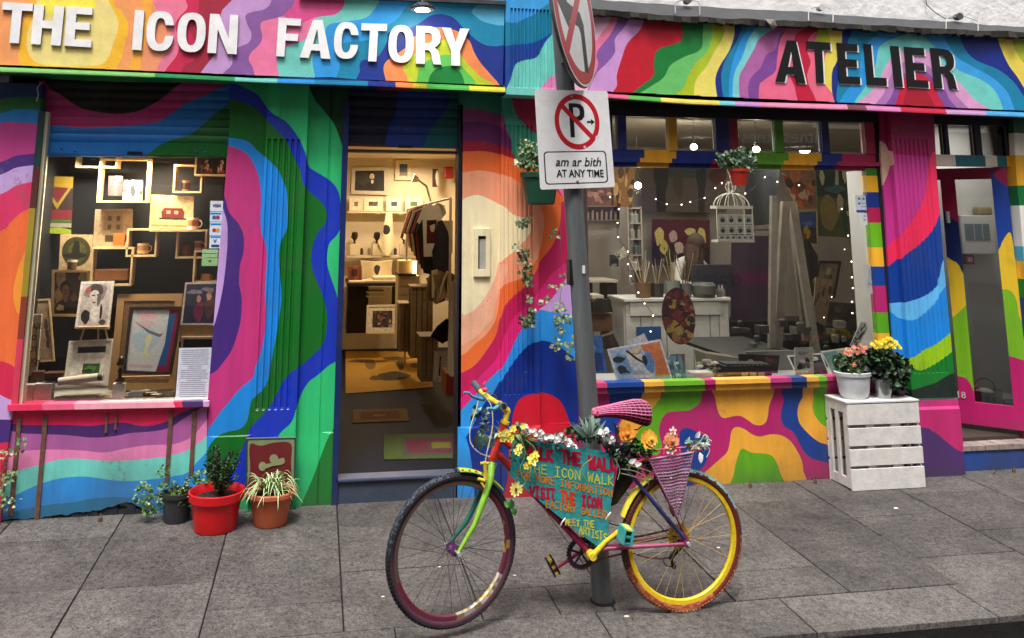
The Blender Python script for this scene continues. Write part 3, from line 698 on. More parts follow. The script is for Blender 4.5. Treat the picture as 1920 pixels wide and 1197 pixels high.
mb.build('footing',M('old_footing','#23262b',rough=.95,var=.5,bump=1),shop)
out = [(14,760),(392,753),(392,763),(14,771)]
L = [poly('#f3688c',[(60,700),(130,700),(180,800),(90,800)]),poly('#f7a4b8',[(120,700),(300,700),(345,800),(150,800)]),poly('#4e3070',[(330,700),(375,700),(385,800),(350,800)]),poly('#e3a6d0',[(375,700),(420,700),(420,800),(385,800)])]
panel('window_sill',out,L,'#ee3a62',-0.045,MURAL,shop,depth=0.13)
RUST = M('rusty_iron','#6a4a3a',rough=.85,var=.5,scale=30,bump=.8)
for (ua,va,ub,vb) in ((38,783,18,968),(87,780,67,974),(322,771,311,905),(366,769,357,892),(201,776,198,812),(217,774,217,806)):
    a,b = P(ua,va,-.008),P(ub,vb,-.008); hw = .014 if vb > 850 else .008
    MB().box(min(a.x,b.x)*.5+max(a.x,b.x)*.5-hw,(a.x+b.x)/2+hw,-.010,.004,b.z,a.z,'#6a4a3a').build('iron_strap',RUST,shop)

# ---- pier between display window and doorway
X = lambda u,v=500: P(u,v,0).x
xw0,xf0,xf1,xr1,xd = X(407,520),X(487),X(567),X(638),X(645)
fl = []; nfl = 6
for i in range(nfl):
    x = xf0+.018+i*(xf1-xf0-.05)/nfl; fl += [x,x+.008,x+.018,x+.026]
zf0,zf1 = P(520,765,-.05).z,P(540,262,-.05).z
zp = P(520,817,-.05).z; zcap0,zcap1 = P(540,221,-.05).z,P(540,208,-.05).z
STEP = [(xf0+.001,xf1-.001,-.055)]
def rel(x,z):
    e = 0.0
    if x > xf0+.001 and x < xf1-.001:
        e = -.055
        if z < zp: e -= .012
        if z > zcap0: e -= .012
        if zf0 <= z <= zf1:
            for i in range(0,len(fl),4):
                if fl[i] < x < fl[i+3]:
                    k = 1.0
                    if x < fl[i+1]: k = (x-fl[i])/(fl[i+1]-fl[i])
                    elif x > fl[i+2]: k = (fl[i+3]-x)/(fl[i+3]-fl[i+2])
                    e += .013*k
    elif x >= xf1:
        if z < zp: e = -.008
        if abs(x-(xf1+xr1)/2-.03) < .0035: e += .008
    elif z < zp: e = -.008
    return e
vl = [xf0,xf0+.002,xf1-.002,xf1]+fl+[(xf1+xr1)/2+.03+d for d in (-.008,-.003,.003,.008)]
hl = [[(xw0-1,z),(xd+1,z)] for z in (zp,zp+.004,zcap0,zcap0-.004,zf0,zf0-.004,zf1,zf1+.004)]
out = [(430,150),(650,160),(655,200),(645,480),(632,800),(626,960),(600,962),(480,966),(386,972),(389,757),(407,520),(426,295),(431,220)]
L = [TT('B',x) for x in [poly('#07401c',smooth([(290,460),(330,560),(380,620),(440,700),(475,790),(500,860),(560,920)])+[(700,900),(700,400),(280,400)])]]
L += [TT('G',poly('#187c30',smooth([(1990,-80),(1890,5),(1850,60),(1820,130),(1780,240),(1740,340),(1700,430),(1665,530)])+[(1665,700),(2100,700),(2100,-200)]))]
def lft(c,t1,c1,t2,c2,t3=None,c3=None,end=None):
    s = smooth(T(t1,c1)+T(t2,c2)+(T(t3,c3) if t3 else []))
    return (c,s+[(s[-1][0]-900,s[-1][1]+30),(s[0][0]-900,s[0][1]-40)])
L += [lft('#1636bc','A',[(1200,380),(1330,470),(1420,515),(1460,545),(1530,640),(1610,690),(1680,780),(1720,870),(1740,940),(1800,980),(1860,1020),(1900,1070)],
          'D',[(1915,-60),(1925,40),(1900,120),(1850,180),(1840,280),(1860,360),(1890,450),(1915,560),(1915,700),(1900,820),(1850,860),(1780,920),(1740,950),(1700,1010),(1670,1090),(1640,1170)],
          'G',[(1590,20),(1560,65),(1500,200),(1400,330),(1300,430),(1200,560)]),
      lft('#0b6c20','A',[(1180,440),(1260,530),(1330,570),(1400,590),(1470,640),(1540,720),(1610,790),(1650,880),(1690,960),(1700,1020),(1740,1080),(1800,1130)],
          'D',[(1840,0),(1830,60),(1790,110),(1760,180),(1750,280),(1780,380),(1820,480),(1840,580),(1835,680),(1810,750),(1750,810),(1700,855),(1640,890),(1590,950),(1560,1010),(1520,1080),(1470,1140),(1420,1190)],
          'G',[(1390,60),(1360,140),(1320,220),(1250,330),(1180,420),(1100,520)]),
      lft('#1b8ae0','A',[(1150,800),(1270,780),(1330,780),(1400,800),(1450,850),(1510,900),(1560,950),(1590,1010),(1615,1080)],
          'D',[(1620,0),(1615,90),(1580,170),(1570,260),(1580,380),(1585,480),(1570,600),(1550,720),(1530,820),(1510,930),(1480,990),(1425,1040),(1405,1100),(1390,1170)],
          'G',[(1350,20),(1250,45),(1195,90),(1165,150),(1155,250),(1140,420)]),
      lft('#c5367e','A',[(1150,800),(1270,818),(1320,830),(1380,860),(1420,910),(1450,980),(1465,1060),(1468,1150)],
          'D',[(1465,20),(1470,100),(1500,200),(1500,320),(1492,450),(1500,560),(1490,680),(1470,780),(1440,860),(1420,930),(1350,990),(1300,1050),(1240,1120),(1200,1180)],
          'G',[(1150,40),(1100,100)]),
      lft('#45287c','A',[(1180,960),(1245,1060),(1270,1130)],
          'D',[(1290,0),(1340,60),(1370,130),(1370,220),(1350,300),(1345,400),(1360,480),(1355,600),(1330,700),(1300,780),(1250,850),(1210,895),(1130,930)]),
      lft('#cba2e2','A',[(1190,1050),(1235,1110),(1245,1150)],
          'D',[(1262,0),(1278,60),(1280,140),(1275,240),(1260,380),(1245,470),(1220,580),(1195,650),(1130,740)])]
panel('pier',out,L,'#30c478',0.0,MURAL,shop,depth=0.16,relief=rel,vlines=vl,lines=hl)
mb = MB()
for i in range(0,len(fl),4):
    mb.add([(fl[i],-.0565,zf0-.008),(fl[i+3],-.0565,zf0-.008),((fl[i]+fl[i+3])/2,-.0565,zf0-.016)],[(0,2,1)],'#c9d6e8')
mb.build('paint_drip',PRINT,shop)
# dark blue door jambs and boarded reveal
jl,jr,zd = X(640),X(861),P(760,283).z
mb = MB(); mb.box(jl-.02,jl+.022,-.02,.14,-.02,zd+.36,'#12275e'); mb.build('door_jamb',MURAL,shop)
mb = MB(); mb.box(jr-.012,jr+.02,-.0,.14,-.02,zd+.36,'#16182c'); mb.build('door_jamb',MURAL,shop)
mb = MB(); mb.box(jl+.022,jr-.012,.02,.14,zd-.012,zd+.006,'#30141c'); mb.build('door_head',MURAL,shop)
# shutter box over the doorway
L = [TT('B',x) for x in [poly('#12368a',smooth([(800,400),(790,620),(745,720),(720,850)])+[(1400,860),(1400,400)]),blob('#0f5a5e',[(950,900),(960,780),(1010,690),(1080,600),(1100,500),(1180,480),(1200,900)]),poly('#5a1420',[(480,800),(760,822),(760,850),(480,850)])]]
sv = [(480,500),(540,556),(600,612),(654,662),(704,712),(756,762),(822,838)]
root = shutter('roller_shutter',500,1160,0,0,sv,L,'#0e1736','B')
mb = MB(); p = P(760,275,.03); mb.box(p.x-.055,p.x+.055,.03,.053,p.z-.010,p.z+.010,'#0a0c14'); mb.build('shutter_handle',PAINT,root)

# ---- pier right of the doorway
out = [(860,150),(1072,150),(1078,350),(1080,600),(1085,780),(1086,928),(1000,937),(857,948),(860,600),(866,285)]
xg0,xg1 = X(937,500),X(1008,500)
fl2 = []
for i in range(7):
    x = xg0+.022+i*(xg1-xg0-.05)/7; fl2 += [x,x+.006,x+.016,x+.022]
z0_,z1_ = P(970,740,-.05).z,P(970,236,-.05).z; zc = P(960,222,-.05).z; zpl = P(960,800,-.05).z
def rel(x,z):
    e = 0.0
    if xg0+.001 < x < xg1-.001:
        e = -.045
        if z > zc: e -= .012
        if z < zpl: e -= .012
        if z0_ <= z <= z1_:
            for i in range(0,len(fl2),4):
                if fl2[i] < x < fl2[i+3]:
                    k = 1.0
                    if x < fl2[i+1]: k = (x-fl2[i])/(fl2[i+1]-fl2[i])
                    elif x > fl2[i+2]: k = (fl2[i+3]-x)/(fl2[i+3]-fl2[i+2])
                    e += .012*k
    elif z < zpl: e = -.008
    return e
vl = [xg0,xg0+.002,xg1-.002,xg1]+fl2
hl = [[(xg0-1,z),(xg1+1,z)] for z in (zpl,zpl+.004,zc,zc-.004,z0_,z0_-.004,z1_,z1_+.004)]
L = [TT('B',x) for x in [
    below('#9a3f7c',[(1100,610),(1160,610),(1250,615),(1330,635),(1385,650),(1420,640)]),below('#6a2260',[(1100,690),(1160,690),(1230,685),(1300,690),(1360,710),(1400,745),(1430,790)]),
    below('#a01834',[(1100,800),(1160,800),(1250,795),(1340,810),(1400,830),(1450,880),(1500,930)]),below('#f0682e',[(1100,855),(1160,855),(1260,850),(1340,860),(1400,880),(1470,905),(1600,960),(1800,1000)]),
    blob('#3f9a84',[(1380,620),(1395,700),(1430,790),(1460,860),(1540,880),(1650,840),(1600,780),(1500,720),(1440,620),(1420,520),(1370,520)]),
    poly('#a81c44',[(1430,560),(1450,640),(1520,720),(1600,780),(1900,900),(1900,480),(1420,480)]),
    poly('#c4185a',[(1640,860),(1640,1010),(1800,1200),(1900,1200),(1900,860)])]]
def lf(c,t,curve):
    s = smooth(T(t,curve)); return (c,s)
L += [('#ee6fa0',smooth(T('E',[(1180,-200),(1260,-60),(1300,60),(1500,100),(1500,-400)]))),
      TT('E',poly('#ef7034',smooth([(600,-330),(700,-345),(800,-340),(900,-310),(1000,-260),(1120,-180),(1210,-80),(1235,0),(1228,80),(1190,180),(1120,270),(1080,340),(1020,420),(960,470),(910,530),(890,600),(870,690),(820,770),(760,850),(700,890),(600,935)]))),
      TT('E',poly('#f4a27c',smooth([(600,-215),(720,-232),(790,-237),(870,-222),(950,-197),(1010,-157),(1080,-107),(1128,-10),(1140,60),(1130,150),(1110,230),(1060,310),(1000,370),(940,390),(895,420),(890,470),(880,550),(860,620),(810,690),(740,750),(700,790),(600,835)]))),
      TT('E',poly('#f7b795',smooth([(600,560),(700,530),(800,420),(870,300),(930,300),(900,400),(870,500),(850,590),(800,650),(740,710),(600,790)]))),
      TT('E',poly('#f6e6bc',smooth([(600,-50),(670,-67),(720,-92),(780,-97),(850,-67),(920,-27),(960,10),(1040,40),(1062,90),(1030,150),(960,220),(890,280),(870,350),(840,420),(790,500),(730,560),(600,610)])))]
L += [TT('E',x) for x in [
    poly('#c71f5c',smooth([(600,935),(700,890),(760,850),(820,770),(870,690),(890,600),(910,530),(960,470),(1020,420),(1080,340),(1120,270),(1190,180),(1228,80),(1240,-60)])+[(1500,-100),(1500,700),(600,1500)]),
    poly('#e5287e',smooth([(600,1100),(700,1020),(780,920),(860,840),(890,780),(900,720),(930,650),(960,590),(1010,540),(1080,470),(1130,420),(1180,350),(1250,290),(1330,230),(1450,150)])+[(1600,900),(600,1500)]),
    poly('#cda4e4',smooth([(1020,640),(1060,590),(1110,545),(1160,510),(1210,450),(1260,380),(1320,335),(1450,260)])+[(1600,900),(1000,900)]),
    poly('#2b98ea',smooth([(560,1220),(655,1130),(740,1040),(790,990),(830,940),(890,880),(930,810),(970,720),(1010,650),(1060,590),(1110,548),(1200,562),(1330,572),(1450,570)])+[(1600,2000),(560,2000)]),
    poly('#0b2f90',smooth([(700,1260),(740,1197),(800,1080),(850,1020),(890,950),(940,870),(990,800),(1050,740),(1120,720),(1200,738),(1290,800),(1330,835),(1450,930)])+[(1600,2200),(760,2200),(745,1500),(720,1330)])]]
L += [('#d4142e',smooth(T('E',[(950,1197),(960,1120),(990,1050),(1040,1020),(1120,1012),(1190,1030),(1240,1070),(1270,1140),(1292,1197)])+T('H',[(1320,60),(1360,250),(1380,480),(900,520),(925,300),(935,100)]),True))]
panel('pier',out,L,'#2f8a72',0.0,MURAL,shop,depth=0.16,relief=rel,vlines=vl,lines=hl)
# letter slot
ls = empty('letter_slot',P(904,474,-.02)); ls.parent = shop
a,b = P(889,429,-.02),P(919,519,-.02); x0,x1,z1,z0 = a.x,b.x,a.z,b.z; bw = .032
mb = MB()
for q in ((x0,x0+bw,z0,z1),(x1-bw,x1,z0,z1),(x0+bw,x1-bw,z1-.055,z1),(x0+bw,x1-bw,z0,z0+.055)): mb.box(q[0],q[1],-.022,-.0005,q[2],q[3],'#efe2ba')
mb.build('surround',MURAL,ls,bevel=.002)
mb = MB(); mb.box(x0+bw,x1-bw,-.003,-.0006,z0+.055,z1-.055,'#17181a'); mb.build('opening',DARK,ls)
mb = MB(); mb.box(x0+bw+.012,x1-bw+.004,-.009,-.0035,z0+.058,z1-.075,'#a9aaa0',rot=None); mb.build('flap',PAINT,ls)
# ---- step of the doorway
STEPM = M('step_paint','#46506a',rough=.42,var=.3,scale=6,bump=.4,dirt=.35)
zs = P(740,893).z
st = empty('door_step',(0,0,0)); st.parent = shop
mb = MB(); mb.box(X(628,920),X(857,920),.0,.10,-.03,zs-.022,'#5a6478'); mb.build('riser',M('riser_paint','#3a4456',rough=.5,var=.25,scale=8,bump=.3,dirt=.35),st)
mb = MB(); mb.box(X(628,900),X(857,900),-.02,.12,zs-.022,zs,'#5a6a90'); mb.build('nosing',STEPM,st,bevel=.006)
# ---- right window: sill and riser
out = [(1085,732),(1200,730),(1340,726),(1545,717),(1705,712),(1712,893)] + edge_pts([(1700,893),(1547,897),(1467,903),(1400,907),(1313,911),(1085,928)],5,1.2)
L = [TT('L',x) for x in [
    poly('#123f92',smooth([(60,345),(170,330),(172,200)])+[(455,200),(425,275),(370,315),(330,340),(300,400),(240,480),(230,560),(60,560)]),
    poly('#f0ac3c',[(455,200),(600,200),(575,280),(540,330),(490,390),(470,450),(420,520),(390,560),(360,600),(255,600),(250,500),(330,345),(420,285)]),
    poly('#62a81e',smooth([(605,200),(600,250),(560,300),(500,380),(470,450),(420,520),(380,600),(370,700),(500,720),(560,720),(590,650),(570,580),(565,520),(580,460),(610,410),(650,388),(720,380),(800,375),(860,340),(895,300),(905,200)])),
    blob('#f0ac3c',[(1012,180),(1010,290),(1020,350),(1040,410),(1070,435),(1110,430),(1160,418),(1210,420),(1260,450),(1310,485),(1360,492),(1395,475),(1415,430),(1425,350),(1440,180)]),
    blob('#123f92',[(1570,180),(1545,300),(1525,380),(1520,440),(1550,500),(1610,540),(1650,600),(1690,680),(1740,740),(1800,765),(1870,780),(2100,830),(2100,150)]),
    blob('#f0ac3c',[(1725,170),(1690,270),(1660,330),(1650,400),(1665,470),(1700,520),(1750,570),(1800,610),(1860,635),(2050,650),(2050,150)]),
    blob('#62a81e',[(1800,170),(1775,290),(1770,350),(1785,410),(1820,460),(1850,490),(1900,510),(2050,500),(2050,150)]),
    poly(MAG,[(1890,150),(1870,300),(1900,520),(2300,520),(2600,150)]),
    blob('#123f92',[(725,590),(740,530),(775,512),(830,525),(890,560),(945,605),(965,660),(955,730),(925,800),(880,850),(840,900),(830,1040),(780,1040),(755,800)]),
    blob('#f0ac3c',[(860,1100),(900,900),(960,830),(1040,760),(1100,700),(1120,620),(1130,550),(1150,515),(1190,505),(1240,525),(1290,560),(1350,580),(1400,572),(1450,562),(1520,570),(1590,610),(1640,680),(1680,760),(1695,850),(1690,1060)]),
    blob('#62a81e',[(1130,1040),(1150,880),(1170,780),(1200,690),(1230,675),(1290,705),(1380,712),(1440,725),(1480,770),(1510,850),(1535,1020)]),
]]
panel('stall_riser',out,L,'#b8246c',0.0,MURAL,shop,depth=0.10)
SEG = [(60,160,'#d4447c'),(160,452,'#1c4492'),(452,607,'#f5b344'),(607,925,'#72b42c'),(925,1010,'#b8246c'),(1010,1440,'#f7b548'),(1440,1605,'#c43a80'),(1605,1725,'#1c4492'),(1725,1820,'#f5b344'),(1820,1885,'#72b42c'),(1885,2600,'#b8246c')]
sl_ = empty('window_sill',(0,0,0)); sl_.parent = shop
for nm,Y,va,vb,d in (('sill_board',-.075,(722,706),(732,713),.10),('sill_moulding',-.05,(733,714),(743,724),.049)):
    zt_,zb_ = P(1300,(va[0]+va[1])/2,Y).z,P(1300,(vb[0]+vb[1])/2,Y).z
    for a,b,c in SEG:
        mb = MB(); x0,x1 = P(1100+a/4.174,720,Y).x,min(P(1100+b/4.174,720,Y).x,4.6)
        if a == 60: x0 = X(1086,740)
        mb.box(x0,x1-.0004,Y,Y+d,zb_,zt_,c); mb.build(nm,MURAL,sl_)
# ---- right pier
def hx(v): return v
out = [(1649,190),(1742,190),(1748,316),(1762,500),(1783,720),(1798,892),(1700,896),(1705,893),(1706,893),(1690,740),(1672,600),(1660,400),(1652,300)]
out = [(1649,190),(1742,190),(1748,316),(1762,500),(1783,720),(1798,892),(1697,896),(1683,760),(1672,600),(1660,400),(1652,300)]
xs0 = P(1683,500,0).x
fl3 = []
xe = P(1762,500).x
for i in range(8):
    x = xs0+.03+i*(xe-xs0-.06)/8; fl3 += [x,x+.006,x+.016,x+.022]
za,zb3 = P(1720,262,-.05).z,P(1720,700,-.05).z; zpl3 = P(1740,747,-.05).z; zk = P(1740,762,-.05).z
def rel(x,z):
    e = 0.0
    if x > xs0+.001:
        e = -.05
        if z < zpl3: e -= .015
        if z < zk: e -= .012
        if zb3 <= z <= za:
            for i in range(0,len(fl3),4):
                if fl3[i] < x < fl3[i+3]:
                    k = 1.0
                    if x < fl3[i+1]: k = (x-fl3[i])/(fl3[i+1]-fl3[i])
                    elif x > fl3[i+2]: k = (fl3[i+3]-x)/(fl3[i+3]-fl3[i+2])
                    e += .010*k
    return e
L = [TT('C',x) for x in [
    below('#c2368c',[(1050,790),(1100,860),(1200,872),(1300,880),(1450,890)]),  # darker base left above this edge paints in the shade under the sign
    blob('#dcb49c',[(1100,800),(1140,812),(1160,860),(1165,930),(1150,990),(1125,1050),(1115,1100),(1080,1110),(1060,900)])]]
L += [TT('F',x) for x in [
    poly('#ea2f5c',[(1100,240),(1145,200),(1200,140),(1250,70),(1300,0),(1345,-100),(1360,-250),(1380,-340),(1480,-340),(1500,100),(1390,150),(1240,260),(1100,360)]),
    poly('#0f4098',smooth([(1060,370),(1160,300),(1240,230),(1320,170),(1390,90),(1420,15),(1480,-60)])+[(1700,0),(1700,2000),(1060,2000)]),
    poly('#66bcf2',smooth([(1060,520),(1170,510),(1240,500),(1330,470),(1400,420),(1420,360),(1440,270),(1500,180)])+[(1700,0),(1700,2000),(1060,2000)]),
    poly('#1b8ae0',smooth([(1060,500),(1175,562),(1210,590),(1270,602),(1330,570),(1400,500),(1440,430),(1520,330)])+[(1700,0),(1700,2000),(1060,2000)]),
    poly('#9ac81c',smooth([(1060,860),(1270,810),(1330,770),(1400,738),(1460,690),(1500,650),(1560,600)])+[(1700,0),(1700,2000),(1060,2000)]),
    poly('#107c2a',smooth([(1060,840),(1200,860),(1270,870),(1320,882),(1390,850),(1450,810),(1500,768),(1560,730)])+[(1700,0),(1700,2000),(1060,2000)]),
    poly('#1b2a24',smooth([(1060,1000),(1200,1000),(1290,985),(1340,968),(1400,950),(1460,912),(1520,890),(1560,880)])+[(1700,0),(1700,2000),(1060,2000)]),
    poly('#cc3480',[(1060,1050),(1290,1050),(1530,1036),(1700,1030),(1700,2000),(1060,2000)]),
    poly('#c22a6e',[(1060,1105),(1700,1088),(1700,2000),(1060,2000)])]]
L += [TT('I',poly('#50306e',smooth([(1200,0),(1330,0),(1360,15),(1400,40),(1460,90),(1520,130),(1600,140)])+[(1600,500),(1200,500)]))]
panel('pier',out,L,'#a3185a',0.0,MURAL,shop,depth=0.16,relief=rel,vlines=[xs0,xs0+.002]+fl3,
      lines=[[(4,z),(6,z)] for z in (zpl3,zpl3+.004,zk,zk+.004,za,za+.004,zb3,zb3-.004)])
# ------------------------------------------------------------------ right window: transom lights, big pane, jamb
YW = 0.03
win = empty('shop_window',(0,0,0)); win.parent = shop
Zt0,Zt1 = P(1400,285,YW).z,P(1400,316,YW).z       # transom rail
Zh = P(1400,224,YW).z; Zs = P(1400,706,YW).z
xL,xR = P(1087,500,YW).x,P(1636,400,YW).x; xJ = P(1656,400,YW).x
COL = [(1087,1208,'#142a78'),(1208,1268,'#e0a020'),(1268,1345,'#142a78'),(1345,1372,'#a01a3c'),(1372,1478,'#5a9a1c'),(1478,1540,'#e0a020'),(1540,1578,'#142a78'),(1578,1660,'#a81a50')]
for va,vb,Y,d in ((285,300,YW,.07),(300,308,YW-.02,.09),(308,317,YW+.008,.06)):
    for i,(a,b,c) in enumerate(COL):
        sh = {0: 0,300: -8,308: -14}.get(va,0) if va != 285 else 0
        x0 = xL if i == 0 else P(a+sh,va,Y).x; x1 = P(b+sh,va,Y).x if i < len(COL)-1 else xJ
        z1,z0 = P(1400,va,Y).z,P(1400,vb,Y).z
        MB().box(x0,x1-.0004,Y,Y+d,z0,z1-.0004,c).build('transom_rail',MURAL,win)
MUL = [(1087,1148,'#142a78'),(1159,1174,'#142a78'),(1254,1269,'#d29a22'),(1342,1367,'#10245e'),(1367,1383,'#8a1830'),(1454,1468,'#4c8a1c'),(1540,1554,'#10245e'),(1621,1657,'#a01838')]
for a,b,c in MUL:
    MB().box(P(a,255,YW).x,P(b,255,YW).x,YW-.008,YW+.06,Zt0+.0006,Zh+.05,c).build('mullion',MURAL,win)
MB().box(xL,4.62,YW-.012,.15,Zh,3.0,'#15161c').build('window_head',MURAL,win)
# jamb strip, camouflage coloured
zr = lambda v: P(1650,v,YW).z
for va,vb,c in [(316,330,'#3c7a1c'),(330,361,'#e8ac20'),(361,390,'#123080'),(390,418,'#b01850'),(418,464,'#6ab41c'),(464,500,'#f0b430'),(500,536,'#123f92'),(536,586,'#b8246c'),(586,625,'#5aa41c'),(625,642,'#f0b430'),(642,708,'#5aa41c')]:
    MB().box(P(1637,500,YW).x-.003,P(1637,500,YW).x+.098,YW-.004,YW+.055,zr(vb)+.0004,zr(va),c).build('window_jamb',MURAL,win)
MB().box(P(1637,500,YW).x+.0985,4.60,.02,.16,0.6,3.0,'#0f0f12').build('window_jamb',DARK,win)
MB().box(xL,P(1637,500,YW).x-.0035,.062,.068,Zs-.01,Zt0,'#ffffff').build('window_pane',GLASS,win)
for (a,b) in ((1148,1159),(1174,1254),(1269,1342),(1383,1454),(1468,1540),(1554,1621)):
    MB().box(P(a,255,YW).x+.0005,P(b,255,YW).x-.0005,.045,.050,Zt0+.001,Zh-.0005,'#ffffff').build('window_pane',GLASS,win)
for (a,b) in ((1148,1159),(1174,1254),(1269,1342),(1383,1454),(1468,1540),(1554,1621)):   # frosted panels standing behind the top lights
    x0,x1 = P(a,255,YW).x+.004,P(b,255,YW).x-.004
    mb = MB()
    for q in ((x0,x1,Zt0+.003,Zt0+.012),(x0,x1,Zh-.012,Zh-.003),(x0,x0+.008,Zt0+.013,Zh-.013),(x1-.008,x1,Zt0+.013,Zh-.013)): mb.box(q[0],q[1],.052,.060,q[2],q[3],'#b5b0a8')
    mb.build('pane_bead',PRINT,win)
# ------------------------------------------------------------------ right doorway: transom, open door, outer pier
dw = empty('door_frame',(0,0,0)); dw.parent = shop
xd0,xd1 = P(1741,240,.05).x,P(1893,240,.02).x+.0
Zd_h,Zd_t0,Zd_t1 = P(1800,235,.05).z,P(1800,291,.05).z,P(1820,312,.05).z
MB().box(5.02,5.90,.03,.16,Zd_h,3.0,'#121216').build('door_head',MURAL,dw)
for a,b in ((1770,1777),(1827,1838),(1886,1896)):
    MB().box(P(a,255,.05).x,P(b,255,.05).x,.04,.11,Zd_t0,Zd_h,'#15161a').build('mullion',MURAL,dw)
bits = [(1741,1790,'#e6dcc8'),(1790,1806,'#1c6a78'),(1806,1846,'#1f6a72'),(1846,1868,'#ddd2be'),(1868,1886,'#1f6a72'),(1886,1915,'#e0a020')]
for a,b,c in bits: MB().box(P(a,300,.05).x,P(b,300,.05).x-.0005,.04,.12,Zd_t1,Zd_t0-.0006,c).build('door_head',MURAL,dw)
for a,b in ((1741,1770),(1777,1827),(1838,1886)):
    MB().box(P(a,255,.05).x+.001,P(b,255,.05).x-.001,.07,.075,Zd_t0+.001,Zd_h-.001,'#ffffff').build('window_pane',GLASS,dw)
L = [TT('C',x) for x in [poly('#1a5a34',[(1700,600),(2100,600),(2100,760),(1700,740)]),poly('#e6dcc8',[(1700,740),(2100,760),(2100,880),(1700,870)]),poly('#e2a61e',[(1700,870),(2100,880),(2100,1060),(1700,1040)]),
     poly('#0f6a34',[(1700,1050),(2100,1040),(2100,1180),(1700,1170)])]]
L += [TT('F',x) for x in [poly('#e9e4da',[(1700,-40),(2100,-40),(2100,190),(1700,190)]),poly('#5fb4c4',[(1700,190),(2100,190),(2100,270),(1700,280)]),poly('#e9b43a',[(1700,280),(2100,270),(2100,370),(1700,380)]),
      poly('#167a34',[(1700,380),(2100,370),(2100,480),(1700,480)]),poly('#123f92',[(1700,480),(2100,480),(2100,700),(1700,700)])]]
xo = P(1905,400,-.02).x
out = [(1899,205),(2010,210),(2010,880),(1945,875),(1930,640),(1916,440),(1905,320)]
panel('pier',out,L,'#c22a6e',-0.02,MURAL,shop,depth=.14)
# the leaf, hinged on the right and pushed inward
hp = Vector((5.775,0.03,0)); dd = Vector((5.365-5.74,.40,0)).normalized(); nn = Vector((dd.y,-dd.x,0))
if nn.y > 0: nn = -nn
leaf = empty('shop_door',(5.775,.03,0.258)); leaf.parent = shop
def dl(u,v): w = PP(u,v,hp,nn); return ((w-hp).dot(dd),w.z)       # (distance from the hinge, height)
ztop,zbot = 2.405,0.262
def board(name,quad,layers,base,th=.04,off=0.0):
    q2 = [dl(*q) if isinstance(q[0],(int,float)) and q[0] > 50 else q for q in quad]
    ls = [(c,[dl(*p) for p in pts]) for c,pts in layers]
    V,tris = partition(q2,ls); mb = MB(); cols = [lin(base)]+[lin(c) for c,_ in ls]; cnt = {}
    W = lambda s,z,o: hp+dd*s+Vector((0,0,z))+nn*(-o)
    for f,k in tris:
        f = list(f)
        if area([V[i] for i in f]) > 0: f = f[::-1]
        mb.add([W(V[i][0],V[i][1],off) for i in f],[tuple(range(len(f)))],cols[k])
        for i in range(len(f)):
            e = (f[i],f[(i+1) % len(f)]); r = (e[1],e[0])
            if r in cnt: del cnt[r]
            else: cnt[e] = k
    for (a,b),k in cnt.items():
        mb.add([W(V[a][0],V[a][1],off),W(V[a][0],V[a][1],off+th),W(V[b][0],V[b][1],off+th),W(V[b][0],V[b][1],off)],[(0,1,2,3)],cols[k])
    return mb.build(name,MURAL,leaf)
sR0,sR1 = 0.0,dl(1867,420)[0]          # hinge stile
sg0 = sR1; sg1 = dl(1797,420)[0]         # wide glass
sm1 = dl(1770,420)[0]; sl1 = dl(1740,420)[0]+.10
zg0,zg1 = dl(1850,757)[1],dl(1850,336)[1]
LD = [TT('F',x) for x in [
    poly('#14409a',smooth([(1720,-300),(1760,-200),(1840,-140),(1990,-60)])+[(2200,200),(2200,900),(1700,900)]),
    poly('#f0c62c',smooth([(1700,320),(1780,205),(1800,160),(1840,110),(1860,180),(1870,260),(1900,330),(2000,420)])+[(2200,1200),(1700,1200)]),
    poly('#7cba20',smooth([(1700,460),(1800,432),(1850,445),(1880,500),(1900,600),(1990,700)])+[(2200,1200),(1700,1200)]),
    poly('#c01c6c',smooth([(1700,790),(1840,808),(1900,825),(2000,850)])+[(2200,1500),(1700,1500)])]]
board('stile',[(sR0,zbot),(sR1,zbot),(sR1,ztop),(sR0,ztop)],LD,'#a81a50')
LD = [TT('F',x) for x in [
    poly('#10245e',smooth([(1400,-60),(1480,0),(1560,60),(1700,100)])+[(1800,1500),(1300,1500)]),
    poly('#f0c62c',smooth([(1420,200),(1505,262),(1550,290),(1590,360),(1700,460)])+[(1800,1500),(1300,1500)]),
    poly('#7cba20',smooth([(1440,640),(1540,572),(1600,515),(1700,420)])+[(1800,1500),(1300,1500)]),
    poly('#c01c6c',smooth([(1440,900),(1575,925),(1610,950),(1640,1010),(1660,1060),(1800,1080)])+[(1800,1500),(1300,1500)])]]
board('stile',[(sg1,zg0),(sm1,zg0),(sm1,zg1),(sg1,zg1)],LD,'#a81a50')
board('stile',[(sl1,zbot),(sl1+.09,zbot),(sl1+.09,ztop),(sl1,ztop)],[],'#b01c5c')
board('rail',[(sR1+.0005,zg1+.0005),(sl1-.0005,zg1+.0005),(sl1-.0005,ztop),(sR1+.0005,ztop)],[],'#a01848')
board('rail',[(sR1+.0005,zbot),(sl1-.0005,zbot),(sl1-.0005,zg0-.0005),(sR1+.0005,zg0-.0005)],[],'#c01c6c')
mb = MB()
for a,b in ((sR1,sg1),(sm1,sl1)):
    p,q = hp+dd*a-nn*.02,hp+dd*b-nn*.02
    mb.add([p+Vector((0,0,zg0)),q+Vector((0,0,zg0)),q+Vector((0,0,zg1)),p+Vector((0,0,zg1)),
            p+Vector((0,0,zg0))-nn*.005,q+Vector((0,0,zg0))-nn*.005,q+Vector((0,0,zg1))-nn*.005,p+Vector((0,0,zg1))-nn*.005],
           [(0,1,2,3),(7,6,5,4),(0,4,5,1),(1,5,6,2),(2,6,7,3),(3,7,4,0)],'#ffffff')
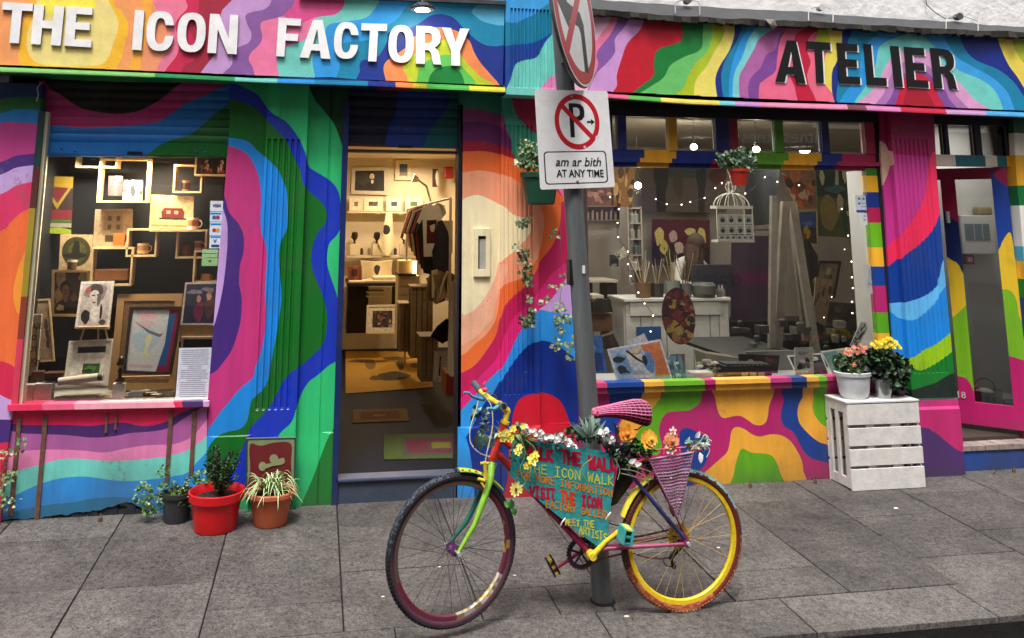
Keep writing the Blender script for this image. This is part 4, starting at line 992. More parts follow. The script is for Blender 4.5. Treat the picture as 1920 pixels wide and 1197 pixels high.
mb.build('door_glass',GLASS,leaf)
h = hp+dd*(sm1-.03)+nn*.0+Vector((0,0,1.98)); MB().box(-.012,.012,-.02,.0,-.05,.05,'#c9c9c9',at=h+nn*.012).build('handle',PAINT,leaf)
# step of the right doorway: blue riser, weathered boards
st2 = empty('door_step',(0,0,0)); st2.parent = shop
mb = MB(); mb.box(5.045,6.2,.0,.06,-.03,.150,'#1c4c9c'); mb.build('riser',MURAL,st2)
BOARD = M('weathered_board','#9a8a84',rough=.8,var=.4,scale=12,bump=.6,dirt=.3)
for i in range(9):
    x0 = 5.045+i*.125; MB().box(x0,x0+.119,-.012,.9,.1505,.192+rr.uniform(-.002,.002),'#998888').build('floorboard',BOARD,st2,bevel=.003)
# ------------------------------------------------------------------ pictures, boxes and small goods
WOODC = '#d9bd8c'
def blobpts(cx,cy,rx,ry,r,n=9,jag=.25):
    return smooth([(cx+rx*math.cos(2*math.pi*k/n)*(1+r.uniform(-jag,jag)),cy+ry*math.sin(2*math.pi*k/n)*(1+r.uniform(-jag,jag))) for k in range(n)],True,2)
def splash(pal,seed,n=14,size=.22):
    r = random.Random(seed); return [(r.choice(pal),blobpts(r.uniform(.02,.98),r.uniform(.02,.98),r.uniform(.3,1)*size,r.uniform(.3,1)*size,r)) for _ in range(n)]
def figure(pal,seed,cx=.5,cy=.62,skin='#d8b090',hair='#20150f',cloth='#222630',k=1.0):
    r = random.Random(seed); L = splash(pal,seed,7,.3)
    L += [(cloth,blobpts(cx,cy-.52*k,.34*k,.36*k,r,9,.15)),(skin,blobpts(cx,cy-.16*k,.07*k,.12*k,r,8,.1)),(hair,blobpts(cx,cy+.08*k,.17*k,.18*k,r,9,.12)),
          (skin,blobpts(cx,cy,.12*k,.16*k,r,10,.06)),(hair,blobpts(cx-.045*k,cy+.03*k,.022*k,.014*k,r,6,.1)),(hair,blobpts(cx+.05*k,cy+.03*k,.022*k,.014*k,r,6,.1)),
          (cloth,blobpts(cx,cy-.07*k,.04*k,.012*k,r,6,.1)),(pal[0],blobpts(cx+.05*k,cy-.5*k,.1*k,.2*k,r))]
    return L
def quadmap(q3):
    a,b,c_,d = q3            # tl tr br bl
    return lambda s,t: (d.lerp(c_,s)).lerp(a.lerp(b,s),t)
def flat(mb,W,n,rect,layers,base,off=0.0,th=None):
    """coloured flat print inside rect of the quad W"""
    s0,s1,t0,t1 = rect
    V,tris = partition([(s0,t0),(s1,t0),(s1,t1),(s0,t1)],[(c,[(s0+(s1-s0)*x,t0+(t1-t0)*y) for x,y in p]) for c,p in layers])
    cols = [lin(base)]+[lin(c) for c,_ in layers]
    for f,k in tris:
        f = list(f)
        if area([V[i] for i in f]) < 0: f = f[::-1]
        mb.add([W(V[i][0],V[i][1])-n*off for i in f],[tuple(range(len(f)))],cols[k])
    return mb
def pic(label,quad,Yt,Yb=None,cat='picture',name='framed_picture',fw=.02,fc='#2a1d16',mw=0.0,mc='#efe9dc',bg='#888888',L=(),th=.02,tile='X',group=None,mat=None,parent=None,glossy=False,tint=None):
    Yb = Yt if Yb is None else Yb
    q = T(tile,quad); q3 = [P(*q[0],Yt),P(*q[1],Yt),P(*q[2],Yb),P(*q[3],Yb)]
    W = quadmap(q3); n = (q3[2]-q3[3]).cross(q3[0]-q3[3]).normalized()      # towards the street
    wd = (q3[1]-q3[0]).length; ht = (q3[0]-q3[3]).length
    root = empty(name,(q3[3]+q3[2])/2,label,cat,group)
    if parent: root.parent = parent; root.location = (q3[3]+q3[2])/2-wloc(parent)
    fs,ft = fw/wd,fw/ht; ms,mt = mw/wd,mw/ht
    if fw > 0:
        mb = MB()
        for (s0,s1,t0,t1) in ((0,1,1-ft,1),(0,1,0,ft),(0,fs,ft,1-ft),(1-fs,1,ft,1-ft)):
            f4 = [W(s0,t0),W(s1,t0),W(s1,t1),W(s0,t1)]; mb.hexa(f4,[p-n*th for p in f4],fc)
        mb.build('frame',PRINT,root)
    mb = MB()
    o = min(.006,th*.4) if fw > 0 else 0
    if mw > 0:
        for (s0,s1,t0,t1) in ((fs,1-fs,1-ft-mt,1-ft),(fs,1-fs,ft,ft+mt),(fs,fs+ms,ft+mt,1-ft-mt),(1-fs-ms,1-fs,ft+mt,1-ft-mt)):
            mb.add([W(s0,t0)-n*o,W(s1,t0)-n*o,W(s1,t1)-n*o,W(s0,t1)-n*o],[(0,1,2,3)],mc)
    flat(mb,W,n,(fs+ms,1-fs-ms,ft+mt,1-ft-mt),L,bg,o)
    f4 = [W(fs,ft),W(1-fs,ft),W(1-fs,1-ft),W(fs,1-ft)]
    b4 = [p-n*th for p in f4]; f5 = [p-n*o for p in f4]
    mb.add(f5+b4,[(7,6,5,4),(0,4,5,1),(1,5,6,2),(2,6,7,3),(3,7,4,0)],mc if mw > 0 else bg)
    mb.build('picture',mat or ART,root)
    return root
def boxshelf(u0,v0,u1,v1,label,Y=.42,d=.13,t=.013,c=WOODC):
    a = P((u0+u1)/2,v0,Y); b = P((u0+u1)/2,v1,Y); l = P(u0,(v0+v1)/2,Y); r = P(u1,(v0+v1)/2,Y)
    x0,x1,z0,z1 = l.x,r.x,b.z,a.z
    root = empty('box_shelf',((x0+x1)/2,Y+d/2,z0),label,'box shelf','open wooden box shelves hung in the display window')
    for q in ((x0,x1,z1-t,z1),(x0,x1,z0,z0+t),(x0,x0+t,z0+t,z1-t),(x1-t,x1,z0+t,z1-t)):
        MB().box(q[0],q[1],Y,Y+d,q[2],q[3],c).build('board',SHELFW,root)
    return x0+t,x1-t,z0+t,z1-t,root
SHELFW = M('pale_pine',attr=True,rough=.55,var=.2,scale=20,bump=.2)
def mug(x,y,z,r,h,col,label,band=None,handle=1,parent=None):
    root = empty('mug',(x,y,z),label,'mug')
    mb = MB().lathe([(r*.85,0),(r,h*.08),(r,h),(r*.9,h),(r*.88,h*.1),(0.001,h*.1)],(x,y,z),col,20)
    if band: mb.lathe([(r*1.004,h*.3),(r*1.004,h*.8)],(x,y,z),band,20)
    mb.build('cup',PRINT,root)
    mb = MB().tube([(x+handle*(r+h*.28*math.sin(a)),y,z+h*.5-h*.3*math.cos(a)) for a in [i*math.pi/8 for i in range(9)]],h*.055,col,6); mb.build('handle',PRINT,root)
    return root
# back of the display window
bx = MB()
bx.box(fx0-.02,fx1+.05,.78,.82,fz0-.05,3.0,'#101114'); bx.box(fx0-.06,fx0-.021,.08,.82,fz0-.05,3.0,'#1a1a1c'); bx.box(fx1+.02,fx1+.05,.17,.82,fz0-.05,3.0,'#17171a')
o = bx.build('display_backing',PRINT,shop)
MB().box(fx0-.02,fx1+.02,.071,.78,fz0-.03,fz0+.004,'#c6c2b8').build('display_floor',PRINT,shop)
MB().box(fx0+.046,fx1-.001,.045,.050,fz0+.012,fz1+.02,'#ffffff').build('window_pane',CLEAR,shop)
x0,x1,z0,z1,_ = boxshelf(143,262,221,315,'pale box shelf at the top left of the display window, half behind the shutter',Y=.40)
x0,x1,z0,z1,_ = boxshelf(184,297,278,380,'large pale box shelf holding two little prints, under the shutter',Y=.36)
pic('small dark red print leaning in the large upper box shelf',[(611,990),(692,992),(688,1103),(608,1100)],.46,.44,fw=0,bg='#3a1c18',L=figure(['#8a5040','#c8a080','#5a2820'],1,hair='#1a0d0a',cloth='#602a22'),tile='A',name='small_print',cat='print')
pic('small white print of a dark splash figure leaning in the large upper box shelf',[(696,1012),(802,1016),(798,1134),(690,1128)],.42,.39,fw=0,bg='#dcd2b8',L=[(c,p) for c,p in splash(['#222222','#555045','#2c2c2c'],4,8,.14)]+[('#1c1c1c',blobpts(.5,.5,.14,.28,random.Random(2)))],tile='A',name='small_print',cat='print')
boxshelf(325,309,379,362,'small square box shelf holding a printed tin, upper right of the window',Y=.40)
a = P(347,354,.44); tag(MB().lathe([(.030,0),(.030,.075),(.026,.078),(.001,.078)],(a.x,.46,P(347,358,.44).z),'#7a5a40',18).lathe([(.0306,.012),(.0306,.06)],(a.x,.46,P(347,358,.44).z),'#2c1a12',18).build('tin',PRINT),'printed brown tin inside the small square box shelf, upper right of the window','tin')
boxshelf(366,262,428,330,'box shelf with two red portraits at the upper right corner of the display',Y=.34)
for i,(u0,u1) in enumerate(((381,398),(408,421))):
    pic(['left one of two red and white portraits in the upper right box shelf','right one of two red and white portraits in the upper right box shelf'][i],[(u0,301),(u1,301),(u1,325),(u0,325)],.40,.39,fw=0,bg='#3a0e0a',L=figure(['#a03020','#e8c0a0'],20+i,.5,.55,'#f0d8c0','#180808','#b04030',1.3),name='small_print',cat='print')
pic('cream canvas with a faint sketch of a tall building in the middle of the display',[(536,-20),(745,-22),(742,192),(522,190)],.50,fw=0,bg='#b9a27c',L=[('#a48d68',[(.25,.3),(.75,.3),(.75,.95),(.25,.95)])]+[('#5a4a36',[(x,y),(x+.1,y),(x+.1,y+.13),(x,y+.13)]) for x in (.35,.58) for y in (.45,.68)]+[('#4a3c2c',[(.3,.12),(.95,.12),(.95,.3),(.3,.3)])],tile='D',name='canvas',cat='picture')
pic('cream canvas with a dark red tram picture behind the orange mug',[(850,1095),(1090,1105),(1085,1290),(838,1285)],.46,fw=0,bg='#ccb286',L=[('#8f7a58',[(.05,.05),(.95,.05),(.95,.12),(.05,.12)]),('#6a1c1c',[(.28,.30),(.78,.30),(.80,.50),(.74,.62),(.32,.62),(.26,.50)]),('#b8a08a',[(.38,.44),(.47,.44),(.47,.54),(.38,.54)]),('#b8a08a',[(.56,.44),(.65,.44),(.65,.54),(.56,.54)]),('#2a1412',[(.22,.27),(.84,.27),(.84,.32),(.22,.32)])],tile='A',name='canvas',cat='picture')
a = P(360,431,.36); mug(a.x,.39,a.z,.040,.088,'#e9dcc4','white mug with an orange picture standing on the middle ledge','#c06a1c',1)
tag(MB().box(P(280,430,.34).x,P(380,430,.34).x,.34,.50,P(300,431,.34).z-.014,P(300,431,.34).z,'#dcc08c').build('ledge',SHELFW),'pale ledge under the orange picture mug and the tram canvas','ledge')
for (q,lab) in (((237,429,294,482),'small box shelf with a tan mug, centre of the display'),((330,431,387,485),'small box shelf with a brown jar and a tan mug, right of centre'),((169,464,248,537),'wide dark box shelf with a brown loaf-shaped block, left of centre'),((362,470,412,531),'box shelf behind the green stickers at the right edge')):
    boxshelf(*q,lab,Y=.38)
a = P(266,476,.42); mug(a.x,.44,a.z,.042,.075,'#b7966a','tan mug in the small centre box shelf','#8f6a40',1)
a = P(347,479,.42); tag(MB().lathe([(.034,0),(.036,.07),(.03,.078),(.001,.078)],(a.x,.46,a.z),'#6a4424',16).build('jar',PRINT),'brown jar beside a mug in the box shelf right of centre','jar')
a = P(371,470,.42); mug(a.x,.44,a.z,.028,.07,'#c39c6c','tan patterned mug beside a brown jar in a box shelf','#8a5c34',1)
a = P(384,527,.42); mug(a.x,.45,a.z,.034,.05,'#b8834e','brown mug behind the green stickers',None,1)
tag(MB().slab(176,505,240,526,.42,.08,'#7d4f28').build('wood_block',SHELFW,bevel=.008),'brown block lying in the wide dark box shelf','block')
pic('square cream canvas with a dark green round tree picture',[(340,122),(520,125),(508,326),(330,322)],.34,fw=0,bg='#cdb384',L=[('#3b3d18',ell(.52,.52,.45,.42,24,2)),('#5a5a20',ell(.55,.5,.3,.3,18,2)),('#1b1c10',blobpts(.52,.62,.12,.24,random.Random(3))),('#1b1c10',blobpts(.5,.4,.34,.09,random.Random(5)))],tile='D',name='canvas',cat='picture')
a = P(134,505,.30); tag(MB().lathe([(.030,0),(.034,.06),(.034,.066),(.001,.066)],(a.x,.31,a.z),'#5e4630',16).lathe([(.0345,.05),(.0345,.064)],(a.x,.31,a.z),'#d6ccb4',16).build('jar',PRINT),'small dark jar with a white rim before the round tree canvas','jar')
tag(MB().slab(212,438,233,461,.40,.03,'#a8661c').build('card',PRINT),'ochre painted card leaning between the sketch canvas and the centre box shelf','card')
pic('brown framed painting of two dark figures on the left of the display',[(292,323),(503,322),(498,586),(286,584)],.40,fw=.018,fc='#d8bd8e',bg='#463224',L=figure(['#2a1c14','#7a5a3c','#a88a60'],9,.35,.55,'#8a6a48','#120c08','#33241a')+[('#c8b08a',blobpts(.2,.15,.12,.08,random.Random(3)))],tile='D')
pic('poster with a yellow and red triangle at the left edge of the display',[(248,990),(412,996),(400,1320),(225,1310)],.50,fw=0,bg='#2a1a14',tile='A',name='poster',cat='poster',mat=PRINT,
    L=[('#8c7218',[(.0,.82),(1,.80),(1,1),(0,1)]),('#5c1418',[(.02,.8),(.95,.8),(.5,.46)]),('#86701c',[(.02,.8),(.12,.8),(.5,.52),(.85,.8),(.95,.8),(.5,.42)]),('#641820',[(.0,.22),(1,.24),(1,.42),(0,.40)]),('#38561c',[(0,.16),(1,.18),(1,.25),(0,.23)]),('#8c8878',[(0,.1),(1,.12),(1,.19),(0,.17)]),('#8a9a20',[(0,0),(1,0),(1,.08),(.6,.11),(0,.07)])])
r0 = pic('black and white ink portrait of a man resting on a small tabletop easel',[(456,388),(642,384),(612,656),(420,650)],.26,.19,fw=.0,mw=.016,mc='#e9e6e2',bg='#c8c2c0',tile='D',name='portrait_print',cat='portrait',L=[('#8d8288',blobpts(.5,.8,.42,.2,random.Random(1))),('#3c3436',blobpts(.52,.86,.24,.13,random.Random(4))),('#d9d3d0',blobpts(.46,.66,.18,.2,random.Random(8),10,.1)),('#2c2a2c',blobpts(.42,.72,.07,.02,random.Random(3))),('#2c2a2c',blobpts(.58,.73,.06,.02,random.Random(6))),('#6a6266',blobpts(.62,.62,.07,.16,random.Random(9))),('#4b3f3f',blobpts(.47,.55,.07,.02,random.Random(3))),
     ('#1d1d20',blobpts(.24,.22,.16,.16,random.Random(12))),('#f1eeec',blobpts(.55,.28,.2,.2,random.Random(14))),('#1d1d20',blobpts(.74,.34,.04,.2,random.Random(15))),('#45464e',blobpts(.82,.1,.13,.06,random.Random(16))),('#b05c58',blobpts(.2,.84,.1,.08,random.Random(17)))])
ez = empty('tabletop_easel',P(172,638,.26),'small pale easel under the black and white ink portrait','easel')
for a,b in (((158,615),(150,642)),((184,612),(184,640)),((197,612),(202,640))): MB().tube([P(*a,.235),P(*b,.25)],.006,'#d0b48a',6).build('leg',SHELFW,ez)
MB().slab(143,613,203,617,.18,.06,'#d8bd92').build('ledge',SHELFW,ez)
pic('tall cream picture with dark berries leaning in the left corner',[(165,490),(280,483),(306,836),(215,842)],.36,.30,fw=.012,fc='#cbb083',bg='#9c8468',L=[('#4c3428',blobpts(.72,.6,.12,.1,random.Random(3))),('#3c3430',blobpts(.74,.42,.12,.1,random.Random(4))),('#5c2c30',blobpts(.72,.26,.12,.08,random.Random(5)))],tile='D')
sg = pic('upright hand-lettered yellow card in the left corner of the display',[(158,640),(206,645),(206,862),(132,866)],.16,.14,fw=.004,fc='#3a3a2c',bg='#b9b27c',tile='D',name='lettered_card',cat='sign',mat=PRINT)
mb = MB().slab(43,590,73,705,.20,.02,'#b9b2a4'); tag(mb.build('white_board',PRINT),'plain white board behind the yellow lettered card','board')
pic('large bare tan frame standing behind the black framed poster',[(662,458),(1028,455),(985,1000),(612,1000)],.40,.34,fw=.05,fc='#b08c5c',bg='#7a5f40',tile='D',th=.03)
pic('black framed blue poster with a white sheet taped over its left half',[(728,530),(1030,528),(962,918),(690,905)],.24,.16,fw=.022,fc='#2c211d',bg='#1c62a8',tile='D',mat=PRINT,name='framed_poster',cat='poster',th=.025,
    L=[('#a01c54',[(0,.94),(1,.94),(1,1),(0,1)]),('#8c1c48',[(.9,0),(1,0),(1,1),(.93,1)]),('#1a5ca8',blobpts(.82,.5,.1,.3,random.Random(3))),('#8c2050',[(0,0),(1,0),(1,.1),(0,.1)]),
       ('#dce6ee',[(-.02,0),(.69,0),(.80,.45),(.79,1.0),(.02,1.0),(-.02,.5)]),('#f0c8d4',blobpts(.32,.9,.25,.06,random.Random(7))),('#e8cdd8',blobpts(.3,.76,.22,.07,random.Random(9))),('#bcdcf4',blobpts(.35,.5,.3,.2,random.Random(10))),('#ecf0c4',blobpts(.42,.5,.085,.1,random.Random(13))),('#ecf0c4',blobpts(.4,.33,.05,.12,random.Random(14))),
       ('#ecf0c4',blobpts(.41,.25,.08,.04,random.Random(16))),('#7a7688',[(.05,.82),(.42,.66),(.66,.60),(.74,.63),(.67,.55),(.4,.62)]),('#d8c4d4',[(.05,.05),(.6,.05),(.6,.1),(.05,.1)])])
mb = MB().slab(226,706,318,712,.13,.05,'#c6a070'); e2 = tag(mb.build('easel_ledge',SHELFW),'wooden ledge carrying the black framed poster','ledge')
pic('white edged print of two people against a navy sky, right side of the display',[(1042,393),(1232,391),(1232,632),(1014,632)],.22,.17,fw=.0,mw=.012,mc='#d9d0c2',bg='#27304e',tile='D',L=[('#8d8fa0',blobpts(.3,.8,.25,.06,random.Random(3))),('#8d8fa0',blobpts(.7,.86,.2,.05,random.Random(4))),('#7a2c50',blobpts(.45,.28,.14,.26,random.Random(5))),('#c09070',blobpts(.42,.62,.07,.09,random.Random(6))),('#5a4440',blobpts(.78,.4,.16,.3,random.Random(8))),('#c8a07c',blobpts(.74,.68,.09,.11,random.Random(9))),('#a8764c',blobpts(.78,.8,.09,.05,random.Random(10)))],name='print',cat='print')
mb = MB().slab(337,608,410,640,.30,.03,'#a98558'); tag(mb.build('wooden_crate_side',SHELFW),'tan wooden board under the navy print','board')
pic('bare pale frame behind the printed notice',[(1020,700),(1215,698),(1215,800),(1012,800)],.28,fw=.016,fc='#d7cdb8',bg='#1a1714',tile='D')
pic('white picture frame with a small green landscape in a wide mount',[(388,722),(638,708),(606,972),(356,962)],.22,.12,fw=.014,fc='#cfcabf',mw=.03,mc='#d2d0cb',bg='#dcdad4',tile='D',L=[('#0f0d0c',[(.1,.8),(1,.8),(1,1.0),(.1,1)]),('#2c5a24',[(.33,.12),(.88,.12),(.88,.45),(.33,.45)]),('#5c8a38',blobpts(.6,.3,.2,.08,random.Random(1))),('#183c18',blobpts(.5,.22,.16,.05,random.Random(5)))],th=.04)
a,b = P(110,716,.10),P(194,706,.10); mb = MB().tube([a,b],.026,'#d6d0c4',14).tube([b.lerp(a,.12),b.lerp(a,.02)],.0265,'#54565e',14); tag(mb.build('paper_roll',PRINT),'rolled white print lying in front of the small green landscape','paper roll')
bu = empty('bust',P(225,716,.11),'small black bust on a slim stem beside the black framed poster','bust')
a = P(228,680,.11); mb = MB().ball(a+Vector((0,0,.012)),.030,'#2a221c',14,(.85,1,1.15)).ball(a+Vector((-.02,-.012,-.004)),.012,'#2a221c',8,(1,1,1.3)); mb.build('head',PAINT,bu)
MB().lathe([(.030,0),(.028,.012),(.010,.02),(.012,.05),(.024,.062),(.010,.085),(.001,.09)],P(225,714,.11),'#2a221c',14).build('base',PAINT,bu)
tag(MB().slab(210,720,233,751,.085,.05,'#e6e4de').build('white_block',PRINT,bevel=.002),'upright white block at the front of the display','block')
tag(MB().slab(43,722,62,752,.10,.07,'#cfccc4').build('white_box',PRINT,bevel=.002),'left one of two white boxes in the bottom left corner of the display','box')
tag(MB().slab(63,720,95,752,.10,.09,'#d4d1ca').build('white_box',PRINT,bevel=.002),'right one of two white boxes in the bottom left corner of the display','box')
tag(MB().slab(58,697,80,720,.16,.06,'#5c3c2c').build('wood_block',SHELFW,bevel=.004),'dark brown block on the white boxes in the left corner','block')
for i,(u0,u1,v,c) in enumerate([(82,118,700,'#5a3a30'),(240,268,738,'#b8cdd2'),(272,292,742,'#4a2c28'),(294,326,735,'#8c8c74'),(100,180,746,'#dedbd4'),(120,205,752,'#e7e5e0')]):
    mb = MB().slab(u0,v,u1,v+(8 if i < 4 else 3),.12+.03*(i % 3),.10,c)
    tag(mb.build('booklet',PRINT),['brown booklets lying right of the dark brown block','pale blue booklet lying right of the upright white block','dark red booklet in front of the black framed poster','grey green booklet beside the printed notice','white cards lying in front of the rolled print','white sheet lying at the very front of the display floor'][i],'booklet')
for i in range(7):
    u = 100+i*33; v = 737+(i % 3)*6; p = P(u,v,.15+.05*(i % 2)); c = ['#d0ccc2','#b7b2a6','#e4e1da','#a89e90','#cfd4d6','#ddd2c4','#c4bfb4'][i]
    tag(MB().box(-.05,.05,-.03,.03,0,.004,c,rot=Matrix.Rotation(R(20*i-50),3,'Z'),at=(p.x,.13+.06*(i % 3),fz0+.005+.004*i)).build('loose_card',PRINT),ORD[i]+' from the left of the loose pale cards on the display floor','card','loose cards strewn on the floor of the display window')
# string of small lights in the display
# ------------------------------------------------------------------ room seen through the doorway
WARM = M('warm_plaster','#d8c7a4',rough=.8,var=.08,scale=3,bump=.2)
FZ = P(740,893).z
rm = empty('shop_room',(0,0,0)); rm.parent = shop
FLOORM = M('dark_lino','#0b1222',rough=.6,var=.3,scale=5,bump=.2,dirt=0,spec=.12)
MB().box(-.3,2.0,.121,6.0,FZ-.05,FZ-.0005,'#333333').build('room_floor',FLOORM,rm)
MB().box(-.3,2.05,5.9,6.0,0,3.0,'#d8c7a4').build('room_wall',WARM,rm)
MB().box(-.36,-.3,.2,6.0,0,3.0,'#d8c7a4').build('room_wall',WARM,rm)
MB().box(1.95,2.05,.2,5.9,0,3.0,'#d8c7a4').build('room_wall',WARM,rm)
MB().box(-.3,1.95,.2,5.9,2.78,2.9,'#d8c7a4').build('room_ceiling',WARM,rm)
YB = 5.86
def light(name,loc,energy,col,size=.3,rot=(0,0,0),kind='AREA'):
    l = bpy.data.lights.new(name,kind); l.energy = energy; l.color = col
    if kind == 'AREA': l.size = size
    else: l.shadow_soft_size = size
    o = bpy.data.objects.new(name,l); C.objects.link(o); o.location = loc; o.rotation_euler = rot; return o
LE = M('lamp_glow','#ffffff',emit='#ffe2b0',es=14)
for i,(x,y,e) in enumerate([(.9,4.6,14),(1.3,5.3,9),(1.25,2.3,2.2)]):
    light('ceiling_lamp_light',(x,y,2.66),e,(1,.80,.57),.18)
light('display_lamp_and_fill',((fx0+fx1)/2+.1,.30,fz1-.02),10,(1,.78,.52),.25)
light('display_lamp_and_fill',(fx0+.35,.22,fz1-.02),12.0,(1,.88,.72),.15)  # front light doubles as fill, making up for weak daylight on the goods
# pictures on the back wall
pic('dark oil portrait in a mottled white frame on the back wall',[(660,314),(727,313),(727,366),(658,364)],YB,fw=.05,fc='#c9bda2',bg='#241f18',L=[('#3a3326',blobpts(.3,.6,.3,.3,random.Random(2))),('#15120f',blobpts(.62,.22,.22,.26,random.Random(5))),('#14100e',blobpts(.58,.86,.11,.09,random.Random(4))),('#d8c0a4',blobpts(.58,.72,.085,.15,random.Random(3),9,.08)),('#e8dccc',blobpts(.6,.45,.05,.1,random.Random(8))),('#4a1c18',blobpts(.585,.64,.03,.02,random.Random(9)))])
pic('small blue seascape in a white mount near the top of the back wall',[(741,300),(772,300),(772,338),(741,338)],YB,fw=.02,fc='#d5c49c',mw=.04,mc='#e0d2b0',bg='#3d5662',L=[('#8a7a5c',[(0,0),(1,0),(1,.3),(0,.3)])])
for i,(u0,u1,c,lab) in enumerate([(655,681,'#6a5844','leftmost of four small pictures standing on the upper shelf'),(682,718,'#5a4c3c','second small picture from the left on the upper shelf, brown scene'),(724,754,'#2c3a58','small picture with a navy square on the upper shelf'),(760,792,'#4a6624','small picture with a green square on the upper shelf')]):
    pic(lab,[(u0,369),(u1,369),(u1,396),(u0,396)],YB-.06,YB-.10,fw=.02,fc='#d8c69c',mw=.05,mc='#e4d6b4',bg=c,L=splash([c,'#2a2018','#9a8a6c'],30+i,5,.2) if i < 2 else ())
def shelf(u0,u1,v,Y,d,lab,c='#e2d2ac'):
    tag(MB().slab(u0,v,u1,v+3.2,Y-d,d,c).build('wall_shelf',WARM),lab,'shelf')
shelf(652,802,397,YB,.16,'upper white wall shelf carrying four small pictures')
shelf(650,790,480,YB,.18,'lower white wall shelf carrying small black busts')
def bust(u,v,Y,lab,h=.22):
    p = P(u,v,Y); r = empty('bust',p,lab,'bust','small black busts on the lower wall shelf')
    MB().box(-h*.26,h*.26,-h*.2,h*.2,0,h*.72,'#dac9a2',at=p).build('plinth',PRINT,r)
    mb = MB().lathe([(h*.12,0),(h*.06,h*.08),(h*.07,h*.2),(h*.16,h*.3),(h*.21,h*.5),(h*.17,h*.68),(h*.001,h*.74)],p+Vector((0,0,h*.72)),'#1c1310',12).ball(p+Vector((-h*.2,-h*.05,h*1.12)),h*.05,'#1c1310',6); mb.build('head',PAINT,r)
for i,u in enumerate((664,706,757)): bust(u,479,YB-.14,['left one of three small black busts on the lower wall shelf','middle one of three small black busts on the lower wall shelf','right one of three small black busts, beside the shirts'][i])
for i,(u,v) in enumerate(((678,478),(692,478),(741,478))):
    p = P(u,v,YB-.12); tag(MB().lathe([(.02,0),(.022,.07),(.012,.09),(.001,.095)],p,['#3a2a20','#8a7a5c','#4c3c30'][i],10).build('figurine',PAINT),['tiny dark figurine between the left and middle busts','tiny pale figurine next to the middle bust','tiny brown figurine right of the hanging bag'][i],'figurine')
# cloth goods
def cloth(name,lab,cat,pts,Y,col,layers=(),d=.03,group=None,wav=.02,fold=9,parent=None):
    """hanging fabric: outline in sight points, gently folded"""
    Y0 = Y; o2 = [(lambda w: (w.x,w.z))(P(u,v,Y)) for u,v in pts]
    ls = [(c,[(lambda w: (w.x,w.z))(P(u,v,Y)) for u,v in p]) for c,p in layers]
    xs = [p[0] for p in o2]; zs_ = [p[1] for p in o2]; w_ = max(xs)-min(xs)
    n = 14; lines = [[(min(xs)+w_*i/n,min(zs_)-.1),(min(xs)+w_*i/n,max(zs_)+.1)] for i in range(1,n)]+[[(min(xs)-.1,min(zs_)+(max(zs_)-min(zs_))*i/5),(max(xs)+.1,min(zs_)+(max(zs_)-min(zs_))*i/5)] for i in range(1,5)]
    V,tris = partition(o2,ls,lines); cols = [lin(col)]+[lin(c) for c,_ in ls]; mb = MB()
    H = max(zs_)-min(zs_)
    def W(p): return (p[0],Y0+wav*math.sin((p[0]-min(xs))/w_*fold+1.3*math.sin((p[1]-min(zs_))*3))*(.3+.7*(max(zs_)-p[1])/H),p[1])
    cnt = {}
    for f,k in tris:
        f = list(f)
        if area([V[i] for i in f]) < 0: f = f[::-1]
        for i in range(len(f)):
            e = (f[i],f[(i+1) % len(f)]); r_ = (e[1],e[0])
            if r_ in cnt: del cnt[r_]
            else: cnt[e] = k
        q = [W(V[i]) for i in f]; mb.add(q,[tuple(range(len(f)))],cols[k],True)
        mb.add([(a,b+d,c_) for a,b,c_ in q],[tuple(range(len(f)-1,-1,-1))],cols[k],True)
    for (a,b),k in cnt.items():
        p,q = W(V[a]),W(V[b]); mb.add([p,(p[0],p[1]+d,p[2]),(q[0],q[1]+d,q[2]),q],[(0,1,2,3)],cols[k],True)
    o = mb.build(name,FABRIC,parent)
    if parent is None: tag(o,lab,cat,group)
    return o
FABRIC = M('woven_cloth',attr=True,rough=.85,var=.12,scale=60,bump=.3)
TILE_E = lambda pts: T('E',pts)
def e5(pts): return [(620+x/3.989,260+y/3.99) for x,y in pts]       # the enlargement of the doorway
cloth('cloth_bag','cream cloth bag with a dark printed head hanging from the upper shelf','bag',e5([(415,555),(460,555),(470,700),(485,790),(430,880),(395,860),(355,780),(390,740),(400,640)]),YB-.25,'#e8d6ac',[('#2a2420',smooth(e5([(390,670),(410,645),(440,660),(445,690),(430,715),(400,715)]),True))])
cloth('tea_towel','cream cloth hanging between the bag and the clothes rail','towel',e5([(590,555),(640,560),(640,700),(600,780),(540,750),(575,650)]),YB-.3,'#e4d0a4')
cloth('cushion','cream cushion with a dark printed head on the dark desk','cushion',e5([(225,915),(340,925),(462,912),(455,980),(462,1045),(340,1060),(235,1055),(235,985)]),YB-.5,'#dcc79c',[('#3a3028',smooth(e5([(325,965),(345,945),(370,960),(365,990),(350,1020),(330,1005)]),True))],d=.12)
cloth('cushion','small reddish cushion at the left end of the dark desk','cushion',e5([(130,955),(225,960),(228,1060),(128,1060)]),YB-.48,'#8a4a34',[('#3a2018',smooth(e5([(160,980),(200,980),(195,1030),(160,1025)]),True))],d=.1)
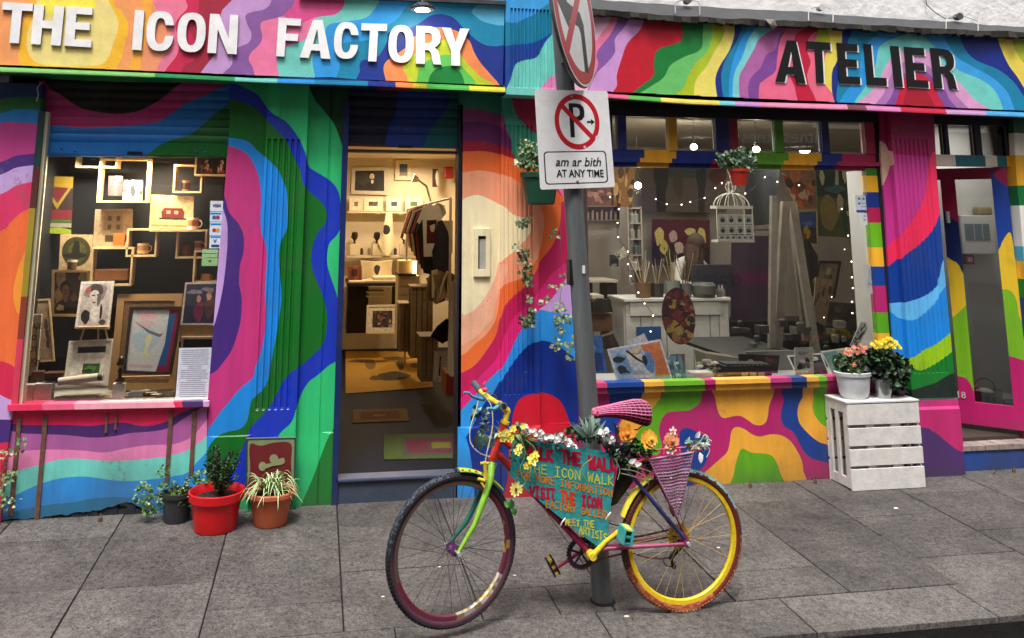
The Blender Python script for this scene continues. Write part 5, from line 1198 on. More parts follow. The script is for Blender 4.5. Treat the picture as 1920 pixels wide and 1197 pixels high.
# clothes rail
rail = empty('clothes_rail',P(805,640,3.6),'clothes rail crowded with printed shirts on the right of the shop room','clothes rail')
a,b = P(764,393,4.4),P(845,372,2.8); MB().tube([a,b],.012,'#bfb39a',8).build('rail',PAINT,rail)
MB().tube([b,(b.x,b.y,FZ)],.014,'#bfb39a',8).build('upright',PAINT,rail); MB().tube([a,(a.x,a.y,FZ)],.014,'#bfb39a',8).build('upright',PAINT,rail)
cols = [('#e6d8b8',4.1),('#8c2c24',3.95),('#dcd0b4',3.8),('#23262e',3.7),('#a33a30',3.55),('#2a2326',3.45),('#30343c',3.35)]
for i,(c,Y) in enumerate(cols):
    u = 766+i*4.5; v1 = 470+i*8
    cloth('shirt',['cream shirt deepest on the clothes rail','red shirt behind the second cream one on the rail','second cream shirt on the rail','dark shirt hanging fourth on the rail','brick red shirt near the middle of the rail','black shirt directly behind the white printed one','charcoal shirt just behind the white printed one'][i],'shirt',
          [(u,395+i),(u+22,385+i),(u+26,400),(u+26,v1),(u+1,v1-6),(u-6,425),(u-9,440),(u-13,436)],Y,c,group='shirts on the clothes rail')
cloth('shirt','white shirt with a dark red printed portrait at the front of the rail','shirt',e5([(740,480),(770,505),(800,480),(850,500),(865,560),(840,590),(830,610),(826,880),(700,885),(690,600),(665,640),(648,625),(690,520)]),3.2,'#e9dfc8',
      [('#5a1c1c',e5([(718,612),(795,608),(795,785),(716,785)])),('#e0cdb0',smooth(e5([(745,640),(765,625),(780,650),(775,690),(755,700),(742,670)]),True)),('#1c1412',smooth(e5([(740,640),(760,618),(785,635),(770,640),(748,650)]),True))],group='shirts on the clothes rail')
cloth('jacket','black garment hanging low at the right of the rail','jacket',e5([(800,620),(835,610),(880,700),(900,860),(890,990),(830,1090),(790,1060),(760,850),(790,760)]),3.1,'#2c2830')
tag(MB().slab(827,414,849,476,3.6,.25,'#cdb98e').build('wall_box',WARM,bevel=.01),'cream metal box on the right wall behind the shirts','box')
tag(MB().slab(834,313,850,335,5.6,.15,'#8f1e1e').build('red_box',PAINT,bevel=.01),'red box high on the right of the back wall','box')
pic('dark narrow poster on the back wall behind the desk lamp',[(811,317),(822,317),(822,351),(811,351)],5.7,fw=.0,bg='#2c1a1a',L=[('#c8b898',blobpts(.8,.5,.3,.4,random.Random(2)))])
# desk lamp, drawers, printer, desk
dl_ = empty('desk_lamp',P(800,490,4.6),'white jointed lamp reaching over the clothes rail','lamp')
MB().tube([P(808,380,4.6),P(800,350,4.6),P(782,336,4.6)],.014,'#d9ccae',8).build('arm',PAINT,dl_)
a,b = P(784,338,4.6),P(774,334,4.6); MB().tube([a,b],[.03,.055],'#e8dcc0',12).build('shade',PAINT,dl_)
desk = empty('desk',P(700,560,5.2),'dark desk along the back wall of the shop room','desk')
MB().slab(651,531,745,537,4.9,.9,'#2a1c14').build('desk_top',SHELFW,desk); MB().slab(651,538,690,625,5.2,.5,'#1a120e').build('desk_body',SHELFW,desk); MB().slab(735,538,745,625,4.95,.1,'#1a120e').build('leg',SHELFW,desk)
for i,(u0,u1,v) in enumerate([(655,685,528),(680,745,526),(700,742,519),(688,720,523)]):
    tag(MB().slab(u0,v,u1,v+4,4.95+.1*i,.25,['#c9b48c','#d8c79c','#e3d3a8','#cbb78e'][i]).build('folded_cloth',FABRIC,bevel=.004),['folded cloth lying before the small reddish cushion','long folded cream cloth at the front of the dark desk','top folded cloth beside the cream box','folded cloth below the printed cushion'][i],'cloth')
for i,(v,dx) in enumerate(((547,0),(551,4),(555,0))):
    tag(MB().slab(688+dx,v,720-dx,v+3,5.0,.3,['#e0d2ae','#cbbd99','#e0d2ae'][i]).build('papers',PRINT),['upper white papers under the dark desk top','middle white papers under the dark desk top','lower white papers under the dark desk top'][i],'papers')
pic('framed crowd scene in a broad white mount leaning under the desk',[(688,572),(747,571),(747,626),(686,626)],4.8,4.7,fw=.025,fc='#e6d8b4',mw=.05,mc='#ece2c4',bg='#4a3a30',L=splash(['#8a6a54','#2a2420','#b49c80','#5c4c50','#322a2c','#a8503c'],77,26,.13))
ca = empty('drawer_unit',P(765,640,4.3),'tall cream drawer unit carrying a glowing till','drawers')
MB().slab(746,518,786,640,4.3,.4,'#d8c49a').build('case',WARM,ca)
for i in range(5): MB().slab(749,523+i*16,783,536+i*16,4.28,.019,'#cdb88a').build('drawer',WARM,ca,bevel=.003)
tl = empty('till',P(765,517,4.3),'small cream till with a bright screen on the drawer unit','till')
MB().slab(748,489,775,514,4.35,.3,'#e2c188').build('housing',PRINT,tl,bevel=.01); MB().slab(747,514,780,518,4.25,.45,'#1c1512').build('base',PRINT,tl)
MB().slab(774,490,781,513,4.30,.02,'#ffffff').build('screen',M('till_glow','#ffffff',emit='#ffd890',es=3.0),tl)
# slatted crates and shelves of prints
def crate_stack(u0,u1,v0,v1,Y,lab,n=4,c='#b09468'):
    r = empty('slatted_crate',P((u0+u1)/2,v1,Y),lab,'crate'); w_ = (u1-u0)/n
    for i in range(n): MB().slab(u0+i*w_+.7,v0,u0+(i+1)*w_-.7,v1,Y,.03,c).build('slat',SHELFW,r)
    MB().slab(u0,v0-3,u1,v0-.3,Y-.02,.35,c).build('top_board',SHELFW,r)
    MB().slab(u0+1,v0,u1-1,v1-1,Y+.031,.30,'#2a1d12').build('inner',SHELFW,r)
crate_stack(748,769,572,660,3.5,'narrow slatted wooden crate nearest the framed crowd scene',2)
crate_stack(770,812,540,672,3.2,'tall slatted wooden crate full of prints in the middle of the shop room',4)
crate_stack(788,822,634,716,2.2,'short slatted wooden crate on the floor at the right',3)
rp = random.Random(12)
for i in range(9):
    u = 812+i*3.6; v = 520+rp.uniform(-10,8); a = P(u,v,2.9+i*.03)
    tag(MB().box(-.11,.11,-.004,.004,-.14,.14,rp.choice(['#d9caa4','#bfae88','#e6dab8','#6a5a48','#a08a68']),rot=Matrix.Rotation(R(rp.uniform(-35,35)),3,'Y') @ Matrix.Rotation(R(rp.uniform(40,80)),3,'Z'),at=a+Vector((0,0,-.12))).build('leaning_print',PRINT),ORD[i]+' from the left of the prints standing askew in the rack by the right wall','print','prints standing askew in the rack by the right wall')
pic('framed sepia portrait in a white mount standing low by the right wall',[(815,658),(838,658),(836,717),(811,715)],2.1,2.05,fw=.012,fc='#d9ccb0',mw=.04,mc='#e6dcc4',bg='#3a2420',L=[('#a8785c',blobpts(.55,.6,.2,.25,random.Random(1))),('#1a1010',blobpts(.5,.2,.4,.2,random.Random(2)))])
cloth('tablecloth','cream and yellow cloth hanging just inside the doorway on the right','cloth',[(846,530),(860,520),(862,600),(858,700),(846,707),(838,700),(842,640)],1.0,'#cdb48c',wav=.02)
cloth('black_bag','black bag hanging above the sepia portrait by the doorway','bag',[(838,598),(841,600),(840,640),(830,645),(808,632),(820,612)],2.0,'#0f0d10')
tag(MB().slab(836,700,858,742,1.5,.3,'#a83a2c').build('red_stand',PAINT,bevel=.004),'red painted stand on the floor by the right door edge','stand')
# floor coverings
def mat_quad(pts,z,layers,base,name,lab,cat,th=.006):
    q = [PZ(u,v,z) for u,v in pts]; W = quadmap([q[0],q[1],q[2],q[3]]); mb = MB(); flat(mb,W,Vector((0,0,1)),(0,1,0,1),layers,base,0)
    f4 = [q[3],q[2],q[1],q[0]]; b4 = [p-Vector((0,0,th)) for p in f4]
    mb.add(f4+b4,[(0,4,5,1),(1,5,6,2),(2,6,7,3),(3,7,4,0)],base)
    return tag(mb.build(name,RUG),lab,cat)
RUG = M('rug_pile',attr=True,rough=.9,var=.22,scale=30,bump=.5,dirt=.4)
rg = random.Random(3)
mat_quad([(648,659),(800,659),(812,726),(648,738)],FZ+.008,[('#5c4410',blobpts(.2,.72,.16,.05,rg)),('#6a5216',blobpts(.3,.62,.06,.12,rg)),('#4c3a10',blobpts(.6,.78,.16,.05,rg)),('#5c4818',blobpts(.66,.6,.05,.14,rg)),('#4c3c14',blobpts(.88,.55,.1,.1,rg)),('#3c3010',blobpts(.55,.3,.2,.1,rg)),('#4c3c14',blobpts(.35,.28,.08,.06,rg))],'#a87c18','painted_floorcloth','large yellow floorcloth with dark painted shapes, deep in the shop room','floorcloth')
mat_quad([(662,768),(763,766),(767,789),(661,793)],FZ+.008,[('#5c3010',[(.14,.18),(.86,.2),(.84,.82),(.14,.8)]),('#8a5a14',[(.36,.42),(.58,.42),(.58,.58),(.36,.58)])],'#6e5614','doormat','small yellow mat with a brown centre, second from the threshold','doormat')
mat_quad([(720,815),(870,812),(882,858),(720,861)],FZ+.008,[('#3a3a34',[(.22,.12),(1.0,.12),(1.0,.86),(.22,.86)]),('#5a1426',[(.27,.2),(1.0,.2),(1.0,.8),(.27,.8)]),('#4a3030',[(.52,.3),(.86,.3),(.86,.68),(.52,.68)]),('#6c621c',[(.57,.38),(.80,.38),(.80,.62),(.57,.62)])],'#3c480e','doormat','lime edged red mat nearest the threshold','doormat')
# ------------------------------------------------------------------ atelier behind the big window
GREYW = M('studio_wall','#a49a8c',rough=.85,var=.12,scale=2.5,bump=.15)
WHITEW = M('white_wall','#c2c0bc',rough=.8,var=.06,scale=3,bump=.15)
at = empty('studio_room',(0,0,0)); at.parent = shop
FB = .22
MB().box(2.06,9.1,.12,6.4,FB-.05,FB,'#333333').build('room_floor',M('studio_floor','#3c332c',rough=.6,var=.3,scale=4,bump=.2),at)
MB().box(2.06,9.1,6.3,6.4,0,3.4,'#888888').build('room_wall',GREYW,at)
MB().box(2.055,2.10,.2,6.3,0,3.4,'#888888').build('room_wall',GREYW,at)
MB().box(9.0,9.1,.2,6.3,0,3.4,'#888888').build('room_wall',GREYW,at)
MB().box(2.10,9.0,.16,6.3,3.06,3.2,'#888888').build('room_ceiling',GREYW,at)
x0 = P(1602,500,.30).x
MB().box(x0,x0+.02,.07,.30,.60,2.36,'#cccccc').build('white_upright',WHITEW,at)
MB().box(x0-.0,P(1637,500,.29).x+.05,.30,.32,.60,2.36,'#cccccc').build('white_panel',WHITEW,at)
p0,p1 = P(1087,500,.1).x,4.46
MB().box(p0,p1,.069,.62,.66,.700,'#8c8880').build('display_ledge',WHITEW,at)
MB().box(p0,p1,.62,.64,.30,.700,'#6c675f').build('ledge_front',WHITEW,at)
for x,y,e in ((2.9,2.2,16),(4.6,3.6,15),(3.4,5.2,13),(6.6,4.6,10),(2.6,.45,8),(3.3,.45,10),(4.0,.45,6)): light('studio_lamp_and_fill',(x,y,2.95),e,(1,.95,.88),.3)  # row nearest the glass is added fill, standing in for daylight on the ledge
# back wall pictures
YB2 = 6.26
pic('wide painting of pale yellow blooms on a deep red ground, back of the atelier',[(1223,411),(1331,413),(1331,500),(1223,498)],5.9,fw=.0,bg='#5a1528',L=[('#241a20',[(0,0),(1,0),(1,.4),(0,.5)])]+[(c,blobpts(x,y,rx,ry,random.Random(int(x*99)))) for c,x,y,rx,ry in (('#d8c468',.12,.62,.08,.2),('#d0bc60',.2,.38,.08,.14),('#cfa8a0',.36,.62,.07,.12),('#d8b8a8',.46,.4,.09,.15),('#d8cc7c',.66,.74,.09,.08),('#d6c868',.86,.6,.08,.22),('#e0d48c',.84,.3,.07,.12),('#3a4a28',.28,.2,.03,.2),('#344422',.7,.25,.04,.22),('#6a4a5a',.62,.3,.1,.2))])
pic('huge dark brown painting of standing figures above the flower painting',[(1205,312),(1362,312),(1362,399),(1205,398)],5.92,fw=.0,bg='#594c40',L=[('#33463c',[(.28,.75),(.72,.75),(.72,1),(.28,1)])]+[('#191c1e',smooth([(x-.05*s,.02),(x-.06*s,.5),(x-.09*s,.75),(x-.07*s,1.02),(x+.07*s,1.02),(x+.08*s,.7),(x+.05*s,.4),(x+.05*s,.02)],True)) for x,s in ((.22,1),(.70,.7))]+[('#4a3a30',blobpts(.42,.6,.06,.3,random.Random(4))),('#3c2a1c',blobpts(.9,.78,.1,.2,random.Random(5)))])
pic('tall ochre and orange painting hanging by the left edge of the big window',[(1150,312),(1192,312),(1182,408),(1152,408)],5.0,fw=0,bg='#9a6b2c',L=splash(['#c08a3c','#5a3a1c','#d8b070','#7a3018','#3a2a1c'],5,16,.2))
pic('pink and ochre painting of houses half hidden by the parking sign',[(1096,352),(1160,352),(1160,386),(1096,386)],5.05,fw=0,bg='#8c5a4c',L=splash(['#c08a78','#b87a3c','#6a4a44','#d0a090'],6,10,.2))
pic('dark long painting of pale columns below the pink one',[(1098,388),(1164,388),(1164,412),(1098,413)],5.0,fw=0,bg='#2c1a1a',L=[('#a08c78',[(.04+.13*i,0),(.10+.13*i,0),(.10+.13*i,.6+.2*(i % 2)),(.04+.13*i,.6)]) for i in range(7)])
pic('red and cream abstract painting high at the right of the atelier',[(1463,318),(1530,318),(1531,392),(1490,392)],4.2,fw=0,bg='#8c6450',L=splash(['#a8402c','#c0a488','#6a3a30','#b86a44','#4a3430','#c8b49c'],15,20,.2),tile='X')
pic('large green and white landscape painting at the upper right of the atelier',[(1530,318),(1600,318),(1606,446),(1534,443)],4.0,fw=0,bg='#4c5a34',L=[('#1f3a30',[(0,.6),(1,.55),(1,1),(0,1)]),('#c8c4a4',blobpts(.15,.9,.06,.12,random.Random(2))),('#b8c0a8',blobpts(.55,.85,.05,.2,random.Random(3))),('#d8d0b0',blobpts(.75,.93,.05,.12,random.Random(4))),('#3c6a68',blobpts(.5,.7,.25,.06,random.Random(5))),('#8a7a44',blobpts(.3,.35,.25,.25,random.Random(6))),('#b8b090',blobpts(.6,.5,.1,.14,random.Random(7))),('#245030',blobpts(.8,.25,.15,.25,random.Random(8))),('#c8bc98',blobpts(.85,.35,.1,.05,random.Random(9)))])
pic('blue topped painting in a thin yellow frame right of the tall easel',[(1495,395),(1533,394),(1535,462),(1500,455)],3.9,fw=.02,fc='#a08a4c',bg='#24457c',L=[('#2a2418',[(0,0),(1,0),(1,.5),(0,.5)]),('#a07a20',blobpts(.4,.35,.2,.2,random.Random(2))),('#8c3020',blobpts(.3,.2,.1,.1,random.Random(3))),('#4a6a9c',blobpts(.5,.62,.3,.06,random.Random(5)))])
pic('dark framed canvas leaning among others behind the easel at the right',[(1536,489),(1578,490),(1566,560),(1520,555)],3.4,fw=.03,fc='#17120f',bg='#6e604c',L=splash(['#3a3028','#9a8a70','#5a4a3c'],21,10,.2))
pic('tan canvas with brown scratches leaning lower right of the easel',[(1530,520),(1562,525),(1548,612),(1524,600)],3.0,fw=.0,bg='#7c6850',L=splash(['#4a3a2c','#8c7860','#33281f'],22,14,.12))
pic('dark green canvas standing at the far right bottom of the atelier',[(1552,566),(1606,570),(1606,622),(1548,620)],3.2,fw=.0,bg='#2c2c22',L=splash(['#44442c','#1c1c18','#5a5040'],23,10,.2))
# white counter with palette
cn = empty('counter',P(1268,700,3.0),'white painted wooden counter with a wide drawer and plank sides','counter')
CW = M('counter_paint','#c9c8c4',rough=.6,var=.14,scale=10,bump=.25,dirt=.2)
a,b = P(1172,561,2.9),P(1366,561,2.9)
MB().box(a.x-.02,b.x+.02,2.88,3.45,a.z-.03,a.z,'#999999').build('top',CW,cn,bevel=.004)
zl = a.z-.031
for u0,u1 in ((1174,1202),(1203,1250),(1251,1300),(1301,1332),(1333,1349),(1350,1368)):
    MB().box(P(u0,620,2.93).x,P(u1,620,2.93).x-.004,2.93,2.96,FB,zl,'#999999').build('plank',CW,cn,bevel=.003)
MB().box(P(1182,580,2.90).x,P(1352,580,2.90).x,2.905,2.929,P(1260,592,2.9).z,P(1260,566,2.9).z,'#999999').build('drawer',CW,cn,bevel=.003)
MB().box(a.x,b.x,2.961,3.43,FB,zl,'#999999').build('body',CW,cn)
tag(MB().slab(1194,613,1240,640,2.86,.02,'#1d4f8c').build('blue_canvas',ART,bevel=.004),'plain blue canvas leaning against the white counter','canvas')
def ellipse_pic(lab,cu,cv,ru,rv,Y,pal,seed,rot=0):
    o2 = []
    for k in range(30):
        t = 2*math.pi*k/30; x,y = ru*math.cos(t),rv*math.sin(t); o2.append((cu+x*math.cos(rot)-y*math.sin(rot),cv+x*math.sin(rot)+y*math.cos(rot)))
    r = random.Random(seed); L = []
    for i in range(70):
        t = r.uniform(0,6.28); d = math.sqrt(r.random())*.95; s = r.uniform(.06,.2); x,y = d*ru*math.cos(t),d*rv*math.sin(t)
        L.append((r.choice(pal),[(cu+x+q[0]*ru*s*1.6,cv+y+q[1]*rv*s) for q in [(math.cos(a)*(1+r.uniform(-.4,.4)),math.sin(a)*(1+r.uniform(-.4,.4))) for a in (0,1,2,3,4,5)]]))
    o = panel('palette',o2,L,pal[0],Y,ART,None,depth=.012)
    tag(o,lab,'palette'); return o
ellipse_pic('big oval palette crusted with red, brown and ochre paint hanging before the white counter',1273,593,31,54,.60,['#4a2a2c','#7a3a34','#a8743c','#c0a04c','#2a1c20','#6a2040','#8c8078','#b89070','#30343c','#8c2c3c'],5,-.12)
# jars and pots with brushes on the counter
rj = random.Random(8)
def pot_brushes(u,v,Y,r,h,col,lab,n=9,bc=('#6a5a40','#a08c68','#3c3428','#c0b498'),bh=.28):
    p = P(u,v,Y); root = empty('brush_pot',p,lab,'brush pot')
    MB().lathe([(r*.9,0),(r,h),(r*.9,h),(r*.8,h*.2),(.001,h*.2)],p,col,16).build('pot',PRINT,root)
    for i in range(n):
        a = rj.uniform(0,6.28); t = Vector((math.cos(a)*rj.uniform(.1,.5),math.sin(a)*.3,1)).normalized(); L_ = bh*rj.uniform(.6,1)
        s = p+Vector((0,0,h*.5)); MB().tube([s,s+t*L_],.004,rj.choice(bc),5).tube([s+t*L_,s+t*(L_+.035)],[.007,.003],'#2c2620',5).build('brush',PRINT,root)
    return root
pot_brushes(1206,559,3.05,.09,.17,'#6a5138','brown pot of brushes at the left end of the counter',12,bh=.45)
pot_brushes(1232,559,3.1,.08,.16,'#2c2a28','dark pot crammed with brushes and twigs on the counter',12,bh=.40)
pot_brushes(1262,559,3.0,.085,.19,'#77807c','grey green jar of long brushes above the palette',10,bh=.5)
pot_brushes(1286,560,3.0,.07,.16,'#5c5c60','grey jar of brushes next to the monitor',9,bh=.45)
tag(MB().lathe([(.10,0),(.14,.05),(.14,.14),(.11,.17),(.10,.17),(.001,.03)],P(1320,559,3.0),'#55554f',18).build('bowl',PRINT),'wide grey glass jar on the counter below the monitor','jar')
for i,(u,c) in enumerate(((1336,'#3c4450'),(1349,'#6c7078'),(1355,'#8c8c8a'))):
    tag(MB().lathe([(.03,0),(.032,.09),(.012,.12),(.012,.15),(.001,.152)],P(u,560,2.95+.05*i),c,12).build('bottle',PRINT),['dark blue paint bottle below the right corner of the monitor','grey paint bottle at the right of the counter','pale paint bottle at the right end of the counter'][i],'bottle')
mo = empty('monitor',P(1333,540,3.6),'dark slab of a monitor back standing over the counter','monitor')
MB().slab(1298,496,1375,556,3.6,.04,'#2c2c3a').build('screen_back',PRINT,mo,bevel=.01); MB().slab(1332,556,1340,562,3.62,.03,'#1c1c22').build('stand',PRINT,mo)
# fairy lights
FG = M('fairy_glow','#ffffff',emit='#ffe9c8',es=6.0)
def garland(lab,wire,bulbs,Y,name='fairy_lights'):
    r = empty(name,P(*wire[0],Y),lab,'string of lights')
    MB().tube([P(u,v,Y) for u,v in smooth(wire,n=3)],.0018,'#14120f',4).build('wire',PRINT,r)
    for u,v in bulbs: MB().ball(P(u,v,Y-.004),.0055,'#ffffff',8).build('bulb',FG,r)
c4 = lambda p: (1080+p[0]/4.275,200+p[1]/4.275); c6 = lambda p: (1080+p[0]/4.275,460+p[1]/4.275); c5 = lambda p: (1340+p[0]/4.275,200+p[1]/4.275); c7 = lambda p: (1340+p[0]/4.275,460+p[1]/4.275)
b1 = [c4(p) for p in ((273,727),(343,823),(333,932),(338,1048),(416,1163))]+[c6(p) for p in ((416,152),(438,248),(500,380),(550,468),(618,565),(598,692))]
garland('string of tiny white lights trailing down the left of the big window to the counter',[c4((200,640))]+b1,b1,.35)
b2 = [c4(p) for p in ((640,742),(727,783),(846,787),(916,765),(1030,733),(1117,655),(1170,615))]
garland('drooping string of tiny white lights under the transom, left of the hanging red pot',[c4((560,680))]+b2,b2,.4)
b3 = [c5((58,615)),c5((245,697)),c5((402,567)),c5((503,604)),c5((677,632)),c5((1018,822)),c5((1070,1035))]+[c7(p) for p in ((1098,132),(1100,258),(1107,345),(1101,454),(1104,545))]
garland('string of tiny white lights falling down the right side of the big window',b3,b3,.36)
for i,pp in enumerate(((938,415),(875,580),(1042,34))):
    tag(MB().ball(P(*c7(pp),.5),.004,'#ffffff',6).build('fairy_bulb',FG),['single tiny light before the dark leaning canvas','single tiny light low before the tan canvas','single tiny light at the top right of the leaning canvases'][i],'bulb')
# lit lamps hanging in the room
LG = M('bulb_glow','#ffffff',emit='#fff0cf',es=26)
def bulb(u,v,Y,r,lab,col='#fff0cf',e=4):
    p = P(u,v,Y); root = empty('hanging_bulb',p,lab,'lamp')
    MB().ball(p,r,'#ffffff',14).build('bulb',LG,root); MB().lathe([(r*.45,0),(r*.5,r*1.4),(.003,r*1.5),(.003,.5)],p+Vector((0,0,r*.6)),'#222222',10).build('holder',PAINT,root)
    light('bulb_light',p+Vector((0,-.0,-r*1.6)),e,(1,.86,.62),r,kind='POINT')
bulb(1301,276,2.6,.036,'lit round bulb seen in the second top light from the left',e=12)
bulb(1196,348,2.4,.036,'lit round bulb left of the dark figure painting',e=12)
bulb(1418,281,1.7,.036,'large bright bulb behind the top light above the hanging plant',e=8)
for i,(u,v) in enumerate(((1414,226.5),(1509,287),(1252,228))):
    if i < 2: tag(MB().lathe([(.001,0),(.05,0),(.055,.02),(.001,.02)],P(u,v,2.4),'#ffffff',18).build('ceiling_spot',LG),['flat lit spot at the top edge of the fourth top light','flat lit spot at the bottom of the fifth top light'][i],'lamp')
# the big studio easel
EW = M('easel_wood','#7a7268',rough=.75,var=.25,scale=9,bump=.4,dirt=.2)
ea = empty('studio_easel',P(1490,660,1.6),'tall grey wooden studio easel on splayed legs in the middle right of the window','easel')
def beam(a,b,w_,Y0,Y1,nm,d=.05):
    p,q = P(*a,Y0),P(*b,Y1); h = w_/2
    MB().hexa([q+Vector((-h,0,0)),q+Vector((h,0,0)),p+Vector((h,0,0)),p+Vector((-h,0,0))],[q+Vector((-h,d,0)),q+Vector((h,d,0)),p+Vector((h,d,0)),p+Vector((-h,d,0))],'#888888').build(nm,EW,ea)
beam((1475,378),(1459,668),.085,1.7,1.60,'leg'); beam((1487,378),(1533,668),.08,1.78,1.6,'leg'); beam((1453,367),(1449,668),.06,1.50,1.47,'mast')
beam((1486,400),(1512,640),.05,2.0,2.5,'leg')
a,b = P(1428,440,1.4),P(1476,440,1.4); MB().box(P(1412,440,1.7).x,P(1448,440,1.7).x,1.7,1.74,a.z-.02,a.z+.03,'#888888').build('crossbar',EW,ea)
# dark purple cloth / canvas behind, dark coat
cloth('purple_cloth','dark purple cloth hanging behind the counter and the easel','cloth',[(1374,430),(1450,430),(1450,602),(1372,602)],4.6,'#3a2c40',[('#4c2440',[(1374,505),(1450,505),(1450,530),(1374,530)])])
cloth('coat','black coat hanging at the right side of the easel','coat',[(1508,445),(1520,455),(1533,480),(1534,515),(1524,525),(1518,560),(1508,540),(1502,480)],2.4,'#0c0c0f')
cloth('grey_cloth','tall dark grey sheet hanging left of the easel','cloth',[(1400,318),(1462,318),(1450,420),(1400,425)],4.8,'#33373a')
tag(MB().slab(1372,602,1600,660,4.4,.5,'#14100e').build('dark_bench',PRINT),'low black bench along the back of the atelier','bench')
tag(MB().slab(1445,420,1453,470,5.6,.03,'#5a504a').build('wall_pipe',PRINT),'vertical pipe on the back wall beside the easel','pipe')
rb = random.Random(4)
for i in range(26):
    u = 1380+i*8.1; v = rb.uniform(612,662); Y = rb.uniform(.9,2.2)
    if 1444 < u < 1462 or 1525 < u < 1545: continue
    s = rb.uniform(.02,.05); c = rb.choice(['#1e1a18','#342c26','#262c22','#4a4036','#2a262a','#5a564c','#1a201e','#3c281e'])
    p = P(u,v,Y)
    tag(MB().lathe([(s*.8,0),(s,s*1.6),(s*.7,s*2),(.001,s*1.8)],p,c,9).build('studio_pot',PRINT) if i % 2 else MB().box(-s,s,-s,s,0,s*1.4,c,rot=Matrix.Rotation(rb.uniform(0,3),3,'Z'),at=p).build('studio_box',PRINT),
        ORD[i]+' from the left of the dim pots and boxes crowding the worktop','clutter','pots, tins and boxes crowding the worktop')
tag(MB().box(P(1376,665,1.0).x,4.44,.66,2.3,P(1500,668,1.0).z-.03,P(1500,668,1.0).z,'#171310').build('worktop',PRINT),'dark worktop under the easel crowded with pots and boxes','worktop')
# left part: white door/board, shelves, boxes
tag(MB().slab(1098,414,1165,528,5.2,.04,'#8f8470').build('pale_board',GREYW),'large plain beige board at the left of the atelier','board')
sh = empty('shelf_rack',P(1186,530,4.4),'narrow grey rack of bottles between the beige board and the flower painting','rack')
for v in (390,418,448,478,505,532): MB().slab(1180,v,1203,v+2,4.4,.3,'#77756a').build('shelf',GREYW,sh)
for u in (1178,1203): MB().slab(u,388,u+2.2,536,4.4,.3,'#8a887c').build('post',GREYW,sh)
for i in range(8):
    p = P(1185+(i % 3)*7,418+30*(i//2),4.45); tag(MB().lathe([(.035,0),(.037,.1),(.013,.13),(.012,.16),(.001,.16)],p,rb.choice(['#8c8c84','#4a5450','#5c3c34','#a8a498']),10).build('bottle',PRINT),['left','middle','right'][i % 3]+' small bottle on the '+['top','second','third','bottom'][i//2]+' shelf of the narrow grey rack','bottle','bottles on the narrow grey rack')
pic('dark little print beside a folded one on the left studio wall',[(1144,478),(1160,478),(1160,500),(1144,500)],4.0,fw=0,bg='#2c2a26',L=splash(['#8a8478','#1a1816'],3,6,.2),name='small_print',cat='print')
pic('folded patterned card tilted beside the fairy lights at the left',[(1153,478),(1170,463),(1178,480),(1162,488)],3.8,fw=0,bg='#a29c8c',L=splash(['#3a3834','#77726a'],4,6,.2),name='small_print',cat='print')
tb = empty('side_table',P(1130,540,3.5),'white topped side table with dark space beneath, left of the counter','table')
MB().slab(1094,526,1160,530,3.5,.5,'#b9b4a6').build('table_top',GREYW,tb); MB().slab(1096,531,1112,640,3.6,.3,'#100d0b').build('side',PRINT,tb); MB().slab(1140,531,1158,640,3.6,.3,'#15110e').build('side',PRINT,tb)
tag(MB().slab(1110,588,1149,622,3.0,.3,'#6b4e38').build('cardboard_box',PRINT,bevel=.004),'brown cardboard box with faded red print under the side table','box')
cloth('dark_bag','crumpled dark bag on top of the cardboard box','bag',[(1112,566),(1125,560),(1145,562),(1150,586),(1114,588)],2.9,'#191512',d=.1)
tag(MB().slab(1110,554,1132,560,3.1,.3,'#b8ac94').build('papers',PRINT),'white papers above the dark bag left of the counter','papers')
cloth('dark_bundle','brown crumpled cloth between the cardboard box and the blue drawing','cloth',[(1130,632),(1150,625),(1162,650),(1152,662),(1134,655)],1.4,'#3a2c22',d=.08)
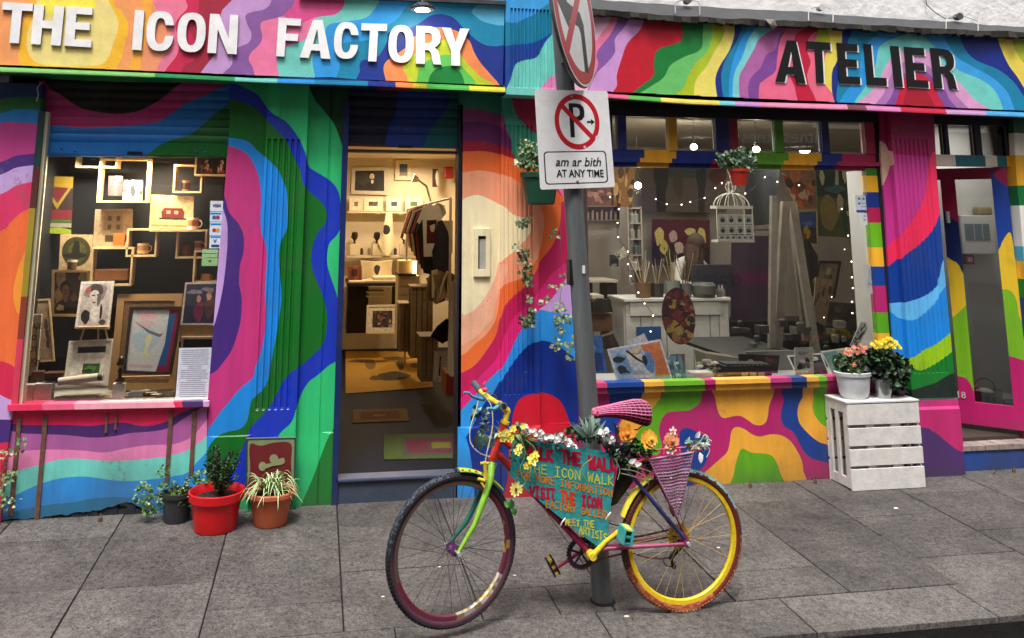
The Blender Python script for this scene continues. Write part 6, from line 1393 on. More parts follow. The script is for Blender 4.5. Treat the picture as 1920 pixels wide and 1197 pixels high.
# woman at the counter, seen from behind
def person():
    c = P(1284,458,4.0)
    root = empty('person',Vector((c.x,c.y,FB)),'seated woman with long brown hair and a white top behind the counter','person')
    J = {'pelvis': (0,0,.62),'belly': (.0,-.02,.82),'chest': (.03,-.06,1.06),'neck': (.07,-.10,1.22),'head': (.10,-.13,1.36),
         'shL': (-.15,-.06,1.12),'elL': (-.20,-.22,.90),'haL': (-.02,-.40,.88),'shR': (.20,-.06,1.12),'elR': (.27,-.24,.92),'haR': (.14,-.42,.88),
         'hipL': (-.10,-.02,.60),'knL': (-.12,-.40,.62),'ftL': (-.12,-.42,.16),'hipR': (.10,-.02,.60),'knR': (.13,-.40,.62),'ftR': (.13,-.42,.16)}
    Rr = {'pelvis': .15,'belly': .13,'chest': .15,'neck': .055,'head': .09,'shL': .07,'elL': .045,'haL': .03,'shR': .07,'elR': .045,'haR': .03,'hipL': .10,'knL': .07,'ftL': .045,'hipR': .10,'knR': .07,'ftR': .045}
    ks = list(J); E = [('pelvis','belly'),('belly','chest'),('chest','neck'),('neck','head'),('chest','shL'),('shL','elL'),('elL','haL'),('chest','shR'),('shR','elR'),('elR','haR'),('pelvis','hipL'),('hipL','knL'),('knL','ftL'),('pelvis','hipR'),('hipR','knR'),('knR','ftR')]
    dz = c.z-1.36-.0; me = bpy.data.meshes.new('body'); me.from_pydata([Vector(J[k])+Vector((0,0,dz-FB)) for k in ks],[(ks.index(a),ks.index(b)) for a,b in E],[])
    o = bpy.data.objects.new('body',me); C.objects.link(o); o.parent = root
    sk = o.modifiers.new('skin','SKIN')
    if not me.skin_vertices: me.attributes.new
    bm_layer = me.skin_vertices[0].data if me.skin_vertices else None
    if bm_layer is None:
        import bmesh
        bm = bmesh.new(); bm.from_mesh(me); lay = bm.verts.layers.skin.verify()
        for v,k in zip(bm.verts,ks): v[lay].radius = (Rr[k],Rr[k]*.85); v[lay].use_root = (k == 'pelvis')
        bm.to_mesh(me); bm.free()
    else:
        for v,k in zip(bm_layer,ks): v.radius = (Rr[k],Rr[k]*.85); v.use_root = (k == 'pelvis')
    ss = o.modifiers.new('sub','SUBSURF'); ss.levels = 2; ss.render_levels = 2
    o.data.materials.append(M('white_blouse','#b9b6b0',rough=.85,var=.1,scale=20))
    h = Vector((.10,-.13,1.36+dz)); base = wloc(root)
    hb = MB().ball(base+h-Vector((0,0,FB)),.105,'#c09a7c',14,(.85,1,1.15)); hb.build('head',PRINT,root)
    hair = MB().ball(base+h+Vector((-.025,-.035,.015-FB)),.118,'#3c2a20',14,(.95,1,1.12))
    rh = random.Random(2)
    for i in range(26):
        a = rh.uniform(.1,3.04); s = base+h+Vector((math.cos(a)*.09-.03,-.03-math.sin(a)*.09,.0-FB))
        hair.tube([s,s+Vector((-.03+rh.uniform(-.02,.02),-.02,-.14)),s+Vector((-.07+rh.uniform(-.03,.03),-.03,-.30)),s+Vector((-.09+rh.uniform(-.03,.03),-.03,-.40-rh.uniform(0,.08)))],[.024,.026,.020,.006],rh.choice(['#3c2a20','#4a3426','#33231a']),6)
    hair.build('hair',FABRIC,root)
person()
# things on the window ledge
zl_ = .733
pic('blue, peach and black ink drawing of a figure on white paper leaning in the window',[(1138,655),(1238,636),(1262,713),(1158,717)],.22,.085,fw=.0,mw=.014,mc='#f4f6fa',bg='#b4d0f4',th=.006,name='ink_drawing',cat='drawing',
    L=[('#e8834c',[(.72,.05),(1,.05),(1,1),(.62,1),(.66,.7),(.8,.5)]),('#f1e6d8',blobpts(.42,.62,.2,.26,random.Random(2))),('#7fa8e4',blobpts(.18,.5,.14,.4,random.Random(3))),('#dfe9f4',blobpts(.55,.35,.2,.26,random.Random(4))),('#6c96e0',blobpts(.68,.45,.1,.3,random.Random(5))),('#15161c',blobpts(.12,.66,.12,.1,random.Random(6))),('#15161c',blobpts(.12,.34,.10,.14,random.Random(7))),
       ('#15161c',[(.3,.9),(.34,.92),(.5,.62),(.6,.48),(.56,.46),(.44,.6)]),('#15161c',blobpts(.62,.55,.05,.16,random.Random(8))),('#15161c',[(.15,.3),(.3,.1),(.34,.1),(.2,.34)]),('#f4d4b8',blobpts(.5,.86,.14,.1,random.Random(9))),('#2c2c34',[(.36,.82),(.5,.76),(.64,.84),(.5,.73)]),('#b8d0f0',blobpts(.4,.15,.2,.1,random.Random(10)))])
pic('white backed sheet poking up behind the ink drawing',[(1176,640),(1208,625),(1220,650),(1190,665)],.34,.30,fw=0,bg='#d8d4e2',th=.004,name='paper_sheet',cat='paper')
pic('blue abstract canvas partly hidden behind the signpost',[(1100,630),(1128,630),(1138,698),(1104,700)],.34,.26,fw=0,bg='#3a72c8',L=[('#7cacdc',blobpts(.2,.7,.25,.25,random.Random(2))),('#2a4a9c',blobpts(.6,.3,.3,.3,random.Random(3))),('#15243c',blobpts(.3,.4,.12,.12,random.Random(5)))])
pic('small blue and green speckled canvas right of the ink drawing',[(1250,668),(1275,666),(1290,712),(1256,712)],.30,.20,fw=0,bg='#5c7f8e',L=splash(['#2c4a7c','#9cc0b4','#d8dcc8','#3c6a58','#24405c','#8ca45c'],7,24,.14))
tag(MB().slab(1259,664,1285,712,.40,.02,'#8a857c').build('grey_board',PRINT),'plain grey board behind the speckled blue canvas','board')
tag(MB().slab(1298,699,1338,712,.16,.12,'#e8e8e4').build('white_tray',PRINT,bevel=.004),'shallow white tray at the front of the window ledge','tray')
fl_ = empty('paint_rags',P(1318,700,.34),'heap of crumpled pale and pink paint rags on the ledge','rags')
mb = MB(); rq = random.Random(6)
for i in range(34):
    p = P(rq.uniform(1308,1352),rq.uniform(676,708),rq.uniform(.28,.5)); mb.ball(p,rq.uniform(.012,.03),rq.choice(['#a89a98','#c0b8a4','#7c6a68','#8a9070','#d0c8b8','#5c5450']),6,(1.3,1,.7))
mb.build('rag',FABRIC,fl_)
bk = empty('basket',P(1388,705,.30),'shallow grey wicker basket at the back of the window ledge','basket')
a,b = P(1322,664,.5),P(1385,682,.5); MB().hexa([P(1325,690,.45),P(1390,690,.45),P(1386,672,.5),P(1322,663,.5)],[P(1325,690,.45)+Vector((0,.2,0)),P(1390,690,.45)+Vector((0,.2,0)),P(1386,672,.5)+Vector((0,.2,0)),P(1322,663,.5)+Vector((0,.2,0))],'#6e675a').build('side',FABRIC,bk)
cr = empty('paint_box',P(1405,708,.22),'black plastic tray box with three white labels on the window ledge','box')
MB().slab(1361,686,1447,707,.20,.18,'#16171a').build('tray',PRINT,cr,bevel=.004)
for i in range(3): MB().slab(1391+i*15.5,699,1403+i*15.5,706,.195,.004,'#b9b48e').build('label',PRINT,cr)
for i in range(10): MB().slab(1364+i*8.2,683,1369+i*8.2,686,.21,.15,'#24262a').build('rim_tooth',PRINT,cr)
pic('dark brown painted case with a pale round spot standing behind the black tray box',[(1386,664),(1462,667),(1458,702),(1388,700)],.46,.44,fw=.0,bg='#2e1d18',L=splash(['#4a2c22','#5c3a2c','#1c1210'],30,12,.2)+[('#b89c8c',ell(.28,.62,.08,.14,12,2))],name='paint_case',cat='case')
tag(MB().slab(1400,658,1530,700,.56,.02,'#8c8c88').build('glass_sheet',PRINT),'long grey sheet standing at the back of the ledge','sheet')
pic('photo of a dark scene on tilted white paper behind the small booklet',[(1476,667),(1540,662),(1556,704),(1494,706)],.34,.24,fw=0,mw=.012,mc='#e9eaea',bg='#3a3a3e',L=splash(['#15151a','#8c8c90','#d0d0d4'],8,10,.22),name='print',cat='print',th=.004)
pic('small upright booklet with a black and white drawing of figures',[(1490,652),(1524,651),(1526,702),(1491,704)],.22,.18,fw=0,mw=.006,mc='#c9c8c4',bg='#b4b3b0',L=[('#1b1b1f',blobpts(.35,.3,.25,.15,random.Random(3))),('#1b1b1f',blobpts(.7,.4,.15,.22,random.Random(4))),('#d9d9d8',blobpts(.5,.12,.4,.08,random.Random(5))),('#8a8a8a',blobpts(.4,.8,.3,.08,random.Random(6)))],name='booklet',cat='booklet',th=.008)
pic('white edged teal and cream print tilted behind the pink flowering plant',[(1538,659),(1603,650),(1612,694),(1562,703)],.30,.22,fw=0,mw=.012,mc='#e8ecec',bg='#7ca8a4',L=[('#d8d4b4',[(.55,0),(1,0),(1,1),(.45,1)]),('#1c4a50',blobpts(.35,.5,.18,.3,random.Random(3))),('#c8dce0',blobpts(.45,.3,.15,.2,random.Random(4))),('#1c2a30',blobpts(.5,.7,.08,.15,random.Random(5)))],name='print',cat='print',th=.004)
pic('narrow black and white comic strip card leaning at the right end of the window',[(1614,603),(1633,605),(1609,652),(1594,648)],.20,.16,fw=0,mw=.003,mc='#d8d8e0',bg='#d0d0da',L=splash(['#16161c','#16161c','#44444c'],12,22,.12),name='comic_card',cat='card',th=.004)
# birdcage with photographs
bc = empty('birdcage',P(1379,455,.5),'white domed birdcage hung with rows of tiny black and white photographs','birdcage')
YC = .46; a,b = P(1346,455,YC),P(1412,392,YC); cx_,hw = (a.x+b.x)/2,(b.x-a.x)/2; z0,z1 = a.z,b.z
BCW = '#e2ded2'
mb = MB()
for zz,h in ((z0,.02),(z1,.025)): mb.box(cx_-hw,cx_+hw,YC,YC+.012,zz,zz+h,BCW).box(cx_-hw,cx_+hw,YC+.108,YC+.12,zz,zz+h,BCW).box(cx_-hw,cx_-hw+.012,YC+.012,YC+.108,zz,zz+h,BCW).box(cx_+hw-.012,cx_+hw,YC+.012,YC+.108,zz,zz+h,BCW)
for xx in (cx_-hw+.005,cx_+hw-.005,cx_+hw*.52): mb.tube([(xx,YC+.006,z0),(xx,YC+.006,z1)],.005,BCW,5)
mb.tube([(cx_-hw,YC+.006,(z0+z1)/2),(cx_+hw,YC+.006,(z0+z1)/2)],.003,BCW,5)
mb.build('frame',PRINT,bc)
for k in range(12):
    t = 2*math.pi*k/12; pts = []
    for j in range(9):
        s = j/8*math.pi/2; pts.append((cx_+math.cos(t)*hw*math.cos(s),YC+.06+math.sin(t)*.06*math.cos(s),z1+.02+math.sin(s)*.115))
    MB().tube(pts,.0022,BCW,5).build('dome_wire',PRINT,bc)
for k in range(8):
    t = 2*math.pi*k/8; MB().tube([(cx_+math.cos(t)*.045*math.sin(s),YC+.06+math.sin(t)*.045*math.sin(s),z1+.14+.045*(1-math.cos(s))) for s in [j*math.pi/8 for j in range(9)]],.0018,BCW,4).build('finial_wire',PRINT,bc)
MB().tube([(cx_,YC+.06,z1+.225),(cx_,YC+.06,2.3)],.002,'#222222',4).build('hanging_cord',PRINT,bc)
for r_i in range(3):
    for c_i in range(6 if r_i == 2 else 4):
        n = 6 if r_i == 2 else 4; w_ = 2*hw*.94/n; x = cx_-hw*.94+c_i*w_; h = .036 if r_i == 2 else .078; z = z0+.026 if r_i == 2 else (z0+.070+(1-r_i)*.086)
        mb = MB().box(x+.003,x+w_-.003,YC-.004,YC-.001,z,z+h,'#deded8'); flat(mb,lambda s,t: Vector((x+.003+s*(w_-.006),YC-.0045,z+t*h)),Vector((0,-1,0)),(.08,.92,.1,.92),[('#26262a',blobpts(.5,.35,.32,.3,rq)),('#8a8a88',blobpts(.5,.65,.16,.2,rq))],'#b8b8b4',0)
        mb.build('photograph',PRINT,bc)
# lobby behind the right door
lb = empty('lobby',(0,0,0)); lb.parent = shop
MB().box(5.85,8.2,1.38,1.46,0,3.06,'#cccccc').build('room_wall',WHITEW,lb); MB().box(4.95,8.2,.9,1.38,.15,.19,'#555555').build('room_floor',WHITEW,lb); MB().box(4.8,8.2,.16,1.46,2.98,3.05,'#cccccc').build('room_ceiling',WHITEW,lb)
_a,_b = Vector((4.74,.18,0)),Vector((5.85,1.42,0)); _n = Vector((-.75,.66,0))*.04; _h = Vector((0,0,3.05))
MB().hexa([_a,_b,_b+_h,_a+_h],[_a+_n,_b+_n,_b+_h+_n,_a+_h+_n],'#cccccc').build('partition_wall',WHITEW,lb)
MB().box(8.1,8.2,.0,1.55,0,3.2,'#cccccc').build('room_wall',WHITEW,lb)
light('lobby_light',(6.3,.9,2.9),5,(1,.95,.88),.4)
fb = empty('fuse_cabinet',P(1840,440,1.2),'white fuse cabinet with a blue grey window on the lobby wall','cabinet')
MB().slab(1803,404,1866,477,1.24,.14,'#c6c5c0').build('case',WHITEW,fb,bevel=.008); MB().slab(1810,420,1856,451,1.235,.004,'#5c6c78').build('window',PRINT,fb)
for u in (1826,1842): MB().slab(u,421,u+1.5,450,1.229,.004,'#aeb2b2').build('divider',PRINT,fb)
ca_ = empty('call_point',P(1819,487,1.3),'small red fire alarm call point on the lobby wall','alarm'); MB().slab(1812,478,1827,496,1.32,.05,'#a81c24').build('case',PAINT,ca_,bevel=.003); MB().slab(1815,483,1824,491,1.315,.004,'#d8c8c4').build('window',PRINT,ca_)
bk2 = empty('bucket',P(1848,755,.95),'dark green bucket with pale rags standing behind the right door','bucket')
p = P(1848,758,.95); p.z = .19; MB().lathe([(.085,0),(.115,.21),(.12,.215),(.105,.2),(.08,.02),(.001,.02)],p,'#1e3a2c',20).build('pail',PAINT,bk2); MB().ball(p+Vector((0,0,.2)),.07,'#c0beb8',10,(1.1,1,.5)).build('rag',FABRIC,bk2)
MB().tube([p+Vector((.118*math.cos(t),0,.21+.11*math.sin(t))) for t in [i*math.pi/10 for i in range(11)]],.004,'#1b1b1b',5).build('handle',PAINT,bk2)
tag(MB().slab(1864,733,1880,760,1.2,.12,'#7a5c44').build('cardboard_box',PRINT),'brown box right of the green bucket','box')
tag(MB().slab(1836,388,1862,404,1.25,.1,'#8c7a54').build('wicker_bowl',FABRIC,bevel=.02),'small straw bowl on top of the fuse cabinet','bowl')
# ------------------------------------------------------------------ houses across the road (they shade the street and show in the panes)
op = empty('opposite_house',(1,-9.6,0),'plain brick house across the street with a purple ground floor front','building')
BR = M('brown_brick','#7d6a5c',rough=.9,var=.3,scale=18,bump=.5)
MB().box(-14,16,-10.2,-9.6,-.1,9.6,'#777777').build('wall',BR,op)
MB().box(.2,6.6,-9.596,-9.52,.9,2.55,'#4a3a78').build('front_panel',PAINT,op)
MB().box(-13,0,-9.596,-9.55,.4,2.5,'#b9b4a8').build('front_panel',PAINT,op)
for x in (-11,-8,-5,-2,1,4,7,10,13):
    f = MB().box(x,x+1.1,-9.598,-9.56,3.8,5.6,'#e6e4de').build('window',PRINT,op); MB().box(x+.08,x+1.02,-9.555,-9.552,3.88,5.52,'#20262c').build('pane',PRINT,f)
MB().box(-14,16,-10.3,-9.5,9.6,9.75,'#999999').build('cornice',BR,op)
nb = empty('neighbour_house',(-5,.2,0),'plain grey house front adjoining the painted shop on its left','building')
MB().box(-9.5,-2.2,.07,.4,-.05,3.055,'#a8a49c').build('wall',REND,nb); MB().box(-5.2,-4.2,.05,.069,.9,2.2,'#d8d6d0').build('window',PRINT,nb)
nb = empty('neighbour_house',(8,.2,0),'plain grey house front adjoining the painted shop on its right','building')
MB().box(6.0,12.5,.13,.4,-.05,3.055,'#a8a49c').build('wall',REND,nb); MB().box(7.4,8.4,.11,.129,.9,2.2,'#d8d6d0').build('window',PRINT,nb)
def mtext(s,loc,size,col,parent,rotz=0,mat=None,shear=0,xs=1.0,name='lettering',ext=.002,off=0.0,align='CENTER',M3=None,sp=1.0):
    c = bpy.data.curves.new('t','FONT'); c.body = s; c.size = size; c.extrude = ext; c.shear = shear; c.offset = off; c.align_x = align; c.align_y = 'CENTER'; c.resolution_u = 3; c.space_character = sp
    o = bpy.data.objects.new('t',c); C.objects.link(o); dg = bpy.context.evaluated_depsgraph_get(); me = bpy.data.meshes.new_from_object(o.evaluated_get(dg)); bpy.data.objects.remove(o)
    RX = M3 if M3 is not None else Matrix.Rotation(rotz,3,'Z') @ Matrix.Rotation(R(90),3,'X')
    base = Vector(loc)-(wloc(parent) if parent is not None else Vector((0,0,0)))
    for v in me.vertices: v.co = base+RX @ Vector((v.co.x*xs,v.co.y,v.co.z))
    me.materials.clear(); me.materials.append(mat or M('ink_'+col,col,rough=.5,var=.08)); ob = bpy.data.objects.new(name,me); C.objects.link(ob)
    if parent is not None: ob.parent = parent
    return ob
for s,u,c in (('swim',1412,'#c02a8c'),('train',1358,'#15151c'),('relax',1312,'#15151c')):
    w_ = P(u,524,9.55); mtext(s,(w_.x,-9.50,w_.z),.42,c,op,rotz=math.pi,off=.008)
for u in (1505,1425):
    w_ = P(u,257,9.55); mtext('Fitness',(w_.x,-9.50,w_.z),.40,'#d8d8d8',op,rotz=math.pi)
# ------------------------------------------------------------------ signpost
GALV = M('galvanised_steel','#6f7375',rough=.5,metal=.35,var=.35,scale=14,bump=.3,dirt=.35,streak=True)
YP = -1.625
base = G(1130,1127); top = P(1044,-60,YP-.0)
post = empty('signpost',base,'weathered grey steel signpost leaning left, planted in the pavement behind the bicycle','signpost')
MB().tube([base-Vector((0,0,.03)),base.lerp(top,.5),top],.054,'#777777',28).build('pole',GALV,post)
MB().lathe([(.055,-.005),(.068,0.0),(.064,.005),(.055,.008)],base,'#1b1a19',20).build('tarred_collar',JOINT,post)
def onpole(v,off=0.0):
    for i in range(200):
        t = i/200; q = base.lerp(top,t)
        d = q-CAM; vv = PY-FOC*d.dot(UP)/d.dot(FW)
        if vv <= v: return q
    return top
dk = onpole(515); MB().box(-.012,.012,-.03,.03,-.07,.07,'#15161a',at=dk+Vector((-.052,0,0))).build('clip',PAINT,post)
MB().box(-.008,.008,-.002,0,-.022,.022,'#dcdcd8',at=onpole(508)+Vector((.012,-.056,0))).build('sticker',PRINT,post)
# plates
WHITE_S = M('sign_white',attr=True,rough=.4,var=.10,scale=12,bump=.05,dirt=.12)
def plate_plane(px_quad,Ys):
    q = [P(u,v,y) for (u,v),y in zip(px_quad,Ys)]; return q
# no parking plate
Ym = YP-.075
q = plate_plane([(1002,168),(1139,171),(1153,351),(1013,356)],[Ym-.01,Ym+.005,Ym+.005,Ym-.01])
W = quadmap(q); n = (q[2]-q[3]).cross(q[0]-q[3]).normalized()
sgn = empty('no_parking_sign',(q[2]+q[3])/2,'white no parking plate with a struck out P, lower sign on the signpost','sign')
def rrect(s0,s1,t0,t1,rs,rt,n_=5):
    o = []
    for cx,cy,a0 in ((s1-rs,t1-rt,0),(s0+rs,t1-rt,90),(s0+rs,t0+rt,180),(s1-rs,t0+rt,270)):
        for k in range(n_+1): a = R(a0+90*k/n_); o.append((cx+rs*math.cos(a),cy+rt*math.sin(a)))
    return o
def sheet(W,n,outline,layers,base_c,th,off=0.0,name='plate',parent=None,mat=None,back='#6a6c6e'):
    V,tris = partition(outline,layers); mb = MB(); cols = [lin(base_c)]+[lin(c) for c,_ in layers]; cnt = {}
    for f,k in tris:
        f = list(f)
        if area([V[i] for i in f]) < 0: f = f[::-1]
        mb.add([W(V[i][0],V[i][1])+n*off for i in f],[tuple(range(len(f)))],cols[k]); mb.add([W(V[i][0],V[i][1])+n*(off-th) for i in f],[tuple(range(len(f)-1,-1,-1))],lin(back))
        for i in range(len(f)):
            e = (f[i],f[(i+1) % len(f)]); r = (e[1],e[0])
            if r in cnt: del cnt[r]
            else: cnt[e] = 1
    for a,b in cnt:
        p,s = W(*V[a]),W(*V[b]); mb.add([p+n*off,p+n*(off-th),s+n*(off-th),s+n*off],[(0,1,2,3)],lin(back))
    return mb.build(name,mat or WHITE_S,parent)
wd,ht = (q[1]-q[0]).length,(q[0]-q[3]).length; asp = wd/ht
cx_,cy_,rx_,ry_ = .55,.675,.305,.305*asp*1.0
ry_ = .288
circ = lambda k,m=48: [(cx_+rx_*k*math.cos(2*math.pi*i/m),cy_+ry_*k*math.sin(2*math.pi*i/m)) for i in range(m)]
def bar(a0,wk):
    c,s = math.cos(a0),math.sin(a0); return [(cx_+rx_*(c*x-s*y),cy_+ry_*(s*x+c*y)) for x,y in ((-.90,-wk),(.90,-wk),(.90,wk),(-.90,wk))]
# letter P as polygons: stem, bowl, counter
def loc(x,y): return (cx_+rx_*x,cy_+ry_*y)
Pp = [loc(*p) for p in [(-.33,-.56),(-.14,-.56),(-.14,.02),(.05,.02),(.22,.06),(.34,.18),(.36,.36),(.33,.52),(.2,.63),(.0,.66),(-.33,.66)]]
Pc = [loc(*p) for p in [(-.14,.18),(.03,.18),(.13,.25),(.15,.36),(.12,.46),(.02,.51),(-.14,.51)]]
Ar = [loc(*p) for p in [(.44,.03),(.62,.03),(.62,.10),(.80,-.01),(.62,-.12),(.62,-.05),(.44,-.05)]]
plate = sheet(W,n,rrect(0,1,0,1,.03,.03*asp),[('#c01a2c',circ(1.0)),('#e4e4e4',circ(.80)),('#17181a',Pp),('#e4e4e4',Pc),('#17181a',Ar),('#c01a2c',bar(R(-42),.095)),
      ('#dedede',[loc(.98,-.52),(loc(.80,-.50)),loc(.76,-.62),loc(.88,-.66)]),('#e0d8d8',[loc(.2,-.86),loc(.32,-.86),loc(.31,-.93),loc(.22,-.93)]),
      ('#17181a',rrect(.07,.915,.045,.375,.05,.05*asp)),('#e6e6e6',rrect(.087,.898,.057,.363,.04,.04*asp))],'#e6e6e6',.003,parent=sgn)
MS = Matrix((((q[1]-q[0]).normalized()),(q[0]-q[3]).normalized(),n)).transposed()
inkm = M('sign_ink','#17181a',rough=.5,var=.08)
mtext('am ar bith',W(.525,.262)+n*.0012,.072,'#17181a',sgn,M3=MS,mat=inkm,shear=.25,xs=.92,ext=.0006,off=.0006)
mtext('AT ANY TIME',W(.545,.145)+n*.0012,.058,'#17181a',sgn,M3=MS,mat=inkm,xs=.80,ext=.0006,off=.0012)
for t in (.93,.07): 
    c = W(.5,t)+n*.002; MB().lathe([(.008,0),(.006,.004),(.001,.005)],c,'#8a8c8c',10,mat=Matrix.Rotation(R(90),3,'X')).build('bolt',PAINT,sgn)
for t in (.75,.3):
    c = W(.5,t)-n*.012; MB().box(-.05,.05,-.008,.06,-.012,.012,'#6a6c6e',at=c).build('bracket',GALV,sgn)
# no left turn disc, turned half away
cen = P(1078,56,YP-.09); 
ax_h = (P(1119,60,YP-.09)-P(1035,45,YP-.09))
rz = .30
u_up = (P(1062,-110,YP-.09)-P(1092,165,YP-.09)); hh = u_up.length/2
yaw = R(57)
e_h = Vector((math.cos(yaw),math.sin(yaw),0)); e_v = u_up.normalized()
cen = P(1078,22,YP-.10)
disc = empty('no_left_turn_sign',cen,'round red rimmed no left turn sign turned aside at the top of the signpost','sign')
W2 = lambda s,t: cen+e_h*(s*hh)+e_v*(t*hh)
n2 = e_h.cross(e_v).normalized()
def cc(k,m=64): return [(k*math.cos(2*math.pi*i/m),k*math.sin(2*math.pi*i/m)) for i in range(m)]
arrow = [(.18,-.78),(.38,-.78),(.38,-.10),(.24,.04),(-.36,.05),(-.38,.24),(-.80,-.04),(-.30,-.37),(-.32,-.19),(.10,-.19),(.18,-.27)]
sl2 = [(-.76,-.62),(-.60,-.76),(.76,.62),(.60,.76)]
sheet(W2,n2,cc(1.0),[('#e3e0e0',cc(.985)),('#b8283a',cc(.975)),('#e3e2e2',cc(.80)),('#2a2c30',arrow),('#c0303f',[(-.68,-.60),(-.55,-.71),(.68,.60),(.55,.71)])],'#c9c9c9',.004,parent=disc,name='disc')
rim = MB(); pts = [W2(1.0*math.cos(2*math.pi*i/48),1.0*math.sin(2*math.pi*i/48))-n2*.012 for i in range(48)]; rim.tube(pts,.010,'#3c3e42',6,closed=True); rim.build('rim',GALV,disc)
for dz in (-.10,.12): MB().box(-.05,.03,-.045,.01,-.015,.015,'#55585a',at=onpole(120 if dz < 0 else 20)+Vector((.02,-.03,0))).build('bracket',GALV,disc)

# ------------------------------------------------------------------ things fixed on the shopfront
# round spotlight over the letters
sp = empty('spotlight',P(792,20,-.50),'lit round spotlight on an arm above the word FACTORY','lamp')
c = P(792,20,-.50)
MB().lathe([(.055,0),(.085,.003),(.088,.02),(.04,.055),(.001,.06)],c,'#3a3d42',24).build('housing',PAINT,sp)
MB().lathe([(.001,-.001),(.052,-.001),(.054,.004),(.001,.004)],c,'#ffffff',24).build('lens',LG,sp)
MB().tube([c+Vector((0,.01,.05)),c+Vector((0,.05,.18)),c+Vector((0,.30,.22))],.010,'#2c2e33',8).build('arm',PAINT,sp)
for k in range(6):
    t = k*math.pi/3; MB().box(.05,.10,-.006,.006,.012,.03,'#4a4e54',rot=Matrix.Rotation(t,3,'Z'),at=c).build('fin',PAINT,sp)
light('spotlight_light',c+Vector((0,0,-.02)),1.3,(1,.97,.9),.05,kind='POINT')
# cable junctions over the right sign
for i,(u,v,c_) in enumerate(((1288,2,'#5a5c60'),(1538,15,'#d5d2ce'),(1796,32,'#4e5156'))):
    jb = empty('cable_junction',P(u,v,-.10),['dark cable junction with two loops, left of three above the ATELIER sign','white round cable junction above the ATELIER sign','grey round cable junction at the upper right above the ATELIER sign'][i],'junction box')
    p = P(u,v,-.11); MB().lathe([(.001,-.03),(.024,-.03),(.030,-.01),(.030,.03),(.001,.03)],p,c_,16,mat=Matrix.Rotation(R(90),3,'X')).build('box',PAINT,jb)
    for s,(du,dv) in ((-1,(-22,24)),(1,(24,27))):
        x_ = u+du+(14 if (i == 2 and s > 0) else 0); MB().tube([p,P(u+du*.5,v-1,-.13),P(u+du*.88,v+2,-.16),P(x_,v+8,-.18),P(x_,v+dv,-.25)],.0042,'#b9b6b2' if not (i == 0) else '#9a9896',7).build('cable',PAINT,jb)
w0 = [P(1732,-20,-.06),P(1738,10,-.07),P(1755,25,-.07),P(1772,35,-.08),P(1790,34,-.09)]
tag(MB().tube(w0,.004,'#3c3c3e',5).build('wall_cable',PAINT),'thin dark cable drooping down the white wall to the right junction','cable')
w1 = [P(78,155,-.02),P(70,165,-.04),P(72,178,-.05),P(69,190,-.05)]
tag(MB().tube(w1,[.005,.006,.005,.007],'#b9b4a8',6).build('loose_wire',PAINT),'short pale wire dangling beside the left shutter','wire')
# meter box cover
mbx = empty('meter_box',P(506,880,-.09),'flush dark red meter box door with a pale keyhole emblem on the green pier','meter box')
q = [P(461,823,-.10),P(555,821,-.10),P(553,935,-.10),P(460,938,-.10)]; Wm = quadmap(q); nm_ = Vector((0,-1,0))
sheet(Wm,nm_,[(0,0),(1,0),(1,1),(0,1)],[('#7a8a5c',rrect(.04,.97,-.1,.97,.03,.03)),('#6a1c24',smooth([(.08,-.1),(.92,-.1),(.93,.3),(.91,.6),(.90,.90),(.6,.93),(.3,.88),(.08,.90),(.09,.5)],True))],'#2a3a44',.03,parent=mbx,name='door',mat=MURAL)
key = [('#8f9368',ell(.335,.54,.075,.075,16,2)),('#8f9368',ell(.56,.66,.085,.075,16,2)),('#8f9368',smooth([(.36,.50),(.55,.545),(.70,.56),(.78,.60),(.76,.67),(.68,.66),(.60,.65),(.62,.61),(.50,.59),(.34,.56)],True))]
V = None
for i,(c_,pl) in enumerate(key): sheet(Wm,nm_,pl,[],c_,.004,off=.0045+.0006*i,parent=mbx,name='emblem',mat=MURAL)
# stickers and papers on the glass
YG = .040
def sticker(u0,v0,u1,v1,col,lab,cat='sticker',Y=YG):
    r = empty('sticker',P((u0+u1)/2,v1,Y),lab,cat); MB().slab(u0,v0,u1,v1,Y,.002,col).build('sheet',PRINT,r); return r
vs = empty('card_sticker',P(405,466,YG),'strip of bank card stickers on the right edge of the display window','sticker')
for i,(v0,v1,c_) in enumerate([(377,396,'#e4e9f0'),(397,416,'#cfe2f2'),(417,441,'#d8e6f2'),(442,466,'#dfe8f0')]):
    MB().slab(394-i*.4,v0,418-i*.8,v1,YG,.002,c_).build('sticker_sheet',PRINT,vs)
bl = M('ink_blue','#20427c',rough=.5,var=.05)
t = P(406,386,YG-.002); mtext('VISA',t,.030,'#1c2c6c',vs,mat=bl,ext=.0004,off=.001,shear=.2)
for v,s in ((399,'#2a86c8'),(419,'#2a86c8'),(443,'#2a86c8')): MB().slab(395,v,415,v+3.5,YG-.001,.0008,s).build('sticker_band',PRINT,vs)
for (v,ca,cb) in ((408,'#3c5ca8','#b8343c'),(432,'#b8343c','#d89c3c')):
    for du,c_ in ((-3.5,ca),(3.5,cb)):
        p = P(405+du,v,YG-.0015); o = MB(); o.add([p+Vector((.014*math.cos(2*math.pi*k/16),(0 if du < 0 else -.0003),.014*math.sin(2*math.pi*k/16))) for k in range(16)],[tuple(range(15,-1,-1))],c_); o.build('emblem',PRINT,vs)
t = P(403,453,YG-.002); mtext('V',t,.034,'#1c2c4c',vs,mat=bl,ext=.0004,off=.002); MB().slab(396,459,411,464,YG-.001,.0008,'#20427c').build('sticker_band',PRINT,vs)
s = sticker(379,468,408,483,'#9cc08c','upper pale green sticker on the right edge of the display window'); MB().slab(380,475,406,476.5,YG-.001,.0008,'#4c7a48').build('line',PRINT,s)
